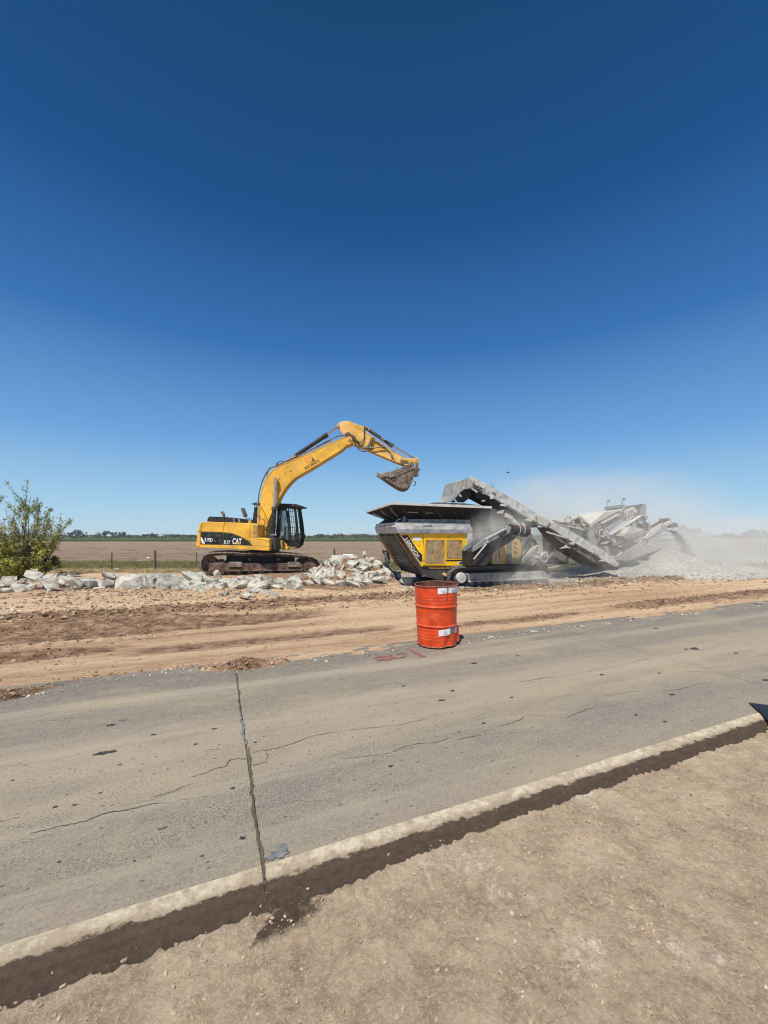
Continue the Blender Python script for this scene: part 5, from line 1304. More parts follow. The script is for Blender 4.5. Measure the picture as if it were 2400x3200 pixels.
# linkage
for sd in (-1, 1):
    d_ = sd * (SD + 0.05)
    a, b_ = FU.px(*C4(1222, 700), -SD - 0.05), FU.px(*C4(1465, 710), -SD - 0.05)
    lk = MB().bar((a[0], d_, a[1]), (b_[0], d_, b_[1]), 0.05, 0.105).cyl((a[0], d_ - 0.03, a[1]), (a[0], d_ + 0.03, a[1]), 0.085, 16).cyl((b_[0], d_ - 0.03, b_[1]), (b_[0], d_ + 0.03, b_[1]), 0.095, 16)
    lk = lk.build('tipping_link', M['stick_yellow'], ex, FU, bevel=0.006)
    for q in (a, b_): MB().cyl((q[0], d_ - 0.045, q[1]), (q[0], d_ + 0.045, q[1]), 0.045, 12).build('link_pin', M['worn_steel'], lk, FU)
a, b_ = fpos(C4, 1468, 720, 0), fpos(C4, 1458, 950, 0)
lk = MB().bar(a, b_, 0.24, 0.105).cyl((b_.x, -0.2, b_.z), (b_.x, 0.2, b_.z), 0.075, 16).build('power_link', M['stick_yellow'], ex, FU, bevel=0.01)
pin('link_pin', C4, 1458, 948, 0.045, -0.23, 0.23, M['worn_steel'], lk)
# bucket: two side plates, curved shell, lip, teeth
BW = 0.52
side = [(905, 948), (960, 935), (1040, 900), (1150, 858), (1330, 785), (1372, 772), (1405, 790), (1432, 838), (1425, 930), (1408, 1020), (1388, 1085), (1352, 1145), (1300, 1178), (1240, 1180), (1180, 1160), (1085, 1105), (1000, 1050), (900, 985)]
bk = up('bucket', C4, side, -BW, -BW + 0.035, M['bucket'], None, 0.006)
up('side_plate', C4, side, BW - 0.035, BW, M['bucket'], bk, 0.006)
P = smooth_path([fpos(C4, x_, y_, -BW) for x_, y_ in [(895, 972), (960, 1020), (1040, 1075), (1130, 1132), (1200, 1168), (1265, 1184), (1330, 1165), (1375, 1112), (1402, 1040), (1422, 940), (1434, 850), (1410, 795), (1375, 775)]], 3)
b = MB(); n_ = len(P); vs = []
cx_ = fpos(C4, 1230, 960, -BW)
for q in P:
    inn = (Vector((cx_.x, 0, cx_.z)) - Vector((q.x, 0, q.z))).normalized() * 0.03
    for dd in (-BW + 0.01, BW - 0.01): vs += [(q.x, dd, q.z), (q.x + inn.x, dd, q.z + inn.z)]
for i in range(n_ - 1):
    o = 4 * i; fs_ = [(o, o + 2, o + 6, o + 4), (o + 1, o + 5, o + 7, o + 3), (o, o + 4, o + 5, o + 1), (o + 2, o + 3, o + 7, o + 6)]
    b.f += fs_
b.v = vs; b.f += [(0, 1, 3, 2), (4 * n_ - 4, 4 * n_ - 2, 4 * n_ - 1, 4 * n_ - 3)]
b.build('shell', M['bucket'], bk, FU)
up('wear_strip', C4, [(1010, 1010), (1440, 835), (1446, 846), (1014, 1024)], -BW - 0.02, -BW, M['rust'], bk)
up('side_cutter', C4, [(905, 945), (935, 915), (1000, 895), (1050, 905), (1095, 950), (1092, 985), (1040, 995), (990, 985), (930, 975)], -BW - 0.045, -BW, M['shoe'], bk, 0.01)
for x_, y_ in ((960, 930), (1010, 940), (1055, 950), (1000, 965)): pin('bolt', C4, x_, y_, 0.018, -BW - 0.065, -BW - 0.04, M['rust'], bk, 6)
for i in range(5):
    dd = -BW + 0.03 + i * (2 * BW - 0.06) / 4
    q0, q1 = fpos(C4, 920, 975, -BW), fpos(C4, 805 + 0 * i, 920, -BW)
    MB().prism([(q0.x + 0.02, q0.z + 0.07), (q1.x + .08, q1.z + 0.035), (q1.x, q1.z), (q1.x + .08, q1.z - 0.035), (q0.x + 0.04, q0.z - 0.06)], dd - 0.045, dd + 0.045).build('tooth', M['worn_steel'], bk, FU, bevel=0.008)
tr_ = [fpos(C4, 1418, 1065, -0.1), fpos(C4, 1442, 1068, -0.1), fpos(C4, 1446, 1095, -0.1), fpos(C4, 1434, 1122, -0.1), fpos(C4, 1412, 1130, -0.1)]
MB().tube(smooth_path(tr_, 4), 0.016, 6).build('lifting_eye', M['rust'], bk, FU)
up('ear', C4, [(1340, 790), (1350, 760), (1390, 745), (1415, 770), (1420, 800)], -0.22, -0.18, M['bucket'], bk, 0.004)
up('ear', C4, [(1425, 860), (1500, 840), (1520, 860), (1512, 885), (1485, 900), (1490, 980), (1440, 990), (1422, 930)], -0.26, -0.21, M['bucket'], bk, 0.004)
# hoses and pipes
def hose(f, pts, d, r, m=None, parent=None, n=4):
    P = [fpos(f, p_[0], p_[1], d if len(p_) < 3 else p_[2]) for p_ in pts]
    return MB().tube(smooth_path(P, n), r, 6).build('hose', m or M['hose'], parent or ex, FU, smooth=True)
hose(C1, [(500, 715), (505, 640), (508, 560), (526, 490), (552, 430), (585, 385), (622, 368), (690, 338), (770, 300), (860, 258), (940, 215), (1010, 180), (1080, 152), (1120, 142), (1160, 158), (1185, 195), (1215, 228), (1260, 245), (1300, 238)], -0.22, 0.022)
hose(C1, [(497, 760), (498, 690), (502, 600), (516, 510), (545, 430), (570, 385), (600, 372), (640, 362)], -0.15, 0.020, M['dusty_hose'])
hose(C1, [(636, 362), (640, 345), (670, 332), (700, 335), (740, 315), (830, 272), (920, 228), (1000, 190)], -0.1, 0.020)
hose(C1, [(625, 375), (632, 350), (655, 335), (685, 333), (722, 322)], 0.0, 0.020)
hose(C1, [(560, 440), (575, 395), (610, 368), (632, 370)], 0.05, 0.018)
hose(C4, [(225, 322), (285, 300), (340, 268), (385, 285), (430, 340), (455, 400), (490, 480), (540, 550), (600, 575), (670, 560), (720, 520), (745, 450), (770, 400), (790, 385)], -0.24, 0.022)
hose(C4, [(240, 330), (300, 300), (350, 290), (400, 310), (440, 370), (480, 420), (540, 490), (620, 520), (690, 520), (800, 515), (900, 500), (960, 510)], -0.27, 0.020)
hose(C4, [(620, 175), (612, 230), (614, 320), (600, 380), (560, 425), (520, 420), (495, 395)], -0.25, 0.024)
hose(C4, [(590, 488), (660, 480), (700, 430), (720, 370), (755, 340)], -0.22, 0.014)
hose(C4, [(650, 520), (720, 440), (760, 375)], -0.22, 0.018)
hose(C4, [(760, 340), (830, 400), (930, 480), (1020, 560), (1060, 610), (1080, 660), (1120, 740), (1150, 850)], -0.22, 0.015, M['dusty_hose'])
hose(C4, [(800, 390), (880, 450), (950, 500), (1040, 580)], -0.24, 0.018, M['worn_steel'])
MB().bar(fpos(C4, 1040, 560, -0.24), fpos(C4, 1060, 640, -0.24), 0.08, 0.08).build('hose_clamp_block', M['worn_steel'], stick, FU)
MB().bar(fpos(C4, 780, 385, -0.23), fpos(C4, 860, 425, -0.23), 0.05, 0.05).build('hose_clamp_block', M['worn_steel'], stick, FU)
hose(C3, [(230, 600), (280, 660), (350, 690), (400, 750), (390, 820), (330, 870), (260, 865), (210, 850)], -0.42, 0.020)
hose(C3, [(120, 640), (122, 420), (130, 300), (170, 240), (210, 235), (245, 290)], -0.30, 0.014)
hose(C3, [(305, 380), (400, 560), (500, 760), (600, 960), (640, 1060), (630, 1160), (670, 1240)], -0.45, 0.012, M['rubber'])
hose(C3, [(800, 590), (740, 690), (700, 800), (690, 960), (700, 1080)], -0.30, 0.026, M['hose'])
hose(C3, [(450, 1130), (460, 1080), (500, 1050), (560, 1045)], -0.45, 0.018, M['hose'])
hose(C3, [(625, 1200), (610, 1330), (590, 1420), (540, 1445)], -0.5, 0.016, M['dusty_hose'])
for x0 in (240, 258): MB().tube([fpos(C3, x0, 340, -0.3), fpos(C3, x0 - 10, 600, -0.3), fpos(C3, x0 - 40, 850, -0.3)], 0.018, 6).build('steel_pipe', M['stick_yellow'], ex, FU)
pl = [(630, 372), (700, 342), (780, 306), (860, 270), (940, 228), (1010, 196)]
MB().tube([fpos(C1, x_, y_, -0.18) for x_, y_ in pl], 0.018, 6).build('steel_pipe', M['stick_yellow'], ex, FU)
up('slew_motor_cover', C3, [(420, 1150), (560, 1100), (640, 1120), (640, 1180), (420, 1165)], -0.6, -0.3, M['rubber'], None, 0.01)
up('valve_block', C3, [(520, 1082), (690, 1085), (690, 1105), (520, 1102)], -0.55, -0.40, M['worn_steel'], None, 0.005)

# ================================================================== CRUSHER
K1 = crop(1140, 1450, 0.361664); K2 = crop(1150, 1560, 0.150693); K3 = crop(1380, 1480, 0.180832); K4 = crop(1380, 1640, 0.216998)
K5 = crop(1640, 1540, 0.204943); K6 = crop(1860, 1550, 0.168776)
FC = Frame((2.46, 12.56, 0.0), R(20.0), R(0.8))
mc = empty('mobile_crusher', FC, 'yellow and charcoal tracked rock crusher with wide pale rimmed feed hopper, beside the rubble heap', 'crusher')
DB, DF = 0.18, 1.98
def cp_(name, f, pts, d0, d1, m, parent=None, bevel=0.0, label=None): return plate(name, FC, f, pts, d0, d1, m, parent or mc, bevel, label)
def cpos(f, x, y, d): q = FC.px(*f(x, y), d); return Vector((q[0], d, q[1]))
# hull (outline from the hidden chamfer line downward)
hull = cp_('hull', K2, [(600, 700), (1740, 700), (1720, 1400), (2200, 1560), (1900, 1740), (1659, 1712), (1145, 1572), (1030, 1390), (800, 1010)], DB + 0.02, DF, M['hull'], None, 0.02)
pn = cp_('service_panel', K2, [(655, 706), (1140, 712), (1160, 1000), (1172, 1392), (1112, 1395)], DB - 0.02, DB + 0.03, M['cyellow'], None, 0.008, 'yellow side panel with black name stripe')
p2 = cp_('engine_panel', K2, [(1150, 712), (2040, 702), (2075, 1376), (1180, 1392), (1168, 1000)], DB - 0.02, DB + 0.03, M['cyellow'], None, 0.008, 'yellow side panel with two slatted radiator grilles')
# slanting chamfer strip and far flank
ch = MB(); q = [cpos(K2, 590, 712, DB + 0.02), cpos(K2, 655, 706, DB - 0.02), cpos(K2, 1112, 1397, DB - 0.02), cpos(K2, 1018, 1388, DB + 0.02)]
cut = [Vector((v.x, v.y, v.z)) for v in q]; cut[0].y = DB + 0.26; cut[3].y = DB + 0.26; 
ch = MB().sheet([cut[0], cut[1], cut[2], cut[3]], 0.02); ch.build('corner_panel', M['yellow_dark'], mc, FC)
cp_('cream_stripe', K2, [(655, 706), (672, 706), (1092, 1330), (1078, 1296), (1068, 1330), (1060, 1300)], DB - 0.026, DB - 0.018, M['rim'], pn)
st_ = cp_('name_stripe', K2, [(706, 747), (826, 747), (1045, 1080), (1122, 1152), (1126, 1290), (1072, 1290)], DB - 0.030, DB - 0.018, M['decal'], pn)
a, b_ = cpos(K2, 762, 838, DB - 0.034), cpos(K2, 1018, 1215, DB - 0.034)
text('100GO!', M['white'], st_, FC, a, (b_ - a).length, 0.105, rot=math.atan2(b_.z - a.z, b_.x - a.x), bold=0.01)
cp_('blank_notice', K2, [(932, 782), (1098, 784), (1098, 862), (934, 858)], DB - 0.026, DB - 0.018, M['white'], pn)
for x_, y_ in ((782, 715), (1108, 720), (1146, 880), (1160, 1280), (1160, 1372)): cp_('latch', K2, [(x_ - 7, y_ - 12), (x_ + 7, y_ - 12), (x_ + 7, y_ + 12), (x_ - 7, y_ + 12)], DB - 0.035, DB - 0.018, M['decal'], pn)
cp_('latch', K2, [(1045, 950), (1075, 962), (1082, 972), (1055, 966)], DB - 0.03, DB - 0.018, M['decal'], pn)
# grilles: a recessed box with upright slats
for (x0, x1, y0, y1, ns_) in ((525, 690, 655, 865, 22), (707, 842, 655, 820, 18)):
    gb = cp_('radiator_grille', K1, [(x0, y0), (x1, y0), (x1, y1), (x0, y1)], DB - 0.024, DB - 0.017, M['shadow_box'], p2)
    sl_ = MB()
    for i in range(ns_):
        xa = x0 + 2 + (x1 - x0 - 4) * (i + 0.15) / ns_; xb = x0 + 2 + (x1 - x0 - 4) * (i + 0.72) / ns_
        sl_.prism(poly(FC, K1, [(xa, y0 + 3), (xb, y0 + 3), (xb, y1 - 3), (xa, y1 - 3)], DB - 0.04), DB - 0.042, DB - 0.022)
    sl_.build('grille_slats', M['grille'], gb, FC, kind='stuff')
    fr_ = MB()
    for (a0, a1, c0, c1_) in ((x0 - 7, x1 + 7, y0 - 7, y0), (x0 - 7, x1 + 7, y1, y1 + 7), (x0 - 7, x0, y0, y1), (x1, x1 + 7, y0, y1)):
        fr_.prism(poly(FC, K1, [(a0, c0), (a1, c0), (a1, c1_), (a0, c1_)], DB - 0.045), DB - 0.046, DB - 0.018)
    fr_.build('grille_frame', M['cyellow'], gb, FC)
cp_('black_strip', K1, [(708, 828), (880, 828), (880, 837), (708, 837)], DB - 0.03, DB - 0.018, M['decal'], p2)
lb = cp_('data_plate', K1, [(803, 844), (887, 842), (887, 868), (803, 870)], DB - 0.026, DB - 0.018, M['rim'], p2)
cp_('data_field', K1, [(816, 848), (884, 846), (884, 866), (816, 866)], DB - 0.029, DB - 0.024, M['hull'], p2)
cp_('warning_triangle', K1, [(868, 790), (880, 814), (856, 815)], DB - 0.027, DB - 0.018, M['decal'], p2)
cp_('warning_triangle', K1, [(868, 794), (877, 812), (859, 813)], DB - 0.031, DB - 0.024, M['yellow'], p2)
cp_('yellow_underledge', K1, [(545, 888), (735, 885), (733, 905), (560, 905)], DB + 0.0, DB + 0.06, M['yellow_dark'], None, 0.004)
pin_ = cpos(K2, 1600, 1565, DB - 0.06)
MB().cyl((pin_.x, DB - 0.08, pin_.z), (pin_.x, DB + 0.05, pin_.z), 0.052, 16).build('tow_pin', M['cyellow2'], mc, FC)
cp_('hull_edge', K2, [(1145, 1572), (1659, 1712), (1659, 1720), (1130, 1578)], DB - 0.01, DB + 0.05, M['dusty_dark'], None)
# slanting end face with panels and openings
ea, eb = cpos(K2, 600, 700, DB + 0.02), cpos(K2, 1145, 1572, DB + 0.02)
ua = (eb - ea); nrm = Vector((-0.845, 0, -0.535)); nrm = Vector((ua.z, 0, -ua.x)).normalized()
if nrm.x > 0: nrm = -nrm
def endp(name, t0, t1, s0, s1, off, m, parent, th=0.02, skew=0.0):
    """panel on the end face: t down the slope, s from near (0) to far (1) side"""
    W_e = DF - DB
    P = [ea + ua * t0 + Vector((0, W_e * s0, 0)), ea + ua * t0 + Vector((0, W_e * s1, 0)), ea + ua * t1 + Vector((0, W_e * s1, 0)), ea + ua * t1 + Vector((0, W_e * s0, 0))]
    return MB().sheet([p + nrm * (off - th / 2) for p in P], th).build(name, m, parent, FC)
ep = endp('end_panel', 0.06, 0.80, 0.16, 0.90, 0.03, M['endpanel'], mc)
endp('end_side_panel', 0.02, 0.86, 0.905, 0.985, 0.04, M['yellow_dark'], mc, 0.03)
for i in range(24):
    t0 = 0.10 + i * 0.031
    endp('edge_tooth', t0, t0 + 0.014, 0.965, 1.0, 0.055, M['rust'], mc, 0.03)
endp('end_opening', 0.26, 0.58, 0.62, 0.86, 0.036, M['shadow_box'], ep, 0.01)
endp('dusty_pane', 0.10, 0.56, 0.26, 0.58, 0.040, M['hull'], ep, 0.01)
for s0, s1 in ((0.60, 0.78), (0.36, 0.56)):
    endp('emblem_frame', 0.585, 0.655, s0, s1, 0.040, M['galv_dark'], ep, 0.01); endp('emblem_field', 0.593, 0.647, s0 + 0.02, s1 - 0.02, 0.044, M['black'], ep, 0.01)
endp('emblem_bar', 0.668, 0.685, 0.28, 0.84, 0.040, M['galv_dark'], ep, 0.012)
endp('end_rib', 0.02, 0.95, 0.02, 0.05, 0.03, M['hull'], mc, 0.06)
endp('end_rib', 0.02, 0.95, 0.11, 0.14, 0.03, M['black'], mc, 0.05)
# galvanised band round the top, and column at the right
band = cp_('galvanised_band', K1, [(262, 540), (268, 528), (915, 532), (930, 556), (932, 598), (305, 598), (283, 598)], DB - 0.08, DF + 0.06, M['galv'], None, 0.008)
cp_('band_cap', K1, [(266, 504), (300, 501), (912, 514), (918, 530), (268, 526)], DB - 0.04, DF + 0.03, M['rim'], None, 0.006)
cp_('band_lower_face', K1, [(268, 562), (930, 566), (932, 600), (300, 600)], DB - 0.09, DB - 0.07, M['galv_dark'], band, 0.003)
cp_('band_handle', K2, [(1145, 518), (1332, 518), (1332, 545), (1145, 545)], DB - 0.10, DB - 0.03, M['galv'], band, 0.004)
cp_('galvanised_column', K1, [(889, 596), (931, 596), (943, 878), (893, 880)], DB - 0.09, DB + 0.20, M['galv'], None, 0.008)
cp_('grey_tray', K1, [(366, 476), (372, 506), (726, 510), (720, 478)], DB + 0.06, DB + 0.5, M['galv_dark'], None, 0.004)
cp_('grey_tray', K1, [(728, 478), (905, 482), (916, 512), (732, 510)], DB + 0.06, DB + 0.5, M['galv_dark'], None, 0.004)
# hopper: pale rim, flared wings with gussets, dark skirt below
DW = DB - 0.22; DWF = DF + 0.30
r1, r2 = cpos(K1, 238, 350, DW), cpos(K1, 1092, 384, DW)
b1, b2 = cpos(K1, 335, 470, DB + 0.20), cpos(K1, 1060, 500, DB + 0.20)
mir = lambda v: Vector((v.x, DW + DWF - v.y, v.z))
m1 = mir(r1) + Vector((-0.05, 0, -0.12))
wing = MB().sheet([r1, r2, b2, b1], 0.03).build('hopper_wing', M['hopper_shade'], mc, FC)
MB().sheet([m1, mir(b1), mir(b2), mir(r2)], 0.03).build('hopper_wing', M['hopper_shade'], mc, FC)
ew = MB().sheet([r1, b1, mir(b1), m1], 0.03).build('hopper_end_plate', M['hopper_shade'], mc, FC)
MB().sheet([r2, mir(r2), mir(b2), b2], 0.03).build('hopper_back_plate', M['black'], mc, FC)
rm = MB(); up_ = Vector((0, 0, 0.03))
for p_, q_ in ((r1, r2), (m1, mir(r2)), (r1, m1)): rm.bar(p_ + up_, q_ + up_, 0.10, 0.075)
rm.build('hopper_rim', M['rim'], mc, FC, bevel=0.005)
for t_ in (0.12, 0.45, 0.8):
    p_, q_ = r1.lerp(m1, t_), b1.lerp(mir(b1), t_)
    MB().sheet([p_ + Vector((0.03, 0, -0.03)), p_ + Vector((0.10, 0, -0.16)), q_ + Vector((-0.07, 0, -0.0)), q_ + Vector((-0.0, 0, 0.05))], 0.03).build('gusset', M['galv_dark'], ew, FC)
for i, t_ in enumerate((0.10, 0.30, 0.44, 0.62, 0.80)):
    p_, q_ = r1.lerp(r2, t_) + Vector((0, 0.02, -0.02)), b1.lerp(b2, t_)
    MB().sheet([p_ + Vector((0, 0.05, -0.02)), p_ + Vector((0, 0.12, -0.14)), q_ + Vector((0, -0.05, -0.03)), q_ + Vector((0, 0, 0.05))], 0.025).build('gusset', M['black'], wing, FC)
for x0, x1 in ((0.17, 0.27), (0.33, 0.42)):
    MB().bar(r1.lerp(r2, x0) + Vector((0, 0.20, -0.20)), r1.lerp(r2, x1) + Vector((0, 0.20, -0.20)), 0.03, 0.03).build('wing_bar', M['galv_dark'], wing, FC)
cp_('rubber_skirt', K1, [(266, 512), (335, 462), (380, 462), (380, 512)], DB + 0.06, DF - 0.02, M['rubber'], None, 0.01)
cp_('hopper_base', K1, [(335, 455), (1000, 480), (960, 540), (300, 540)], DB + 0.25, DF - 0.2, M['hopper_shade'], None, 0.02)
MB().tube(smooth_path([cpos(K2, 560, 512, DB + 0.1), cpos(K2, 580, 470, DB + 0.1), cpos(K2, 630, 425, DB + 0.1), cpos(K2, 715, 410, DB + 0.1)], 5), 0.022, 8).build('grey_hose', M['galv'], mc, FC, smooth=True)
bl = cp_('blue_socket_board', K2, [(738, 356), (785, 350), (795, 440), (735, 468), (700, 470), (728, 440)], DB + 0.0, DB + 0.05, M['blue'], None, 0.004)
for x_, y_ in ((765, 375), (770, 405), (768, 432)):
    p_ = cpos(K2, x_, y_, DB); MB().cyl((p_.x, DB - 0.015, p_.z), (p_.x, DB + 0.01, p_.z), 0.018, 8).build('socket', M['black'], bl, FC)
for i in range(3):
    x0 = 612 + i * 82
    cp_('hopper_extension', K1, [(x0, 330 + i * 3), (x0 + 76, 333 + i * 3), (x0 + 76, 360 + i * 3), (x0, 358 + i * 3)], 0.55, 2.2, M['dusty_dark'], None, 0.006)
cp_('hopper_extension', K1, [(860, 337), (1018, 361), (1016, 374), (860, 366)], 0.55, 2.2, M['dusty_dark'], None, 0.006)
# crusher housing between hopper and screening unit
hs_ = cp_('crusher_housing', K1, [(905, 395), (1120, 388), (1290, 470), (1420, 560), (1500, 700), (1480, 880), (1110, 885), (1100, 870), (940, 900), (920, 600)], DB + 0.45, DF - 0.1, M['dusty_dark'], None, 0.02)
cp_('dust_curtain', K1, [(925, 395), (1120, 390), (1240, 450), (1180, 560), (1000, 600), (935, 600)], DB + 0.36, DB + 0.42, M['hull'], hs_, 0.004)
cp_('housing_plate', K1, [(935, 600), (1120, 596), (1110, 760), (940, 800)], DB + 0.30, DB + 0.40, M['dusty'], hs_, 0.01)
for pts_ in ([(1165, 405), (1205, 395), (1195, 430), (1140, 425)], [(1215, 420), (1285, 455), (1272, 480), (1210, 455)], [(1290, 465), (1345, 535), (1280, 500)], [(1355, 505), (1375, 505), (1395, 545), (1372, 548)]):
    cp_('side_flap', K1, pts_, DB + 0.33, DB + 0.36, M['dusty_pale'], hs_, 0.002)
cp_('support_plate', K1, [(1455, 720), (1500, 700), (1380, 860), (1345, 882), (1355, 830)], DB + 0.10, DB + 0.16, M['dusty_pale'], None, 0.006)
cp_('support_plate', K1, [(1340, 800), (1385, 755), (1350, 870)], DB + 0.20, DB + 0.26, M['dusty'], None, 0.006)
# faded yellow cabinet with post, gauges and chain
cb_ = cp_('control_cabinet', K1, [(1100, 868), (1102, 770), (1170, 700), (1295, 632), (1335, 652), (1356, 690), (1358, 740), (1340, 866)], DB + 0.05, DB + 0.5, M['cyellow2'], None, 0.015)
cp_('cabinet_post', K1, [(1232, 668), (1268, 652), (1272, 866), (1240, 866)], DB + 0.0, DB + 0.06, M['dusty'], cb_, 0.004)
for y_ in (668, 708, 745):
    p_ = cpos(K1, 1298, y_, DB + 0.04); gg = MB().cyl((p_.x, DB + 0.01, p_.z), (p_.x, DB + 0.06, p_.z), 0.045, 18).build('gauge', M['gauge'], cb_, FC)
    MB().cyl((p_.x, DB + 0.0, p_.z), (p_.x, DB + 0.012, p_.z), 0.030, 14).build('gauge_glass', M['dusty_dark'], gg, FC) if False else None
chm = MB()
for i in range(9):
    p_ = cpos(K1, 1163, 742 + i * 8, DB + 0.0); a_ = (i % 2) * 0.012
    chm.box(p_.x - 0.014 + a_ / 2, p_.x + 0.014 - a_ / 2, DB - 0.01 - a_, DB + 0.01 + a_, p_.z - 0.02, p_.z + 0.02)
chm.build('hanging_chain', M['hull'], cb_, FC)
cp_('chassis_beam', K1, [(745, 882), (1480, 868), (1590, 880), (1585, 900), (745, 905)], DB - 0.02, DF, M['dusty_dark'], None, 0.01)
# side conveyor swinging out towards the viewer
DS0, DS1 = -0.62, -0.05
scp = [(938, 735), (940, 716), (1040, 645), (1225, 552), (1262, 540), (1266, 562), (1232, 596), (1060, 682), (938, 758)]
sc2 = cp_('side_conveyor_frame', K1, scp, DS0, DS0 + 0.06, M['galv_dark'], None, 0.004)
MB().prism(poly(FC, K1, scp, DS0), DS1 - 0.06, DS1).build('far_rail', M['galv_dark'], sc2, FC)
cp_('conveyor_rail', K3, [(770, 1118), (1125, 935), (1135, 950), (785, 1135)], DS0 - 0.03, DS0 + 0.0, M['rim'], sc2)
cp_('conveyor_trough', K1, [(938, 752), (1060, 690), (1236, 606), (1308, 628), (1300, 648), (1150, 738), (1108, 775), (1075, 850), (1040, 878), (942, 880)], DS0 + 0.10, DS1 + 0.20, M['rubber'], sc2, 0.01)
MB().bar(cpos(K1, 942, 822, DS0 - 0.02), cpos(K1, 1050, 690, DS0 - 0.02), 0.03, 0.03).build('stay_rod', M['galv'], sc2, FC)
cp_('head_motor', K4, [(840, 135), (935, 80), (945, 115), (855, 180)], DS0 - 0.08, DS0, M['rubber'], sc2, 0.01)
cp_('head_bracket', K4, [(925, 35), (960, 15), (1000, 30), (985, 110), (945, 130)], DS0 - 0.05, DS0 + 0.05, M['galv_dark'], sc2, 0.006)
cp_('clamp_bracket', K4, [(630, 200), (655, 195), (680, 265), (650, 262)], DS0 - 0.05, DS0, M['galv'], sc2, 0.004)
MB().tube([cpos(K4, 980, 70, -0.35), cpos(K4, 1050, 78, -0.35), cpos(K4, 1130, 80, -0.35), cpos(K4, 1200, 85, -0.35), cpos(K4, 1240, 100, -0.35)], 0.18, 16, 0.15).build('rubber_spout', M['rubber'], sc2, FC, smooth='auto')
for x_ in (1085, 1150): 
    P = [cpos(K4, x_ + 8 * math.sin(t_), 80, -0.35) + Vector((0, 0.183 * math.cos(t_), 0.183 * math.sin(t_))) for t_ in [i * math.pi / 8 for i in range(16)]]
    MB().tube(P, 0.012, 5, closed=True).build('spout_band', M['galv'], sc2, FC)
cp_('spout_flap', K4, [(1175, 130), (1245, 120), (1240, 175), (1190, 160)], -0.5, -0.2, M['rubber'], sc2, 0.01)
cp_('red_tag', K4, [(1145, 25), (1175, 18), (1180, 35), (1150, 42)], -0.60, -0.58, M['pink'], sc2)
# hose reel on the rear deck
rl = MB()
for i, (rx, ry, ox, oy) in enumerate(((58, 60, 0, 0), (50, 48, 4, -18), (55, 62, -3, 12), (35, 30, 8, -28), (48, 55, 2, 22))):
    P = [cpos(K4, 1477 + ox + rx * math.cos(t_), 460 + oy + ry * math.sin(t_), -0.02 - 0.02 * i) for t_ in [k_ * math.pi / 10 for k_ in range(20)]]
    rl.tube(P, 0.014, 5, closed=True)
rl.build('coiled_hose', M['dusty_pale'], mc, FC, smooth=True)
cp_('reel_stand', K4, [(1420, 420), (1530, 400), (1520, 590), (1430, 590)], 0.05, 0.3, M['dusty_dark'], None, 0.01)
cp_('grab_box', K4, [(1345, 440), (1405, 440), (1415, 480), (1350, 485)], -0.05, 0.1, M['dusty_pale'], None, 0.008)
MB().bar(cpos(K4, 1310, 580, 0.0), cpos(K4, 1410, 480, 0.0), 0.03, 0.03).build('strut', M['dusty'], mc, FC)
# crawler
cpts = [(130, 860), (118, 800), (122, 740), (150, 680), (200, 640), (270, 618), (400, 612), (600, 606), (900, 600), (1200, 597), (1400, 600), (1480, 612), (1535, 645), (1560, 690), (1555, 750), (1525, 800), (1450, 824), (1200, 838), (900, 858), (600, 876), (350, 895), (250, 905), (170, 895)]
pts = poly(FC, K4, cpts, 0.0)
crawler(mc, FC, pts, 0.0, 0.40, 44, 0.4, M['dusty_dark'], M['hull'], gro=0.018)
crawler(mc, FC, pts, 2.15, 2.55, 44, 0.4, M['dusty_dark'], M['hull'], gro=0.018)
tfm = cp_('track_frame', K4, [(370, 702), (610, 694), (900, 684), (1480, 672), (1512, 690), (1515, 775), (900, 800), (400, 824)], -0.04, 0.35, M['dusty'], None, 0.02)
cp_('frame_flange', K4, [(385, 812), (900, 790), (1530, 762), (1530, 775), (900, 805), (390, 828)], -0.07, 0.0, M['dusty_pale'], tfm)
for x_ in (1062, 1122, 1182): cp_('cover_seam', K4, [(x_, 700), (x_ + 5, 700), (x_ + 5, 765), (x_, 765)], -0.043, -0.03, M['dusty_dark'], tfm)
p_ = cpos(K4, 292, 766, -0.03)
iw = MB().cyl((p_.x, -0.03, p_.z), (p_.x, 0.15, p_.z), 0.165, 28).build('final_drive_cap', M['galv'], mc, FC, bevel=0.015)
MB().cyl((p_.x, 0.08, p_.z), (p_.x, 0.28, p_.z), 0.25, 28).build('drive_wheel', M['hull'], mc, FC)
p_ = cpos(K4, 1440, 720, 0.1); MB().cyl((p_.x, 0.08, p_.z), (p_.x, 0.28, p_.z), 0.22, 24).build('idler_wheel', M['hull'], mc, FC)
for i in range(9):
    p_ = cpos(K4, 430 + i * 108, 846 - i * 5, 0.06)
    MB().cyl((p_.x, 0.03, p_.z), (p_.x, 0.22, p_.z), 0.075, 14).build('track_roller', M['dusty_dark'], mc, FC)
MB().box(-0.5, 3.4, 0.55, 2.0, 0.32, 0.75).build('undercarriage', M['hull'], mc, FC)

# ================================================================== SCREENING UNIT (behind and right of the crusher)
su = empty('screening_unit', Frame((9.6, 15.9, 0.0), R(20)), 'dust covered screening unit with long inclined conveyors, coupled at the right end of the crusher', 'screen')
def sp_(name, f, pts, d0, d1, m, parent=None, bevel=0.0): return plate(name, FC, f, pts, d0, d1, m, parent or su, bevel)
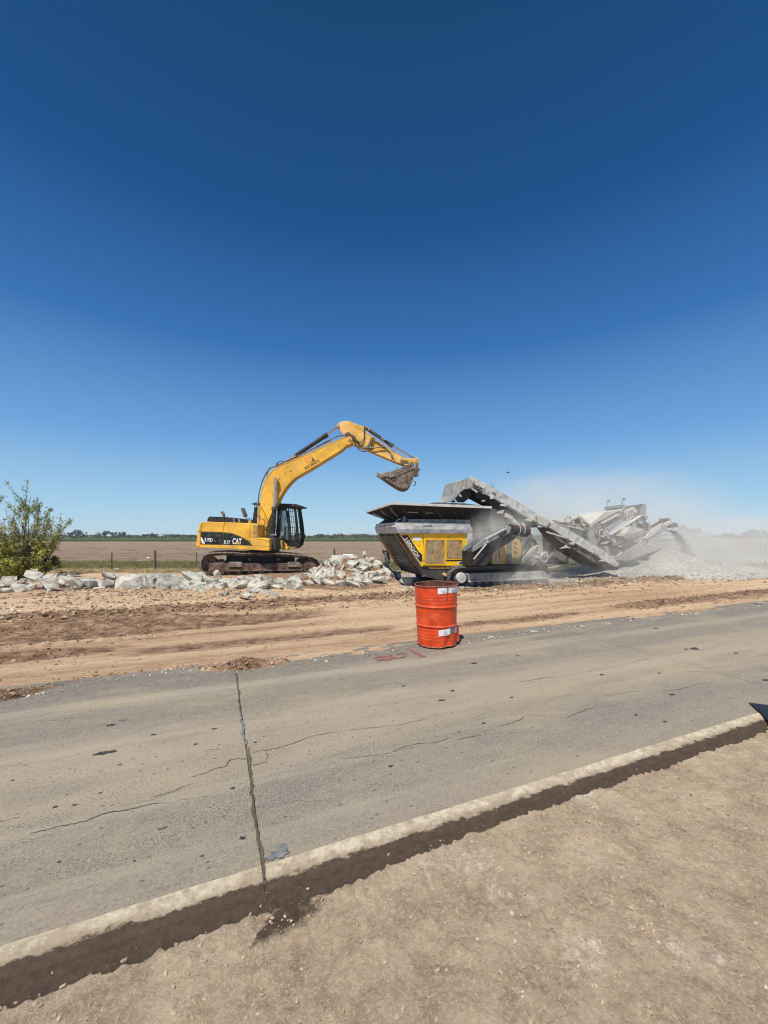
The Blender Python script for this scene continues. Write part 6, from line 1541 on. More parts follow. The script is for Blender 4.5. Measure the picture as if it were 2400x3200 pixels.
# long return conveyor: side beam, belt and troughs
RD0, RD1 = 0.55, 1.25
beam = sp_('return_conveyor', K3, [(590, 78), (1000, 300), (1659, 690), (1900, 850), (1830, 945), (1659, 850), (1100, 530), (545, 245)], RD0, RD0 + 0.10, M['galv'], None, 0.006)
sp_('side_beam', K3, [(590, 78), (1000, 300), (1659, 690), (1900, 850), (1830, 945), (1659, 850), (1100, 530), (545, 245)], RD1, RD1 + 0.10, M['galv'], beam, 0.006)
sp_('belt', K3, [(600, 105), (1659, 710), (1860, 860), (1850, 880), (1659, 742), (590, 135)], RD0 + 0.10, RD1, M['rubber'], beam)
sp_('return_belt', K3, [(548, 255), (560, 250), (1100, 555), (1659, 875), (1659, 930), (900, 560), (600, 400)], RD0 + 0.12, RD1 - 0.02, M['rubber'], beam)
sp_('pivot_block', K5, [(180, 350), (240, 345), (400, 440), (330, 520), (210, 480)], RD0 - 0.06, RD0 + 0.1, M['dusty_pale'], beam, 0.01)
low = sp_('lower_conveyor_beam', K5, [(440, 440), (1240, 905), (1445, 1075), (1420, 1130), (1370, 1130), (1060, 935), (600, 670), (340, 505), (350, 480)], RD0, RD0 + 0.10, M['galv'], beam, 0.006)
sp_('top_rail', K5, [(440, 430), (640, 530), (1230, 890), (1230, 925), (640, 560), (430, 450)], RD0 + 0.16, RD0 + 0.20, M['dusty'], beam)
sp_('lower_far_beam', K5, [(440, 440), (1240, 905), (1445, 1075), (1370, 1130), (600, 670), (340, 505)], RD1, RD1 + 0.10, M['galv'], beam)
sp_('trough', K5, [(360, 520), (600, 670), (1060, 935), (1370, 1135), (1420, 1130), (1425, 1180), (1230, 1180), (1150, 1085), (1050, 1060), (800, 900), (500, 720)], RD0 + 0.08, RD1, M['dusty_dark'], beam, 0.01)
sp_('tail_drum_box', K5, [(1260, 990), (1440, 1075), (1435, 1105), (1380, 1130), (1250, 1060)], RD0 - 0.05, RD0, M['galv'], beam, 0.008)
for pts_ in ([(20, 408), (60, 395), (120, 400), (110, 440), (20, 425)], [(670, 765), (765, 755), (758, 795), (680, 785)], [(1140, 1030), (1210, 1020), (1225, 1050), (1150, 1045)], [(1065, 905), (1120, 930), (1130, 965), (1080, 940)]):
    sp_('roller_bracket', K5, pts_, RD0 - 0.06, RD0 + 0.02, M['galv'], beam, 0.004)
for pts_ in ([(850, 435), (880, 390), (902, 410), (888, 440)], [(1020, 550), (1050, 525), (1125, 535), (1110, 570), (1030, 560)], [(1465, 800), (1500, 785), (1570, 785), (1555, 825)], [(700, 470), (740, 455), (760, 470), (715, 490)]):
    sp_('roller_bracket', K3, pts_, RD0 - 0.05, RD0 + 0.02, M['galv'], beam, 0.004)
sp_('guard_bracket', K3, [(880, 300), (910, 262), (950, 285), (940, 345), (880, 315)], RD0 - 0.04, RD0, M['dusty_pale'], beam, 0.004)
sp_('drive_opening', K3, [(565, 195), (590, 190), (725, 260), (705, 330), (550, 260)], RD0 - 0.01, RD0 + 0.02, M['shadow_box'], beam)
for x_, y_ in ((600, 215), (640, 255), (690, 290)):
    p_ = cpos(K3, x_, y_, RD0); MB().cyl((p_.x, RD0 - 0.03, p_.z), (p_.x, RD0, p_.z), 0.03, 10).build('drive_bolt', M['galv_dark'], beam, FC)
MB().bar(cpos(K3, 715, 350, RD0 - 0.02), cpos(K3, 745, 205, RD0 - 0.02), 0.04, 0.03).build('guard_post', M['galv'], beam, FC)
MB().bar(cpos(K3, 520, 260, RD0 - 0.02), cpos(K3, 615, 325, RD0 - 0.02), 0.05, 0.05).build('guard_post', M['galv'], beam, FC)
# discharge hood at the head
hd = sp_('discharge_hood', K3, [(268, 155), (410, 92), (500, 95), (545, 165), (545, 240), (400, 270), (385, 265), (300, 350), (205, 460), (160, 490), (165, 450), (215, 360), (240, 250)], RD0 - 0.03, RD0 + 0.0, M['dusty'], None, 0.004)
sp_('far_cheek', K3, [(268, 155), (410, 92), (500, 95), (545, 165), (545, 240), (540, 370), (370, 500), (160, 490), (215, 360), (240, 250)], RD1 + 0.1, RD1 + 0.13, M['galv_dark'], hd, 0.004)
hb = MB()
hp = [cpos(K3, x_, y_, RD0) for x_, y_ in ((545, 150), (500, 92), (410, 90), (268, 152), (236, 260), (205, 380), (160, 480))]
for i in range(len(hp) - 1): hb.sheet([hp[i], hp[i + 1], hp[i + 1] + Vector((0, 0.8, 0)), hp[i] + Vector((0, 0.8, 0))], 0.02)
hb.build('hood_back', M['galv_dark'], hd, FC)
for pts_ in ([(335, 120), (348, 115), (300, 345), (285, 360)], [(405, 92), (416, 90), (395, 265), (382, 265)]):
    sp_('hood_rib', K3, pts_, RD0 - 0.05, RD0 - 0.03, M['dusty_pale'], hd)
for pts_ in ([(290, 350), (315, 345), (358, 398), (325, 402)], [(205, 425), (225, 428), (272, 488), (245, 490)]):
    sp_('hood_rib', K3, pts_, RD0 - 0.03, RD0 + 0.25, M['galv'], hd)
sp_('rubber_curtain', K3, [(300, 350), (400, 275), (545, 245), (540, 365), (480, 400), (465, 435), (380, 500), (215, 490), (215, 450)], RD0 + 0.35, RD0 + 0.38, M['hull'], hd)
sp_('hood_handle', K3, [(500, 95), (500, 50), (515, 38), (540, 55), (560, 90), (580, 85), (555, 180), (530, 150)], RD0 - 0.05, RD0 - 0.02, M['galv'], hd)
MB().tube([cpos(K3, 880, 240, RD0), cpos(K3, 895, 225, RD0), cpos(K3, 858, 180, RD0)], 0.010, 5).build('aerial', M['hull'], beam, FC)
MB().tube([cpos(K5, 630, 800, RD0 - 0.1), cpos(K5, 638, 1220, RD0 - 0.1)], 0.006, 4).build('hanging_cable', M['hull'], beam, FC)
MB().bar(cpos(K5, 335, 598, 0.3), cpos(K5, 635, 690, 0.3), 0.05, 0.05).build('stay_bar', M['dusty_pale'], beam, FC)
sp_('star_bracket', K5, [(540, 850), (615, 820), (632, 795), (655, 818), (715, 848), (640, 842)], 0.35, 0.40, M['dusty_pale'], beam)
sp_('undershield', K5, [(420, 640), (560, 700), (1040, 970), (1130, 1060), (1040, 1100), (900, 1112), (700, 1090), (430, 1090), (400, 1000), (440, 900)], RD1 + 0.3, RD1 + 0.9, M['dusty_dark'], None, 0.02)
sp_('drawbar', K5, [(350, 1150), (540, 1110), (545, 1125), (355, 1165)], RD0 + 0.4, RD0 + 0.5, M['dusty'], None)
# cabinet, frames and hoses between
sp_('machine_bay', K5, [(520, 470), (640, 430), (820, 345), (850, 360), (1000, 470), (1240, 600), (1300, 900), (1240, 960), (700, 640)], RD1 + 0.55, RD1 + 1.5, M['dusty'], None, 0.01)
cab_ = sp_('control_cabinet', K5, [(972, 525), (1105, 505), (1115, 800), (1060, 800), (965, 740)], RD1 + 0.15, RD1 + 0.55, M['dusty'], None, 0.01)
sp_('cabinet_side', K5, [(940, 545), (972, 530), (970, 742), (945, 720)], RD1 + 0.13, RD1 + 0.2, M['dusty_dark'], cab_)
for pts_ in ([(640, 440), (815, 350), (830, 375), (660, 465)], [(820, 350), (850, 360), (940, 560), (915, 570)], [(720, 410), (745, 400), (760, 470), (735, 478)], [(850, 370), (990, 465), (975, 485), (840, 400)], [(560, 470), (940, 560), (935, 580), (555, 490)]):
    sp_('frame_bar', K5, pts_, RD1 + 0.15, RD1 + 0.3, M['dusty_pale'])
sp_('gusset_panel', K5, [(740, 410), (815, 365), (830, 470), (760, 470)], RD1 + 0.32, RD1 + 0.36, M['dusty'])
sp_('sloping_cover', K5, [(680, 560), (840, 500), (940, 590), (860, 660), (720, 620)], RD1 + 0.25, RD1 + 0.5, M['dusty_pale'], None, 0.01)
for i, (rx, ry, ox, oy, m_) in enumerate(((85, 90, 0, 0, 'dusty_dark'), (70, 95, 15, 10, 'dusty_dark'), (60, 75, -15, 5, 'dusty'), (50, 60, 20, 20, 'dusty_pale'))):
    P = [cpos(K5, 1165 + ox + rx * math.cos(t_), 595 + oy + ry * math.sin(t_), RD1 + 0.1 - 0.03 * i) for t_ in [k_ * math.pi / 12 for k_ in range(20)]]
    MB().tube(P, 0.018, 5).build('hose_loop', M[m_], su, FC, smooth=True)
P = [cpos(K5, 610 + 50 + 48 * math.cos(t_), 415 + 48 * math.sin(t_), RD1 + 0.2) for t_ in [math.pi + k_ * math.pi / 10 for k_ in range(10)]]
MB().tube(P, 0.022, 5).build('hose_loop', M['dusty'], su, FC, smooth=True)
for pts_ in ([(425, 420), (520, 445), (700, 490), (830, 510)], [(830, 505), (900, 530), (945, 590)], [(440, 445), (600, 480), (760, 500), (950, 520)]):
    MB().tube(smooth_path([cpos(K5, x_, y_, RD1 + 0.05) for x_, y_ in pts_], 4), 0.02, 5).build('hose', M['dusty_dark'], su, FC)
for pts_, m_ in (([(1115, 815), (1225, 815), (1228, 875), (1150, 860)], 'dusty_dark'), ([(1240, 600), (1330, 600), (1330, 630), (1240, 630)], 'dusty_pale'), ([(1160, 770), (1240, 765), (1270, 738), (1340, 740), (1335, 752), (1275, 755), (1250, 785), (1160, 785)], 'dusty_pale'),
                 ([(1278, 800), (1440, 800), (1440, 860), (1278, 860)], 'dusty_dark'), ([(1278, 862), (1440, 862), (1425, 960), (1330, 965), (1290, 940)], 'dusty'), ([(1225, 810), (1275, 810), (1290, 990), (1230, 985)], 'dusty')):
    sp_('equipment_box', K5, pts_, RD1 + 0.1, RD1 + 0.5, M[m_], None, 0.01)
sp_('frame_bar', K5, [(1420, 960), (1540, 878), (1545, 888), (1430, 975), (1300, 975), (1300, 965)], RD1 + 0.0, RD1 + 0.1, M['dusty_pale'])
sp_('frame_bar', K5, [(1448, 820), (1505, 785), (1508, 795), (1450, 835)], RD1 + 0.0, RD1 + 0.1, M['dusty_pale'])
# screen box
SN = 1.45
sbx = sp_('screen_box', K6, [(-140, 700), (-60, 560), (60, 480), (430, 285), (520, 280), (545, 450), (300, 640), (200, 700), (60, 860)], SN, SN + 1.3, M['dusty'], None, 0.01)
sp_('screen_cover', K6, [(-120, 540), (180, 300), (500, 255), (520, 285), (140, 510), (-60, 600)], SN - 0.02, SN + 1.3, M['dusty_pale'], sbx, 0.01)
for q_ in range(5):
    dx_, dy_ = q_ * 34, q_ * 6
    sp_('cover_rib', K6, [(-90 + dx_, 585 - q_ * 26), (400 + dx_ * .5, 285 - q_ * 2), (404 + dx_ * .5, 292 - q_ * 2), (-84 + dx_, 596 - q_ * 26)], SN - 0.04, SN - 0.0, M['dusty_dark'], sbx)
sp_('screen_slot', K6, [(150, 560), (500, 372), (505, 384), (156, 575)], SN - 0.065, SN - 0.0, M['dusty_dark'], sbx)
for q_ in range(6): sp_('side_stiffener', K6, [(225 + q_ * 48, 585 - q_ * 25), (233 + q_ * 48, 582 - q_ * 25), (262 + q_ * 45, 640 - q_ * 27), (252 + q_ * 45, 645 - q_ * 27)], SN - 0.09, SN - 0.05, M['dusty_dark'], sbx)
for q_ in range(5): sp_('plate_stiffener', K6, [(380 + q_ * 100, 700 - q_ * 62), (390 + q_ * 100, 694 - q_ * 62), (420 + q_ * 96, 800 - q_ * 62), (408 + q_ * 96, 806 - q_ * 62)], SN - 0.40, SN - 0.34, M['dusty_dark'], su)
sp_('screen_rail', K6, [(120, 500), (440, 335), (455, 350), (140, 525)], SN - 0.10, SN - 0.02, M['dusty_pale'], sbx, 0.004)
sp_('side_plate', K6, [(200, 590), (510, 430), (540, 460), (290, 640), (210, 680)], SN - 0.06, SN - 0.01, M['galv'], sbx, 0.004)
sp_('feed_chute_back', K6, [(550, 190), (700, 170), (900, 145), (860, 240), (830, 385), (700, 440), (590, 440), (540, 290)], SN + 0.3, SN + 0.34, M['dusty_dark'], None, 0.004)
sp_('feed_chute_cheek', K6, [(905, 148), (942, 138), (942, 350), (835, 390), (850, 270)], SN + 0.05, SN + 0.09, M['dusty'], None, 0.004)
sp_('spray_shield', K6, [(165, 212), (545, 178), (500, 235), (300, 275), (200, 282)], SN + 0.9, SN + 0.92, M['dusty_pale'])
MB().tube(smooth_path([cpos(K6, x_, y_, SN + 0.85) for x_, y_ in ((168, 212), (300, 188), (430, 178), (550, 176), (600, 200))], 4), 0.025, 6).build('water_pipe', M['dusty_dark'], su, FC)
MB().tube(smooth_path([cpos(K6, x_, y_, SN - 0.1) for x_, y_ in ((530, 330), (520, 250), (545, 200), (590, 185), (612, 230), (600, 300))], 4), 0.03, 6).build('bent_pipe', M['dusty'], su, FC)
vb = sp_('vibrator_frame', K6, [(600, 270), (720, 205), (745, 215), (740, 230), (615, 300)], SN - 0.2, SN - 0.1, M['dusty_pale'], None, 0.006)
sp_('frame_rail', K6, [(555, 390), (600, 440), (770, 345), (775, 355), (605, 455), (585, 450)], SN - 0.2, SN - 0.1, M['dusty_pale'], vb)
for x_, y_ in ((590, 330), (640, 330), (690, 300), (735, 290)):
    sp_('spring_housing', K6, [(x_ - 18, y_ - 35), (x_ + 18, y_ - 45), (x_ + 26, y_ + 50), (x_ - 6, y_ + 60)], SN - 0.18, SN - 0.02, M['galv'], vb, 0.006)
p_ = cpos(K6, 735, 280, SN - 0.2); MB().cyl((p_.x, SN - 0.25, p_.z), (p_.x, SN - 0.1, p_.z), 0.09, 14).build('vibrator_drum', M['dusty_pale'], vb, FC)
sp_('upper_gantry', K6, [(535, 320), (560, 240), (590, 240), (600, 320), (560, 420), (540, 470)], SN - 0.12, SN, M['dusty'], None, 0.006)
# diagonal main frame
mf = sp_('diagonal_frame', K6, [(300, 740), (880, 380), (925, 400), (945, 480), (1000, 560), (1000, 640), (560, 800), (520, 860), (430, 910), (330, 850)], SN - 0.35, SN - 0.25, M['galv'], None, 0.006)
sp_('frame_rail', K6, [(300, 712), (870, 358), (885, 368), (312, 728)], SN - 0.42, SN - 0.25, M['dusty_pale'], mf, 0.004)
sp_('lower_frame', K6, [(430, 915), (540, 800), (700, 870), (820, 860), (560, 1000), (540, 1010)], SN - 0.1, SN + 1.0, M['dusty_dark'], mf, 0.01)
sp_('dark_chute', K6, [(808, 505), (980, 510), (985, 545), (930, 600), (880, 575)], SN - 0.45, SN - 0.38, M['dusty_dark'], mf, 0.006)
for pts_ in ([(905, 365), (960, 360), (980, 390), (965, 440), (920, 420)], [(985, 490), (1015, 490), (1030, 640), (1000, 660)], [(925, 650), (1030, 655), (1030, 668), (925, 664)], [(915, 790), (1020, 725), (1025, 740), (925, 800)], [(900, 600), (920, 595), (960, 760), (940, 765)]):
    sp_('hinge_arm', K6, pts_, SN - 0.5, SN - 0.36, M['dusty'], mf, 0.006)
sp_('frame_strut', K6, [(420, 1105), (560, 1008), (570, 1018), (440, 1110)], SN - 0.5, SN - 0.42, M['dusty_pale'], mf)
sp_('frame_strut', K6, [(455, 935), (520, 895), (528, 905), (462, 955)], SN - 0.5, SN - 0.42, M['dusty_pale'], mf)
eb_ = sp_('engine_box', K6, [(525, 735), (560, 690), (680, 690), (880, 610), (922, 648), (928, 688), (712, 862), (672, 800), (540, 795)], SN - 0.75, SN - 0.36, M['dusty'], None, 0.015)
sp_('engine_cover', K6, [(560, 690), (600, 650), (640, 570), (700, 580), (760, 600), (880, 608), (690, 690)], SN - 0.70, SN - 0.36, M['dusty_pale'], eb_, 0.02)
sp_('box_groove', K6, [(690, 800), (925, 668), (928, 676), (700, 812)], SN - 0.757, SN - 0.74, M['dusty_dark'], eb_)
MB().tube([cpos(K6, x_, y_, SN - 0.6) for x_, y_ in ((545, 670), (600, 600), (650, 565))], 0.03, 6).build('guard_rail', M['galv'], eb_, FC)
# fines conveyor
fc_ = sp_('fines_conveyor', K6, [(1030, 655), (1240, 548), (1250, 640), (1180, 670), (1040, 745), (950, 800), (930, 780)], SN - 0.55, SN - 0.45, M['galv'], None, 0.006)
sp_('conveyor_rail', K6, [(1028, 598), (1385, 400), (1398, 412), (1032, 622)], SN - 0.1, SN - 0.02, M['dusty_dark'], fc_)
sp_('conveyor_rail', K6, [(1030, 628), (1250, 505), (1252, 518), (1032, 645)], SN - 0.5, SN - 0.42, M['dusty_pale'], fc_)
sp_('belt', K6, [(1030, 640), (1260, 520), (1400, 440), (1410, 460), (1250, 560), (1035, 665)], SN - 0.45, SN + 0.0, M['rubber'], fc_)
sp_('head_frame', K6, [(1280, 520), (1400, 455), (1440, 480), (1440, 500), (1330, 560), (1290, 555)], SN - 0.6, SN - 0.5, M['dusty_pale'], fc_, 0.006)
sp_('head_frame', K6, [(1350, 620), (1470, 560), (1480, 585), (1360, 655)], SN - 0.6, SN - 0.5, M['dusty_pale'], fc_, 0.006)
sp_('head_plate', K6, [(1235, 540), (1255, 490), (1290, 520), (1330, 540), (1345, 640), (1250, 655)], SN - 0.58, SN - 0.52, M['dusty'], fc_, 0.004)
for x_, y_ in ((1385, 560), (1430, 520), (1460, 545)):
    p_ = cpos(K6, x_, y_, SN - 0.5); MB().cyl((p_.x, SN - 0.62, p_.z), (p_.x, SN + 0.05, p_.z), 0.075, 14).build('head_roller', M['dusty_dark'], fc_, FC)
sp_('end_cap', K6, [(1370, 410), (1395, 402), (1410, 445), (1385, 470)], SN - 0.5, SN - 0.05, M['dusty'], fc_, 0.004)
sp_('lower_rail', K6, [(820, 862), (1240, 640), (1245, 660), (1000, 800), (830, 870)], SN - 0.3, SN - 0.22, M['dusty_pale'], fc_)
lg = sp_('landing_leg', K6, [(955, 790), (975, 780), (1010, 880), (990, 890)], SN - 0.5, SN - 0.42, M['dusty'], None, 0.004)
sp_('foot_plate', K6, [(985, 905), (1050, 868), (1062, 878), (1000, 925)], SN - 0.58, SN - 0.35, M['dusty_pale'], lg)
for (x0, y0, x1, y1, x2, y2) in ((218, 190, 220, 108, 244, 90), (495, 160, 502, 75, 535, 58)):
    q0 = cpos(K6, x0, y0 + 60, SN + 0.8); q1 = cpos(K6, x1, y1, SN + 0.8); q2 = cpos(K6, x2, y2, SN + 0.8)
    wl = MB().tube([q0, q1, q2], 0.018, 6).build('work_light_pole', M['dusty_dark'], su, FC)
    MB().cyl(q2 - Vector((0.04, 0, 0)), q2 + Vector((0.05, 0, 0.0)), 0.05, 10).build('work_light', M['galv_dark'], wl, FC)

# ================================================================== GRAVEL HEAP AND FALLING GRAVEL
k = NT('crushed_grey_gravel', 1.0)
gc = k.ramp(k.noise(7, 8, 0.8), [(0.34, (0.29, 0.28, 0.255)), (0.5, (0.42, 0.405, 0.37)), (0.66, (0.56, 0.54, 0.50))])
k.bump(k.noise(30, 6, 0.8), 0.8, 0.035)
M['gravel'] = k.done(gc)
pc_ = cpos(K6, 1330, 900, SN - 0.3); PC = FC.M @ pc_
PX, PY = PC.x, PC.y
def zpile(x, y):
    e = np.hypot((x - PX) * 0.92, (y - PY) * 0.85)
    cone = 1.28 - 0.50 * e
    ridge2 = 0.62 - 0.30 * np.hypot((x - PX - 2.2) * 0.55, (y - PY + 0.2) * 0.9)
    low2 = 0.72 - 0.30 * np.hypot((x - PX + 2.0) * 0.8, (y - PY - 0.2) * 0.9)
    z = np.maximum(np.maximum(cone, ridge2), low2)
    z = np.where(z > 1.15, 1.15 + (z - 1.15) * 0.5, z)
    return z + 0.06 * (fbm(x * 2.5, y * 2.5, 131, 4) - 0.5) - 0.12
grid_mesh('gravel_heap', np.arange(PX - 5.2, PX + 7.5, 0.07), np.arange(PY - 3.8, PY + 4.5, 0.08), zpile, M['gravel'])
gh = bpy.data.objects['gravel_heap']; gh['kind'] = 'stuff'
tag(gh, 'pale grey heap of crushed gravel under the head of the fines conveyor', 'gravel')
cp = []; cs = []
q0 = FC.M @ cpos(K6, 1290, 640, SN - 0.3)
for i in range(2600):
    t_ = random.random(); fall = t_
    x_ = q0.x + 0.10 + 0.95 * math.sqrt(fall) * 0.9 + random.gauss(0, 0.05 + 0.10 * fall); y_ = q0.y + random.gauss(0, 0.10 + 0.05 * fall)
    z_ = q0.z - 1.15 * fall ** 1.3 + 0.0
    cp.append((x_, y_, z_)); cs.append(random.uniform(0.012, 0.040))
k = NT('falling_gravel_grey', 1.0); M['fallg'] = k.done(k.ramp(k.noise(5, 2), [(0.3, (0.13, 0.125, 0.115)), (0.7, (0.26, 0.25, 0.235))]))
fg = scatter('falling_gravel', cp, cs, M['fallg'], 31); tag(fg, 'stream of grey gravel falling from the conveyor head onto the heap', 'gravel')
cp = []; cs = []
for i in range(4200):
    cp.append((random.uniform(PX - 4.5, PX + 5.5), random.uniform(PY - 3.6, PY + 1.5), 0)); cs.append(random.uniform(0.015, 0.05))
a_ = np.array(cp); z_ = zpile(a_[:, 0], a_[:, 1]); cs = (np.array(cs) * np.where(z_ > 0.15, 1, 2.0)).tolist(); z_ = np.maximum(z_, H(a_[:, 0], a_[:, 1])) + 0.01; cp = list(zip(a_[:, 0], a_[:, 1], z_))
sgv = scatter('heap_stones', cp, cs, M['gravel'], 33); tag(sgv, 'loose grey stones over the gravel heap and its foot', 'gravel')

# ================================================================== FENCE, SIGN, GRASS, BUSH
fn = empty('wire_fence', Frame((0, 19.8, -0.12), 0), 'low farm fence of thin dark posts and wires along the grass verge', 'fence')
FN = Frame((0, 0, 0), 0)
tops = []
def post(u, vt, vb, Y, r, m='wood'):
    a, b_ = at_dist(u, vb, Y), at_dist(u + random.uniform(-1, 1), vt, Y)
    a.z -= 0.12
    MB().tube([a, a.lerp(b_, 0.5) + Vector((random.uniform(-.01, .01), 0, 0)), b_], r, 8, r * 0.85).build('fence_post', M[m], fn, FN)
    tops.append((a, b_))
for u, vt, vb, Y, r in ((349, 1727, 1777, 20.6, 0.035), (486, 1720, 1784, 19.6, 0.055), (615, 1724, 1777, 20.6, 0.022), (1045, 1716, 1766, 21.0, 0.05), (1965, 1712, 1752, 23.5, 0.045), (2233, 1705, 1737, 26, 0.05), (2248, 1703, 1739, 26, 0.06),
                        (2377, 1700, 1736, 26, 0.06), (2391, 1703, 1735, 26.5, 0.06), (130, 1722, 1778, 20.4, 0.035), (-120, 1722, 1778, 20.4, 0.05), (1300, 1722, 1772, 21, 0.04), (2600, 1703, 1736, 26, 0.06)):
    post(u, vt, vb, Y, r)
tops.sort(key=lambda t_: t_[0].x)
for fr_ in (0.42, 0.66, 0.90):
    b = MB()
    for i in range(len(tops) - 1):
        a, b_ = tops[i][0].lerp(tops[i][1], fr_), tops[i + 1][0].lerp(tops[i + 1][1], fr_)
        b.tube([a, b_], 0.0025, 4)
    b.build('fence_wire', M['wire'], fn, FN)
sg = empty('small_sign', Frame(at_dist(1140, 1764, 20.5), 0), 'small white notice on a thin stake behind the rubble heap', 'sign')
a, b_ = at_dist(1141, 1766, 20.5), at_dist(1139, 1732, 20.5)
MB().cyl(a - Vector((0, 0, 0.15)), b_, 0.018, 6).build('stake', M['wood'], sg, FN)
a, b_ = at_dist(1134, 1733, 20.45), at_dist(1142.5, 1722.5, 20.45)
pt_ = MB().box(a.x, b_.x, a.y - 0.01, a.y + 0.01, a.z, b_.z).build('notice_board', M['white'], sg, FN)
for i in range(3): MB().box(a.x + 0.03, b_.x - 0.03, a.y - 0.013, a.y - 0.009, a.z + 0.04 + i * 0.045, a.z + 0.05 + i * 0.045).build('printed_line', M['print_grey'], pt_, FN)
def flat_bag(u0, u1, v0, v1, Y, lab, m='tape'):
    a, b_ = at_dist(u0, v1, Y), at_dist(u1, v0, Y)
    me = chunk('plastic_litter', int(u0), M[m], npts=22, sub=1, jit=0.05, flat=0.5)
    o = place('plastic_litter', me, None, Matrix.Translation((a + b_) / 2) @ Matrix.Diagonal((b_.x - a.x, 0.25, max(0.06, (b_.z - a.z) * 1.4), 1))); tag(o, lab, 'litter')
flat_bag(458, 471, 1741, 1746, 27, 'white plastic bag lying in the ploughed field left of the excavator')
flat_bag(1068, 1106, 1731, 1736, 30, 'long white plastic strip lying in the ploughed field behind the heap')
flat_bag(360, 372, 1774, 1779, 20.2, 'small pale bag in the grass by the thin left fence post')

# grass blades along the verge
def blades(name, n, xr, yf, hmin, hmax, m, seed, lab=None):
    r_ = np.random.default_rng(seed); V = []; F = []
    X_ = [r_.uniform(*xr) for i in range(n)]; Y_ = [yf(r_, x_) for x_ in X_]; Z_ = zf_v(np.array(X_), np.array(Y_))
    for i in range(n):
        x_, y_, z_ = X_[i], Y_[i], float(Z_[i]) - 0.01; h_ = r_.uniform(hmin, hmax)
        for j in range(4):
            a = r_.uniform(0, 6.28); dx_, dy_ = math.cos(a) * h_ * r_.uniform(.2, .9), math.sin(a) * h_ * r_.uniform(.2, .9); w = 0.012
            bx_, by_ = x_ + r_.uniform(-.06, .06), y_ + r_.uniform(-.06, .06); o = len(V)
            V += [(bx_ - w, by_, z_), (bx_ + w, by_, z_), (bx_ + dx_, by_ + dy_, z_ + h_)]; F.append((o, o + 1, o + 2))
    me = bpy.data.meshes.new(name); me.from_pydata(V, [], F); me.materials.append(m); me.update()
    return place(name, me, None, None, kind='stuff')
k = NT('green_grass_blades', 0.8); M['gblade'] = k.done(k.ramp(k.noise(1.2, 4), [(0.35, (0.10, 0.110, 0.035)), (0.65, (0.21, 0.195, 0.085))]))
k = NT('dry_grass_blades', 0.9); M['dblade'] = k.done(k.ramp(k.noise(1.2, 4), [(0.35, (0.26, 0.20, 0.10)), (0.65, (0.46, 0.37, 0.21))]))
blades('green_grass', 15000, (-24, 26), lambda r_, x_: 21.0 + r_.uniform(0, 6.0), 0.05, 0.17, M['gblade'], 1)
blades('dry_grass', 9000, (-24, 26), lambda r_, x_: 17.3 + r_.uniform(0, 3.6), 0.05, 0.17, M['dblade'], 2)

def leafy(name, pts, size, m, seed, parent, fr=None, elong=1.7):
    r_ = np.random.default_rng(seed); V = []; F = []
    for p_ in pts:
        n_ = Vector(r_.normal(size=3)).normalized(); t_ = n_.cross(Vector(r_.normal(size=3))).normalized(); b2_ = n_.cross(t_)
        s_ = size * r_.uniform(0.6, 1.3); o = len(V); c = Vector(p_)
        V += [tuple(c - t_ * s_ * elong * 0.5), tuple(c + b2_ * s_ * 0.4), tuple(c + t_ * s_ * elong * 0.5), tuple(c - b2_ * s_ * 0.4)]
        F += [(o, o + 1, o + 2, o + 3)]
    me = bpy.data.meshes.new(name); me.from_pydata(V, [], F); me.materials.append(m); me.update()
    return place(name, me, parent, fr)
# the bush at the left
BY = 15.4
br_ = at_dist(75, 1790, BY); br_.z = float(H(br_.x, br_.y)) - 0.05
FB = Frame(br_, 0)
bush = empty('leafy_bush', FB, 'loose olive green bush with upright shoots, at the left edge behind the rubble row', 'bush')
rr = random.Random(5); wood = MB(); leafA = []; leafB = []
def shoot(a, dr, L, r_, depth, upw):
    P = [Vector(a)]; d_ = Vector(dr).normalized(); n_ = 7
    for i in range(n_):
        d_ = (d_ + Vector((rr.uniform(-1, 1), rr.uniform(-1, 1), rr.uniform(-.6, .6) + upw)) * 0.13).normalized(); P.append(P[-1] + d_ * L / n_)
    wood.tube(P, r_, 5, r_ * 0.25)
    for i in range(2 if depth == 0 else 0, n_ + 1):
        dens = (6 if depth == 0 else 7) if P[i].z < 1.35 else (5 if depth == 0 else 4)
        for q in range(dens):
            t_ = rr.random(); p_ = P[max(0, i - 1)].lerp(P[i], t_); rad_ = 0.03 + 0.03 * (1 - i / n_)
            (leafB if p_.z > 1.45 and rr.random() < .7 else leafA).append(p_ + Vector((rr.gauss(0, rad_), rr.gauss(0, rad_), rr.gauss(0, rad_))))
    if depth < 2:
        for q in range(5 if depth == 0 else 2):
            i = rr.randint(2, n_ - 1); s_ = Vector((rr.uniform(-.8, .8), rr.uniform(-.8, .8), rr.uniform(0.0, 1.1)))
            shoot(P[i], (d_ * 0.8 + s_), L * rr.uniform(0.18, 0.36), r_ * 0.5, depth + 1, upw)
tgt = [(-70, 1640), (-20, 1600), (15, 1592), (45, 1585), (58, 1558), (66, 1575), (85, 1552), (95, 1578), (122, 1566), (112, 1585), (135, 1620), (158, 1582), (172, 1592), (182, 1632), (205, 1625), (185, 1650), (175, 1690), (160, 1720), (150, 1740), (-60, 1700), (0, 1660), (30, 1640), (90, 1640), (120, 1650), (150, 1660), (185, 1668), (-40, 1560), (-90, 1600)]
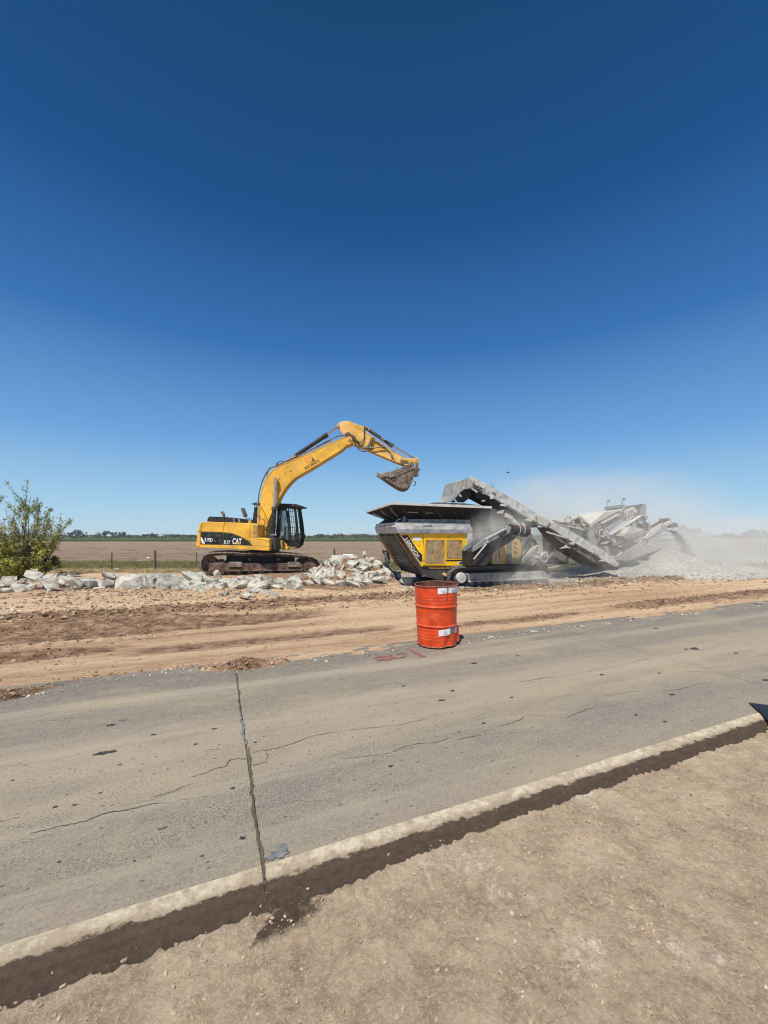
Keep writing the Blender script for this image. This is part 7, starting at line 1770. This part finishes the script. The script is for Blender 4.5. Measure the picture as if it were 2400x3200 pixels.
for (u, v) in tgt:
    p_ = at_dist(u, v, BY + rr.uniform(-0.9, 0.9)); l_ = p_ - br_
    a = Vector((rr.uniform(-.12, .12), rr.uniform(-.12, .12), 0.0)); l_ = l_ - a
    hz_ = l_.x; L_ = l_.length
    shoot(a, (l_.x * 1.0, l_.y, l_.z * 0.95), L_ * 1.0, 0.020, 0, 0.05)
for i in range(30):
    a = rr.uniform(0, 6.28); shoot((0, 0, 0.1), (math.cos(a), math.sin(a), rr.uniform(0.15, 0.9)), rr.uniform(0.9, 1.35), 0.016, 0, 0.05)
wood.build('branches', M['bark'], bush, FB)
leafy('foliage', leafA, 0.046, M['leaf'], 3, bush, FB); leafy('shoot_leaves', leafB, 0.036, M['leaf_pale'], 4, bush, FB)
# low weeds at the right edge
cl = Frame(at_dist(2385, 1768, 17.5), 0)
wb = empty('weed_clump', cl, 'low dusty green weeds at the right edge beyond the gravel heap', 'weeds')
leafy('foliage', [(rr.gauss(0, 0.6), rr.gauss(0, 0.3), abs(rr.gauss(0, 0.08))) for i in range(500)], 0.05, M['leaf'], 8, wb, cl)
MB().tube([(0, 0, -0.2), (0.1, 0, 0.2)], 0.02, 5).build('stem', M['bark'], wb, cl)

# ================================================================== WORKER behind the crusher
def skinned(name, verts, edges, radii, m, parent, fr, sub=2, smooth_=True):
    me = bpy.data.meshes.new(name + '_s'); me.from_pydata(verts, edges, []); me.update()
    o = bpy.data.objects.new(name + '_s', me); COL.objects.link(o)
    md = o.modifiers.new('skin', 'SKIN'); s2 = o.modifiers.new('sub', 'SUBSURF'); s2.levels = sub; s2.render_levels = sub
    for i, sv in enumerate(me.skin_vertices[0].data): sv.radius = radii[i]; sv.use_root = (i == 0)
    dg = bpy.context.evaluated_depsgraph_get(); m2 = bpy.data.meshes.new_from_object(o.evaluated_get(dg)); bpy.data.objects.remove(o)
    m2.materials.clear(); m2.materials.append(m); m2.shade_smooth(); m2.name = name
    return place(name, m2, parent, fr)
wp = at_dist(1206, 1769, 22.5)
FW = Frame(wp, R(-12)) 
man = empty('person', FW, 'worker in pale shirt, orange vest and grey trousers standing half hidden behind the crusher', 'person')
sc_ = 0.95
V = [(0, 0, 0.88), (0.03, 0, 1.08), (0.09, 0, 1.28), (0.15, 0, 1.40), (0.20, 0, 1.47), (0.25, 0, 1.56),
     (0.0, -0.10, 0.84), (0.02, -0.13, 0.48), (-0.02, -0.14, 0.09), (0.10, -0.15, 0.03),
     (0.0, 0.10, 0.84), (0.16, 0.14, 0.48), (0.14, 0.15, 0.09), (0.26, 0.16, 0.03),
     (0.11, -0.19, 1.34), (0.10, -0.25, 1.08), (0.26, -0.20, 0.93), (0.36, -0.15, 0.92), (0.11, 0.19, 1.34), (0.14, 0.24, 1.08), (0.30, 0.16, 0.95), (0.40, 0.12, 0.93)]
Ed = [(0, 1), (1, 2), (2, 3), (3, 4), (4, 5), (0, 6), (6, 7), (7, 8), (8, 9), (0, 10), (10, 11), (11, 12), (12, 13), (3, 14), (14, 15), (15, 16), (16, 17), (3, 18), (18, 19), (19, 20), (20, 21)]
Ra = [(0.15, 0.11), (0.13, 0.10), (0.15, 0.11), (0.10, 0.09), (0.055, 0.055), (0.09, 0.085), (0.09, 0.09), (0.062, 0.062), (0.045, 0.045), (0.04, 0.05), (0.09, 0.09), (0.062, 0.062), (0.045, 0.045), (0.04, 0.05),
      (0.06, 0.06), (0.045, 0.045), (0.034, 0.034), (0.035, 0.02), (0.06, 0.06), (0.045, 0.045), (0.034, 0.034), (0.035, 0.02)]
V = [(a * sc_, b_ * sc_, c_ * sc_) for a, b_, c_ in V]
body = skinned('body', V, Ed, Ra, M['skin'], man, FW)
big_ = lambda ids, add: [tuple(x_ + add for x_ in Ra[i]) for i in ids]
ids = [1, 2, 3, 14, 15, 16, 18, 19, 20]; mp_ = {v_: i for i, v_ in enumerate(ids)}
sh = skinned('shirt', [V[i] for i in ids], [(mp_[a], mp_[b_]) for a, b_ in Ed if a in mp_ and b_ in mp_], big_(ids, 0.018), M['shirt'], man, FW)
ids = [0, 6, 7, 8, 10, 11, 12]; mp_ = {v_: i for i, v_ in enumerate(ids)}
skinned('trousers', [V[i] for i in ids], [(mp_[a], mp_[b_]) for a, b_ in Ed if a in mp_ and b_ in mp_], big_(ids, 0.022), M['trousers'], man, FW)
skinned('vest', [V[1], V[2], V[3]], [(0, 1), (1, 2)], [(0.17, 0.13), (0.18, 0.14), (0.11, 0.10)], M['hivis'], man, FW)
skinned('vest_hem', [(0.05, 0, 0.80), V[0], V[1]], [(0, 1), (1, 2)], [(0.15, 0.13), (0.18, 0.14), (0.15, 0.12)], M['hivis'], man, FW)
for q in (9, 13): skinned('boot', [V[q - 1], (V[q - 1][0], V[q - 1][1], 0.035), V[q]], [(0, 1), (1, 2)], [(0.055, 0.055), (0.055, 0.05), (0.04, 0.045)], M['rubber'], man, FW, 1)
hx, hy, hz = V[5]
hd_ = MB(); 
bmh = bmesh.new(); bmesh.ops.create_uvsphere(bmh, u_segments=18, v_segments=12, radius=0.115)
for v_ in bmh.verts: v_.co = Vector((v_.co.x * 1.0 + hx, v_.co.y * 0.86 + hy, v_.co.z * 0.80 + hz + 0.055 if v_.co.z > 0 else hz + 0.055))
meh = bpy.data.meshes.new('helmet'); bmh.to_mesh(meh); bmh.free(); meh.shade_smooth(); meh.materials.append(M['rim']); place('helmet', meh, man, FW)

# ================================================================== DISTANT TREES AND BUILDINGS
def tree_mesh(seed, kind):
    r_ = random.Random(seed); blobs = []
    nb = r_.randint(6, 10)
    for i in range(nb):
        a = r_.uniform(0, 6.28); q = r_.uniform(0, 0.62) * (1 if kind != 'tall' else 0.6)
        blobs.append((q * math.cos(a), q * math.sin(a), r_.uniform(0.38, 0.85), r_.uniform(0.13, 0.26)))
    V = []; F = []
    n_ = {'bare': 420}.get(kind, 900)
    for i in range(n_):
        bx_, by_, bz_, s_ = r_.choice(blobs); d_ = Vector((r_.gauss(0, 1), r_.gauss(0, 1), r_.gauss(0, 0.8))); d_ = d_.normalized() * s_ * r_.random() ** 0.4
        c = Vector((bx_, by_, bz_)) + d_; n2 = Vector((r_.gauss(0, 1), r_.gauss(0, 1), r_.gauss(0, 1))).normalized(); t_ = n2.orthogonal().normalized(); b2_ = n2.cross(t_); z2 = r_.uniform(0.016, 0.042) * (0.5 if kind == 'bare' else 1); o = len(V)
        V += [tuple(c + t_ * z2 * 1.3), tuple(c + b2_ * z2), tuple(c - t_ * z2 * 1.3), tuple(c - b2_ * z2)]; F.append((o, o + 1, o + 2, o + 3))
    me = bpy.data.meshes.new('crown'); me.from_pydata(V, [], F); me.update()
    t = MB(); t.tube([(0, 0, -0.02), (0.01, 0, 0.25), (0.0, 0.01, 0.55)], 0.035, 6, 0.015)
    for (bx_, by_, bz_, s_) in blobs[:6]: t.tube([(0, 0, r_.uniform(0.2, 0.4)), (bx_ * .5, by_ * .5, bz_ * 0.7), (bx_, by_, bz_)], 0.014, 4, 0.004)
    return me, t.mesh('trunk', M['bark'])
TP = {}
for kd, mt in (('dense', 'tree'), ('green', 'tree_green'), ('bare', 'tree_bare')):
    TP[kd] = []
    for i in range(4):
        me, tr2 = tree_mesh(900 + i + len(kd) * 10, kd); me.materials.append(M[mt]); TP[kd].append((me, tr2))
def far_tree(u, vtop, Y, kd, lab, grp, wid=1.0):
    p_ = at_dist(u, vtop, Y); h_ = (p_.z + 0.25) * 1.12
    Mx = Matrix.Translation((p_.x, Y, -0.25)) @ Matrix.Rotation(random.uniform(0, 6.28), 4, 'Z') @ Matrix.Diagonal((h_ * wid, h_ * wid, h_ * 0.98, 1))
    me, tr2 = random.choice(TP[kd]); o = place('tree', None, None, Mx); tag(o, lab, 'tree', grp)
    place('crown', me, o, Mx); place('trunk', tr2, o, Mx)
def U4(x_): return x_ * 0.38577
GL = {'dense': 'dark tree beyond the green strip', 'bare': 'bare grey tree beyond the green strip'}
for x_, vt, w in ((520, 415, .8), (565, 425, .7), (618, 412, .7), (648, 408, .9), (680, 425, .6), (778, 418, .8), (835, 412, .8), (860, 416, .8), (912, 422, .8), (970, 424, .9), (990, 420, .8), (1175, 438, .6), (1235, 432, .9), (1262, 436, .7), (1310, 426, .9), (1345, 430, .8), (1390, 436, 1.), (1440, 440, 1.), (1480, 432, .8), (1500, 436, .7), (1550, 444, 1.), (1580, 442, .8)):
    kd = 'bare' if x_ in (520, 778, 1310, 1345, 1480, 1500, 1390) else 'dense'
    far_tree(U4(x_), 1500 + vt * 0.38577, random.uniform(270, 310), kd, GL[kd] + (', just right of the bush' if x_ < 700 else ', left of the thin fence post' if x_ < 900 else ', right of the thin fence post' if x_ < 1200 else ', near the thick fence post' if x_ < 1360 else ', next to the excavator'), 'distant trees left of the excavator', w)
for u in (-60, -20, 15, 60, 110, 160): far_tree(u, 1668 + random.uniform(-3, 4), 300, 'dense', 'dark distant tree seen through and beside the bush', 'distant trees behind the bush', .9)
for u, vt, kd in ((950, 1671, 'dense'), (965, 1673, 'dense'), (1006, 1672, 'green'), (1014, 1671, 'green'), (1030, 1671, 'dense'), (1043, 1668, 'dense'), (1052, 1669, 'dense'), (1070, 1671, 'dense'), (1085, 1672, 'dense'), (1100, 1671, 'dense'), (1118, 1670, 'dense'), (1130, 1670, 'dense'), (1148, 1671, 'dense'), (1160, 1672, 'green'), (1172, 1670, 'green'), (1185, 1671, 'green')):
    far_tree(u, vt, 330, kd, {'dense': 'dark tree in front of the far pale sheds', 'green': 'lighter green tree on the far field edge behind the excavator bucket'}[kd], 'distant trees in the middle', .8)
for u, vt, w in ((1037, 1673, 1.1), (973, 1677, .9), (1124, 1677, .8), (1145, 1678, .8), (1176, 1676, .9)): far_tree(u, vt, 238, 'green', 'round fresh green shrub tree standing at the far edge of the green strip', 'shrub trees on the far strip', w)
K7 = crop(2080, 1600, 0.192887)
for x_, y_, w, kd in ((170, 270, .8, 'bare'), (270, 225, .8, 'bare'), (350, 205, .9, 'dense'), (440, 290, .9, 'dense'), (500, 290, .9, 'dense'), (110, 300, .9, 'bare'), (610, 300, .8, 'bare'), (680, 320, .8, 'bare'), (760, 370, 1., 'dense'), (845, 362, .8, 'dense')):
    q = K7(x_, y_); far_tree(q[0], q[1], 210, kd, {'bare': 'tall bare tree fading into the dust right of the conveyor head', 'dense': 'tall dense tree fading into the dust right of the conveyor head'}[kd], 'dusty trees right of the conveyor head', w)
for x_, y_, w in ((960, 345, .9), (1010, 338, 1.), (1070, 350, .9), (1180, 370, 1.), (1260, 345, .9), (1310, 325, .9), (1370, 330, .8), (1430, 290, .8), (1490, 290, .8), (1540, 300, .8), (1600, 350, .9), (1650, 360, 1.)):
    q = K7(x_, y_); far_tree(q[0], q[1], 250, 'dense', 'rounded dark tree on the far right horizon', 'trees on the far right horizon', w)
for u in range(1230, 2100, 22): far_tree(u + random.uniform(-5, 5), 1668 + random.uniform(-3, 4), 300, random.choice(('dense', 'bare')), 'distant tree on the horizon, ' + ('behind the yellow crusher body' if u < 1420 else 'behind the side conveyor' if u < 1600 else 'behind the return conveyor' if u < 1760 else 'behind the screen box' if u < 1950 else 'behind the fines conveyor'), 'distant trees behind the machines', .9)
# continuous low scrub along the horizon
rq = random.Random(9); V = []; F = []
for i in range(16000):
    u = rq.uniform(-300, 2700); Y = rq.uniform(300, 345); x_ = (u - 1200) / FPX * Y; hh = 1.0 + 2.6 * float(vnoise(u * 0.03, 0.0, 7)) ; c = Vector((x_, Y, -0.2 + rq.random() * hh))
    n2 = Vector((rq.gauss(0, 1), rq.gauss(0, 1), rq.gauss(0, 1))).normalized(); t_ = n2.orthogonal().normalized(); b2_ = n2.cross(t_); z2 = rq.uniform(0.3, 0.9); o = len(V)
    V += [tuple(c + t_ * z2 * 1.4), tuple(c + b2_ * z2 * .8), tuple(c - t_ * z2 * 1.4), tuple(c - b2_ * z2 * .8)]; F.append((o, o + 1, o + 2, o + 3))
me = bpy.data.meshes.new('horizon_scrub'); me.from_pydata(V, [], F); me.materials.append(M['tree']); me.update(); place('horizon_scrub', me, None, None, kind='stuff')

def shed(u0, u1, vt, vb, Y, lab, roof='shed', wall='shed', n=1, saw=False):
    a, b_ = at_dist(u0, vb, Y), at_dist(u1, vt, Y); fr_ = Frame((a.x, Y, -0.25), 0)
    o = empty('shed', fr_, lab, 'building'); W = b_.x - a.x; Hh = b_.z + 0.25; dp = max(12, W * 0.3)
    MB().box(0, W, 0, dp, 0, Hh * 0.62).build('wall', M[wall], o, fr_)
    rf = MB()
    for i in range(n):
        x0, x1 = W * i / n, W * (i + 1) / n
        rf.prism([(x0 - .3, Hh * .62), (x1 + .3 * (i == n - 1), Hh * .62), ((x0 + x1) / 2 if not saw else x0 + (x1 - x0) * .75, Hh)], -0.4, dp + 0.4)
    rf.build('roof', M[roof], o, fr_)
    for i in range(max(2, int(W / 9))):
        x_ = W * (i + .3) / max(2, int(W / 9)); MB().box(x_, x_ + 2.2, -0.06, 0.02, 0.1, Hh * 0.36).build('door', M['shed_dark'], o, fr_)
    return o
shed(414, 439, 1675.5, 1681, 420, 'long low white shed far left on the horizon')
shed(455, 462, 1676, 1681, 420, 'small white shed between distant trees')
shed(487, 498, 1674, 1681, 400, 'pale shed near the excavator counterweight on the horizon')
shed(975, 1000, 1670.5, 1681, 900, 'cream works building with stepped top right of the cab', n=3, saw=True)
shed(1045, 1090, 1666.5, 1680, 900, 'pale factory with zigzag roof, left half of the far works', 'shed', 'shed', 5, True)
shed(1086, 1160, 1665, 1680, 920, 'grey blue factory with a long arched roof, right half of the far works', 'shed_grey', 'shed', 6)
shed(1047, 1058, 1677.8, 1681.5, 380, 'tiny cream house at the far field edge', 'shed_grey')
for u, vt in ((1051, 1663.5), (1064, 1663.5)):
    a, b_ = at_dist(u, 1680, 905), at_dist(u, vt, 905); fr_ = Frame((a.x, 905, -0.25), 0)
    tag(MB().box(-1.2, 1.2, -1.2, 1.2, 0, b_.z + .25).box(-1.9, 1.9, -1.9, 1.9, b_.z * 0.9, b_.z * 0.97).build('works_tower', M['shed_grey'], None, fr_), 'slim grey tower on the far works, ' + ('left' if u < 1060 else 'right') + ' one of two', 'tower', 'towers of the far works')
shed(2117, 2131, 1677.5, 1684, 190, 'low white house left of its neighbours, in the dust'); shed(2142, 2148, 1675.5, 1684, 190, 'tiny white gable in the dust'); shed(2151, 2159, 1677.5, 1682, 190, 'small white shed right of the tiny gable')
# bird
bp_ = at_dist(1588, 1478, 30)
FB2 = Frame(bp_, 0.3)
bird = empty('bird', FB2, 'small dark bird flying above the screening conveyor', 'bird')
b = MB(); b.tube([(-0.12, 0, 0.0), (-0.05, 0, 0.03), (0.05, 0, 0.03), (0.10, 0, 0.045), (0.13, 0, 0.045)], 0.038, 8, 0.01); b.add([(-.12, 0, .0), (-.20, -.03, 0), (-.20, .03, 0), (-.12, 0, .02)], [(0, 1, 2), (3, 2, 1), (0, 3, 1), (0, 2, 3)])
b.build('body', M['black'], bird, FB2)
for sd in (-1, 1): MB().sheet([(0.05, 0, 0.04), (0.03, sd * 0.10, 0.11), (-0.02, sd * 0.20, 0.09), (-0.05, sd * 0.08, 0.07), (-0.05, 0, 0.04)], 0.006).build('wing', M['black'], bird, FB2)

# ================================================================== DUST
def dust(name, blobs, lo, hi, dens, label, seed, col=(0.97, 0.95, 0.90), nscale=0.55):
    m = bpy.data.materials.new(name + '_volume'); m.use_nodes = True; t = m.node_tree; t.nodes.clear()
    out = t.nodes.new('ShaderNodeOutputMaterial'); pv = t.nodes.new('ShaderNodeVolumePrincipled')
    pv.inputs['Color'].default_value = col + (1,); pv.inputs['Anisotropy'].default_value = -0.15
    t.links.new(pv.outputs[0], out.inputs['Volume'])
    tc = t.nodes.new('ShaderNodeTexCoord').outputs['Object']
    def mth(op, x, y):
        n = t.nodes.new('ShaderNodeMath'); n.operation = op
        for i, w in enumerate((x, y)):
            if isinstance(w, (int, float)): n.inputs[i].default_value = w
            elif w is not None: t.links.new(w, n.inputs[i])
        return n.outputs[0]
    acc = None
    for (c, rad_, amp) in blobs:
        mp = t.nodes.new('ShaderNodeMapping'); mp.vector_type = 'POINT'
        mp.inputs['Scale'].default_value = tuple(1 / q for q in rad_)
        mp.inputs['Location'].default_value = tuple(-cc / q for cc, q in zip(c, rad_))
        t.links.new(tc, mp.inputs[0])
        ln = t.nodes.new('ShaderNodeVectorMath'); ln.operation = 'LENGTH'; t.links.new(mp.outputs[0], ln.inputs[0])
        mr = t.nodes.new('ShaderNodeMapRange'); mr.interpolation_type = 'SMOOTHSTEP'
        mr.inputs['From Min'].default_value = 1.0; mr.inputs['From Max'].default_value = 0.0; mr.inputs['To Max'].default_value = amp
        t.links.new(ln.outputs['Value'], mr.inputs[0])
        acc = mr.outputs[0] if acc is None else mth('MAXIMUM', acc, mr.outputs[0])
    nz = t.nodes.new('ShaderNodeTexNoise'); nz.inputs['Scale'].default_value = nscale; nz.inputs['Detail'].default_value = 3; nz.inputs['Roughness'].default_value = 0.55
    t.links.new(tc, nz.inputs[0])
    mr = t.nodes.new('ShaderNodeMapRange'); mr.inputs['From Min'].default_value = 0.36; mr.inputs['From Max'].default_value = 0.66; mr.inputs['To Min'].default_value = 0.15
    t.links.new(nz.outputs[0], mr.inputs[0])
    t.links.new(mth('MULTIPLY', mth('MULTIPLY', acc, mr.outputs[0]), dens), pv.inputs['Density'])
    o = MB().box(lo[0], hi[0], lo[1], hi[1], lo[2], hi[2]).build(name, m, None, None, kind='stuff')
    return tag(o, label, 'dust')
dust('dust_cloud', [((9.8, 16.8, 1.2), (4.6, 4.2, 3.0), 0.6), ((13.5, 18.5, 0.8), (6.5, 5.0, 2.2), 0.95), ((8.0, 19.0, 2.6), (4.5, 4.0, 2.6), 0.8), ((6.2, 15.6, 1.8), (1.6, 1.6, 1.3), 1.0), ((19.0, 20.0, 1.0), (8.0, 6.0, 2.6), 0.7), ((15.5, 17.5, 0.3), (6.5, 4.0, 1.5), 1.3), ((11.5, 20.0, 3.0), (7.0, 4.5, 2.6), 0.45)],
     (3.2, 13.0, 0.05), (27.0, 25.5, 5.8), 0.68, 'pale dust drifting round the screening unit and gravel heap', 1)
dust('dust_puff', [((3.35, 12.7, 1.65), (1.0, 0.8, 1.0), 1.0), ((4.2, 13.0, 2.0), (1.0, 0.8, 0.8), 0.7), ((4.9, 13.6, 0.8), (1.3, 0.9, 0.8), 0.7), ((4.8, 12.9, 0.25), (2.0, 0.8, 0.45), 0.7)],
     (2.3, 11.8, 0.06), (6.9, 14.9, 3.0), 1.7, 'thin dust puffing beside the crusher column', 2, nscale=2.2)
# clear air that pales the far distance
hm = bpy.data.materials.new('haze_volume'); hm.use_nodes = True; t = hm.node_tree; t.nodes.clear()
pv = t.nodes.new('ShaderNodeVolumePrincipled'); pv.inputs['Color'].default_value = (0.80, 0.88, 0.97, 1); pv.inputs['Density'].default_value = 0.0003
t.links.new(pv.outputs[0], t.nodes.new('ShaderNodeOutputMaterial').inputs['Volume'])
MB().box(-1300, 1300, -60, 1100, -1.3, 22).build('haze', hm, None, None, kind='stuff')
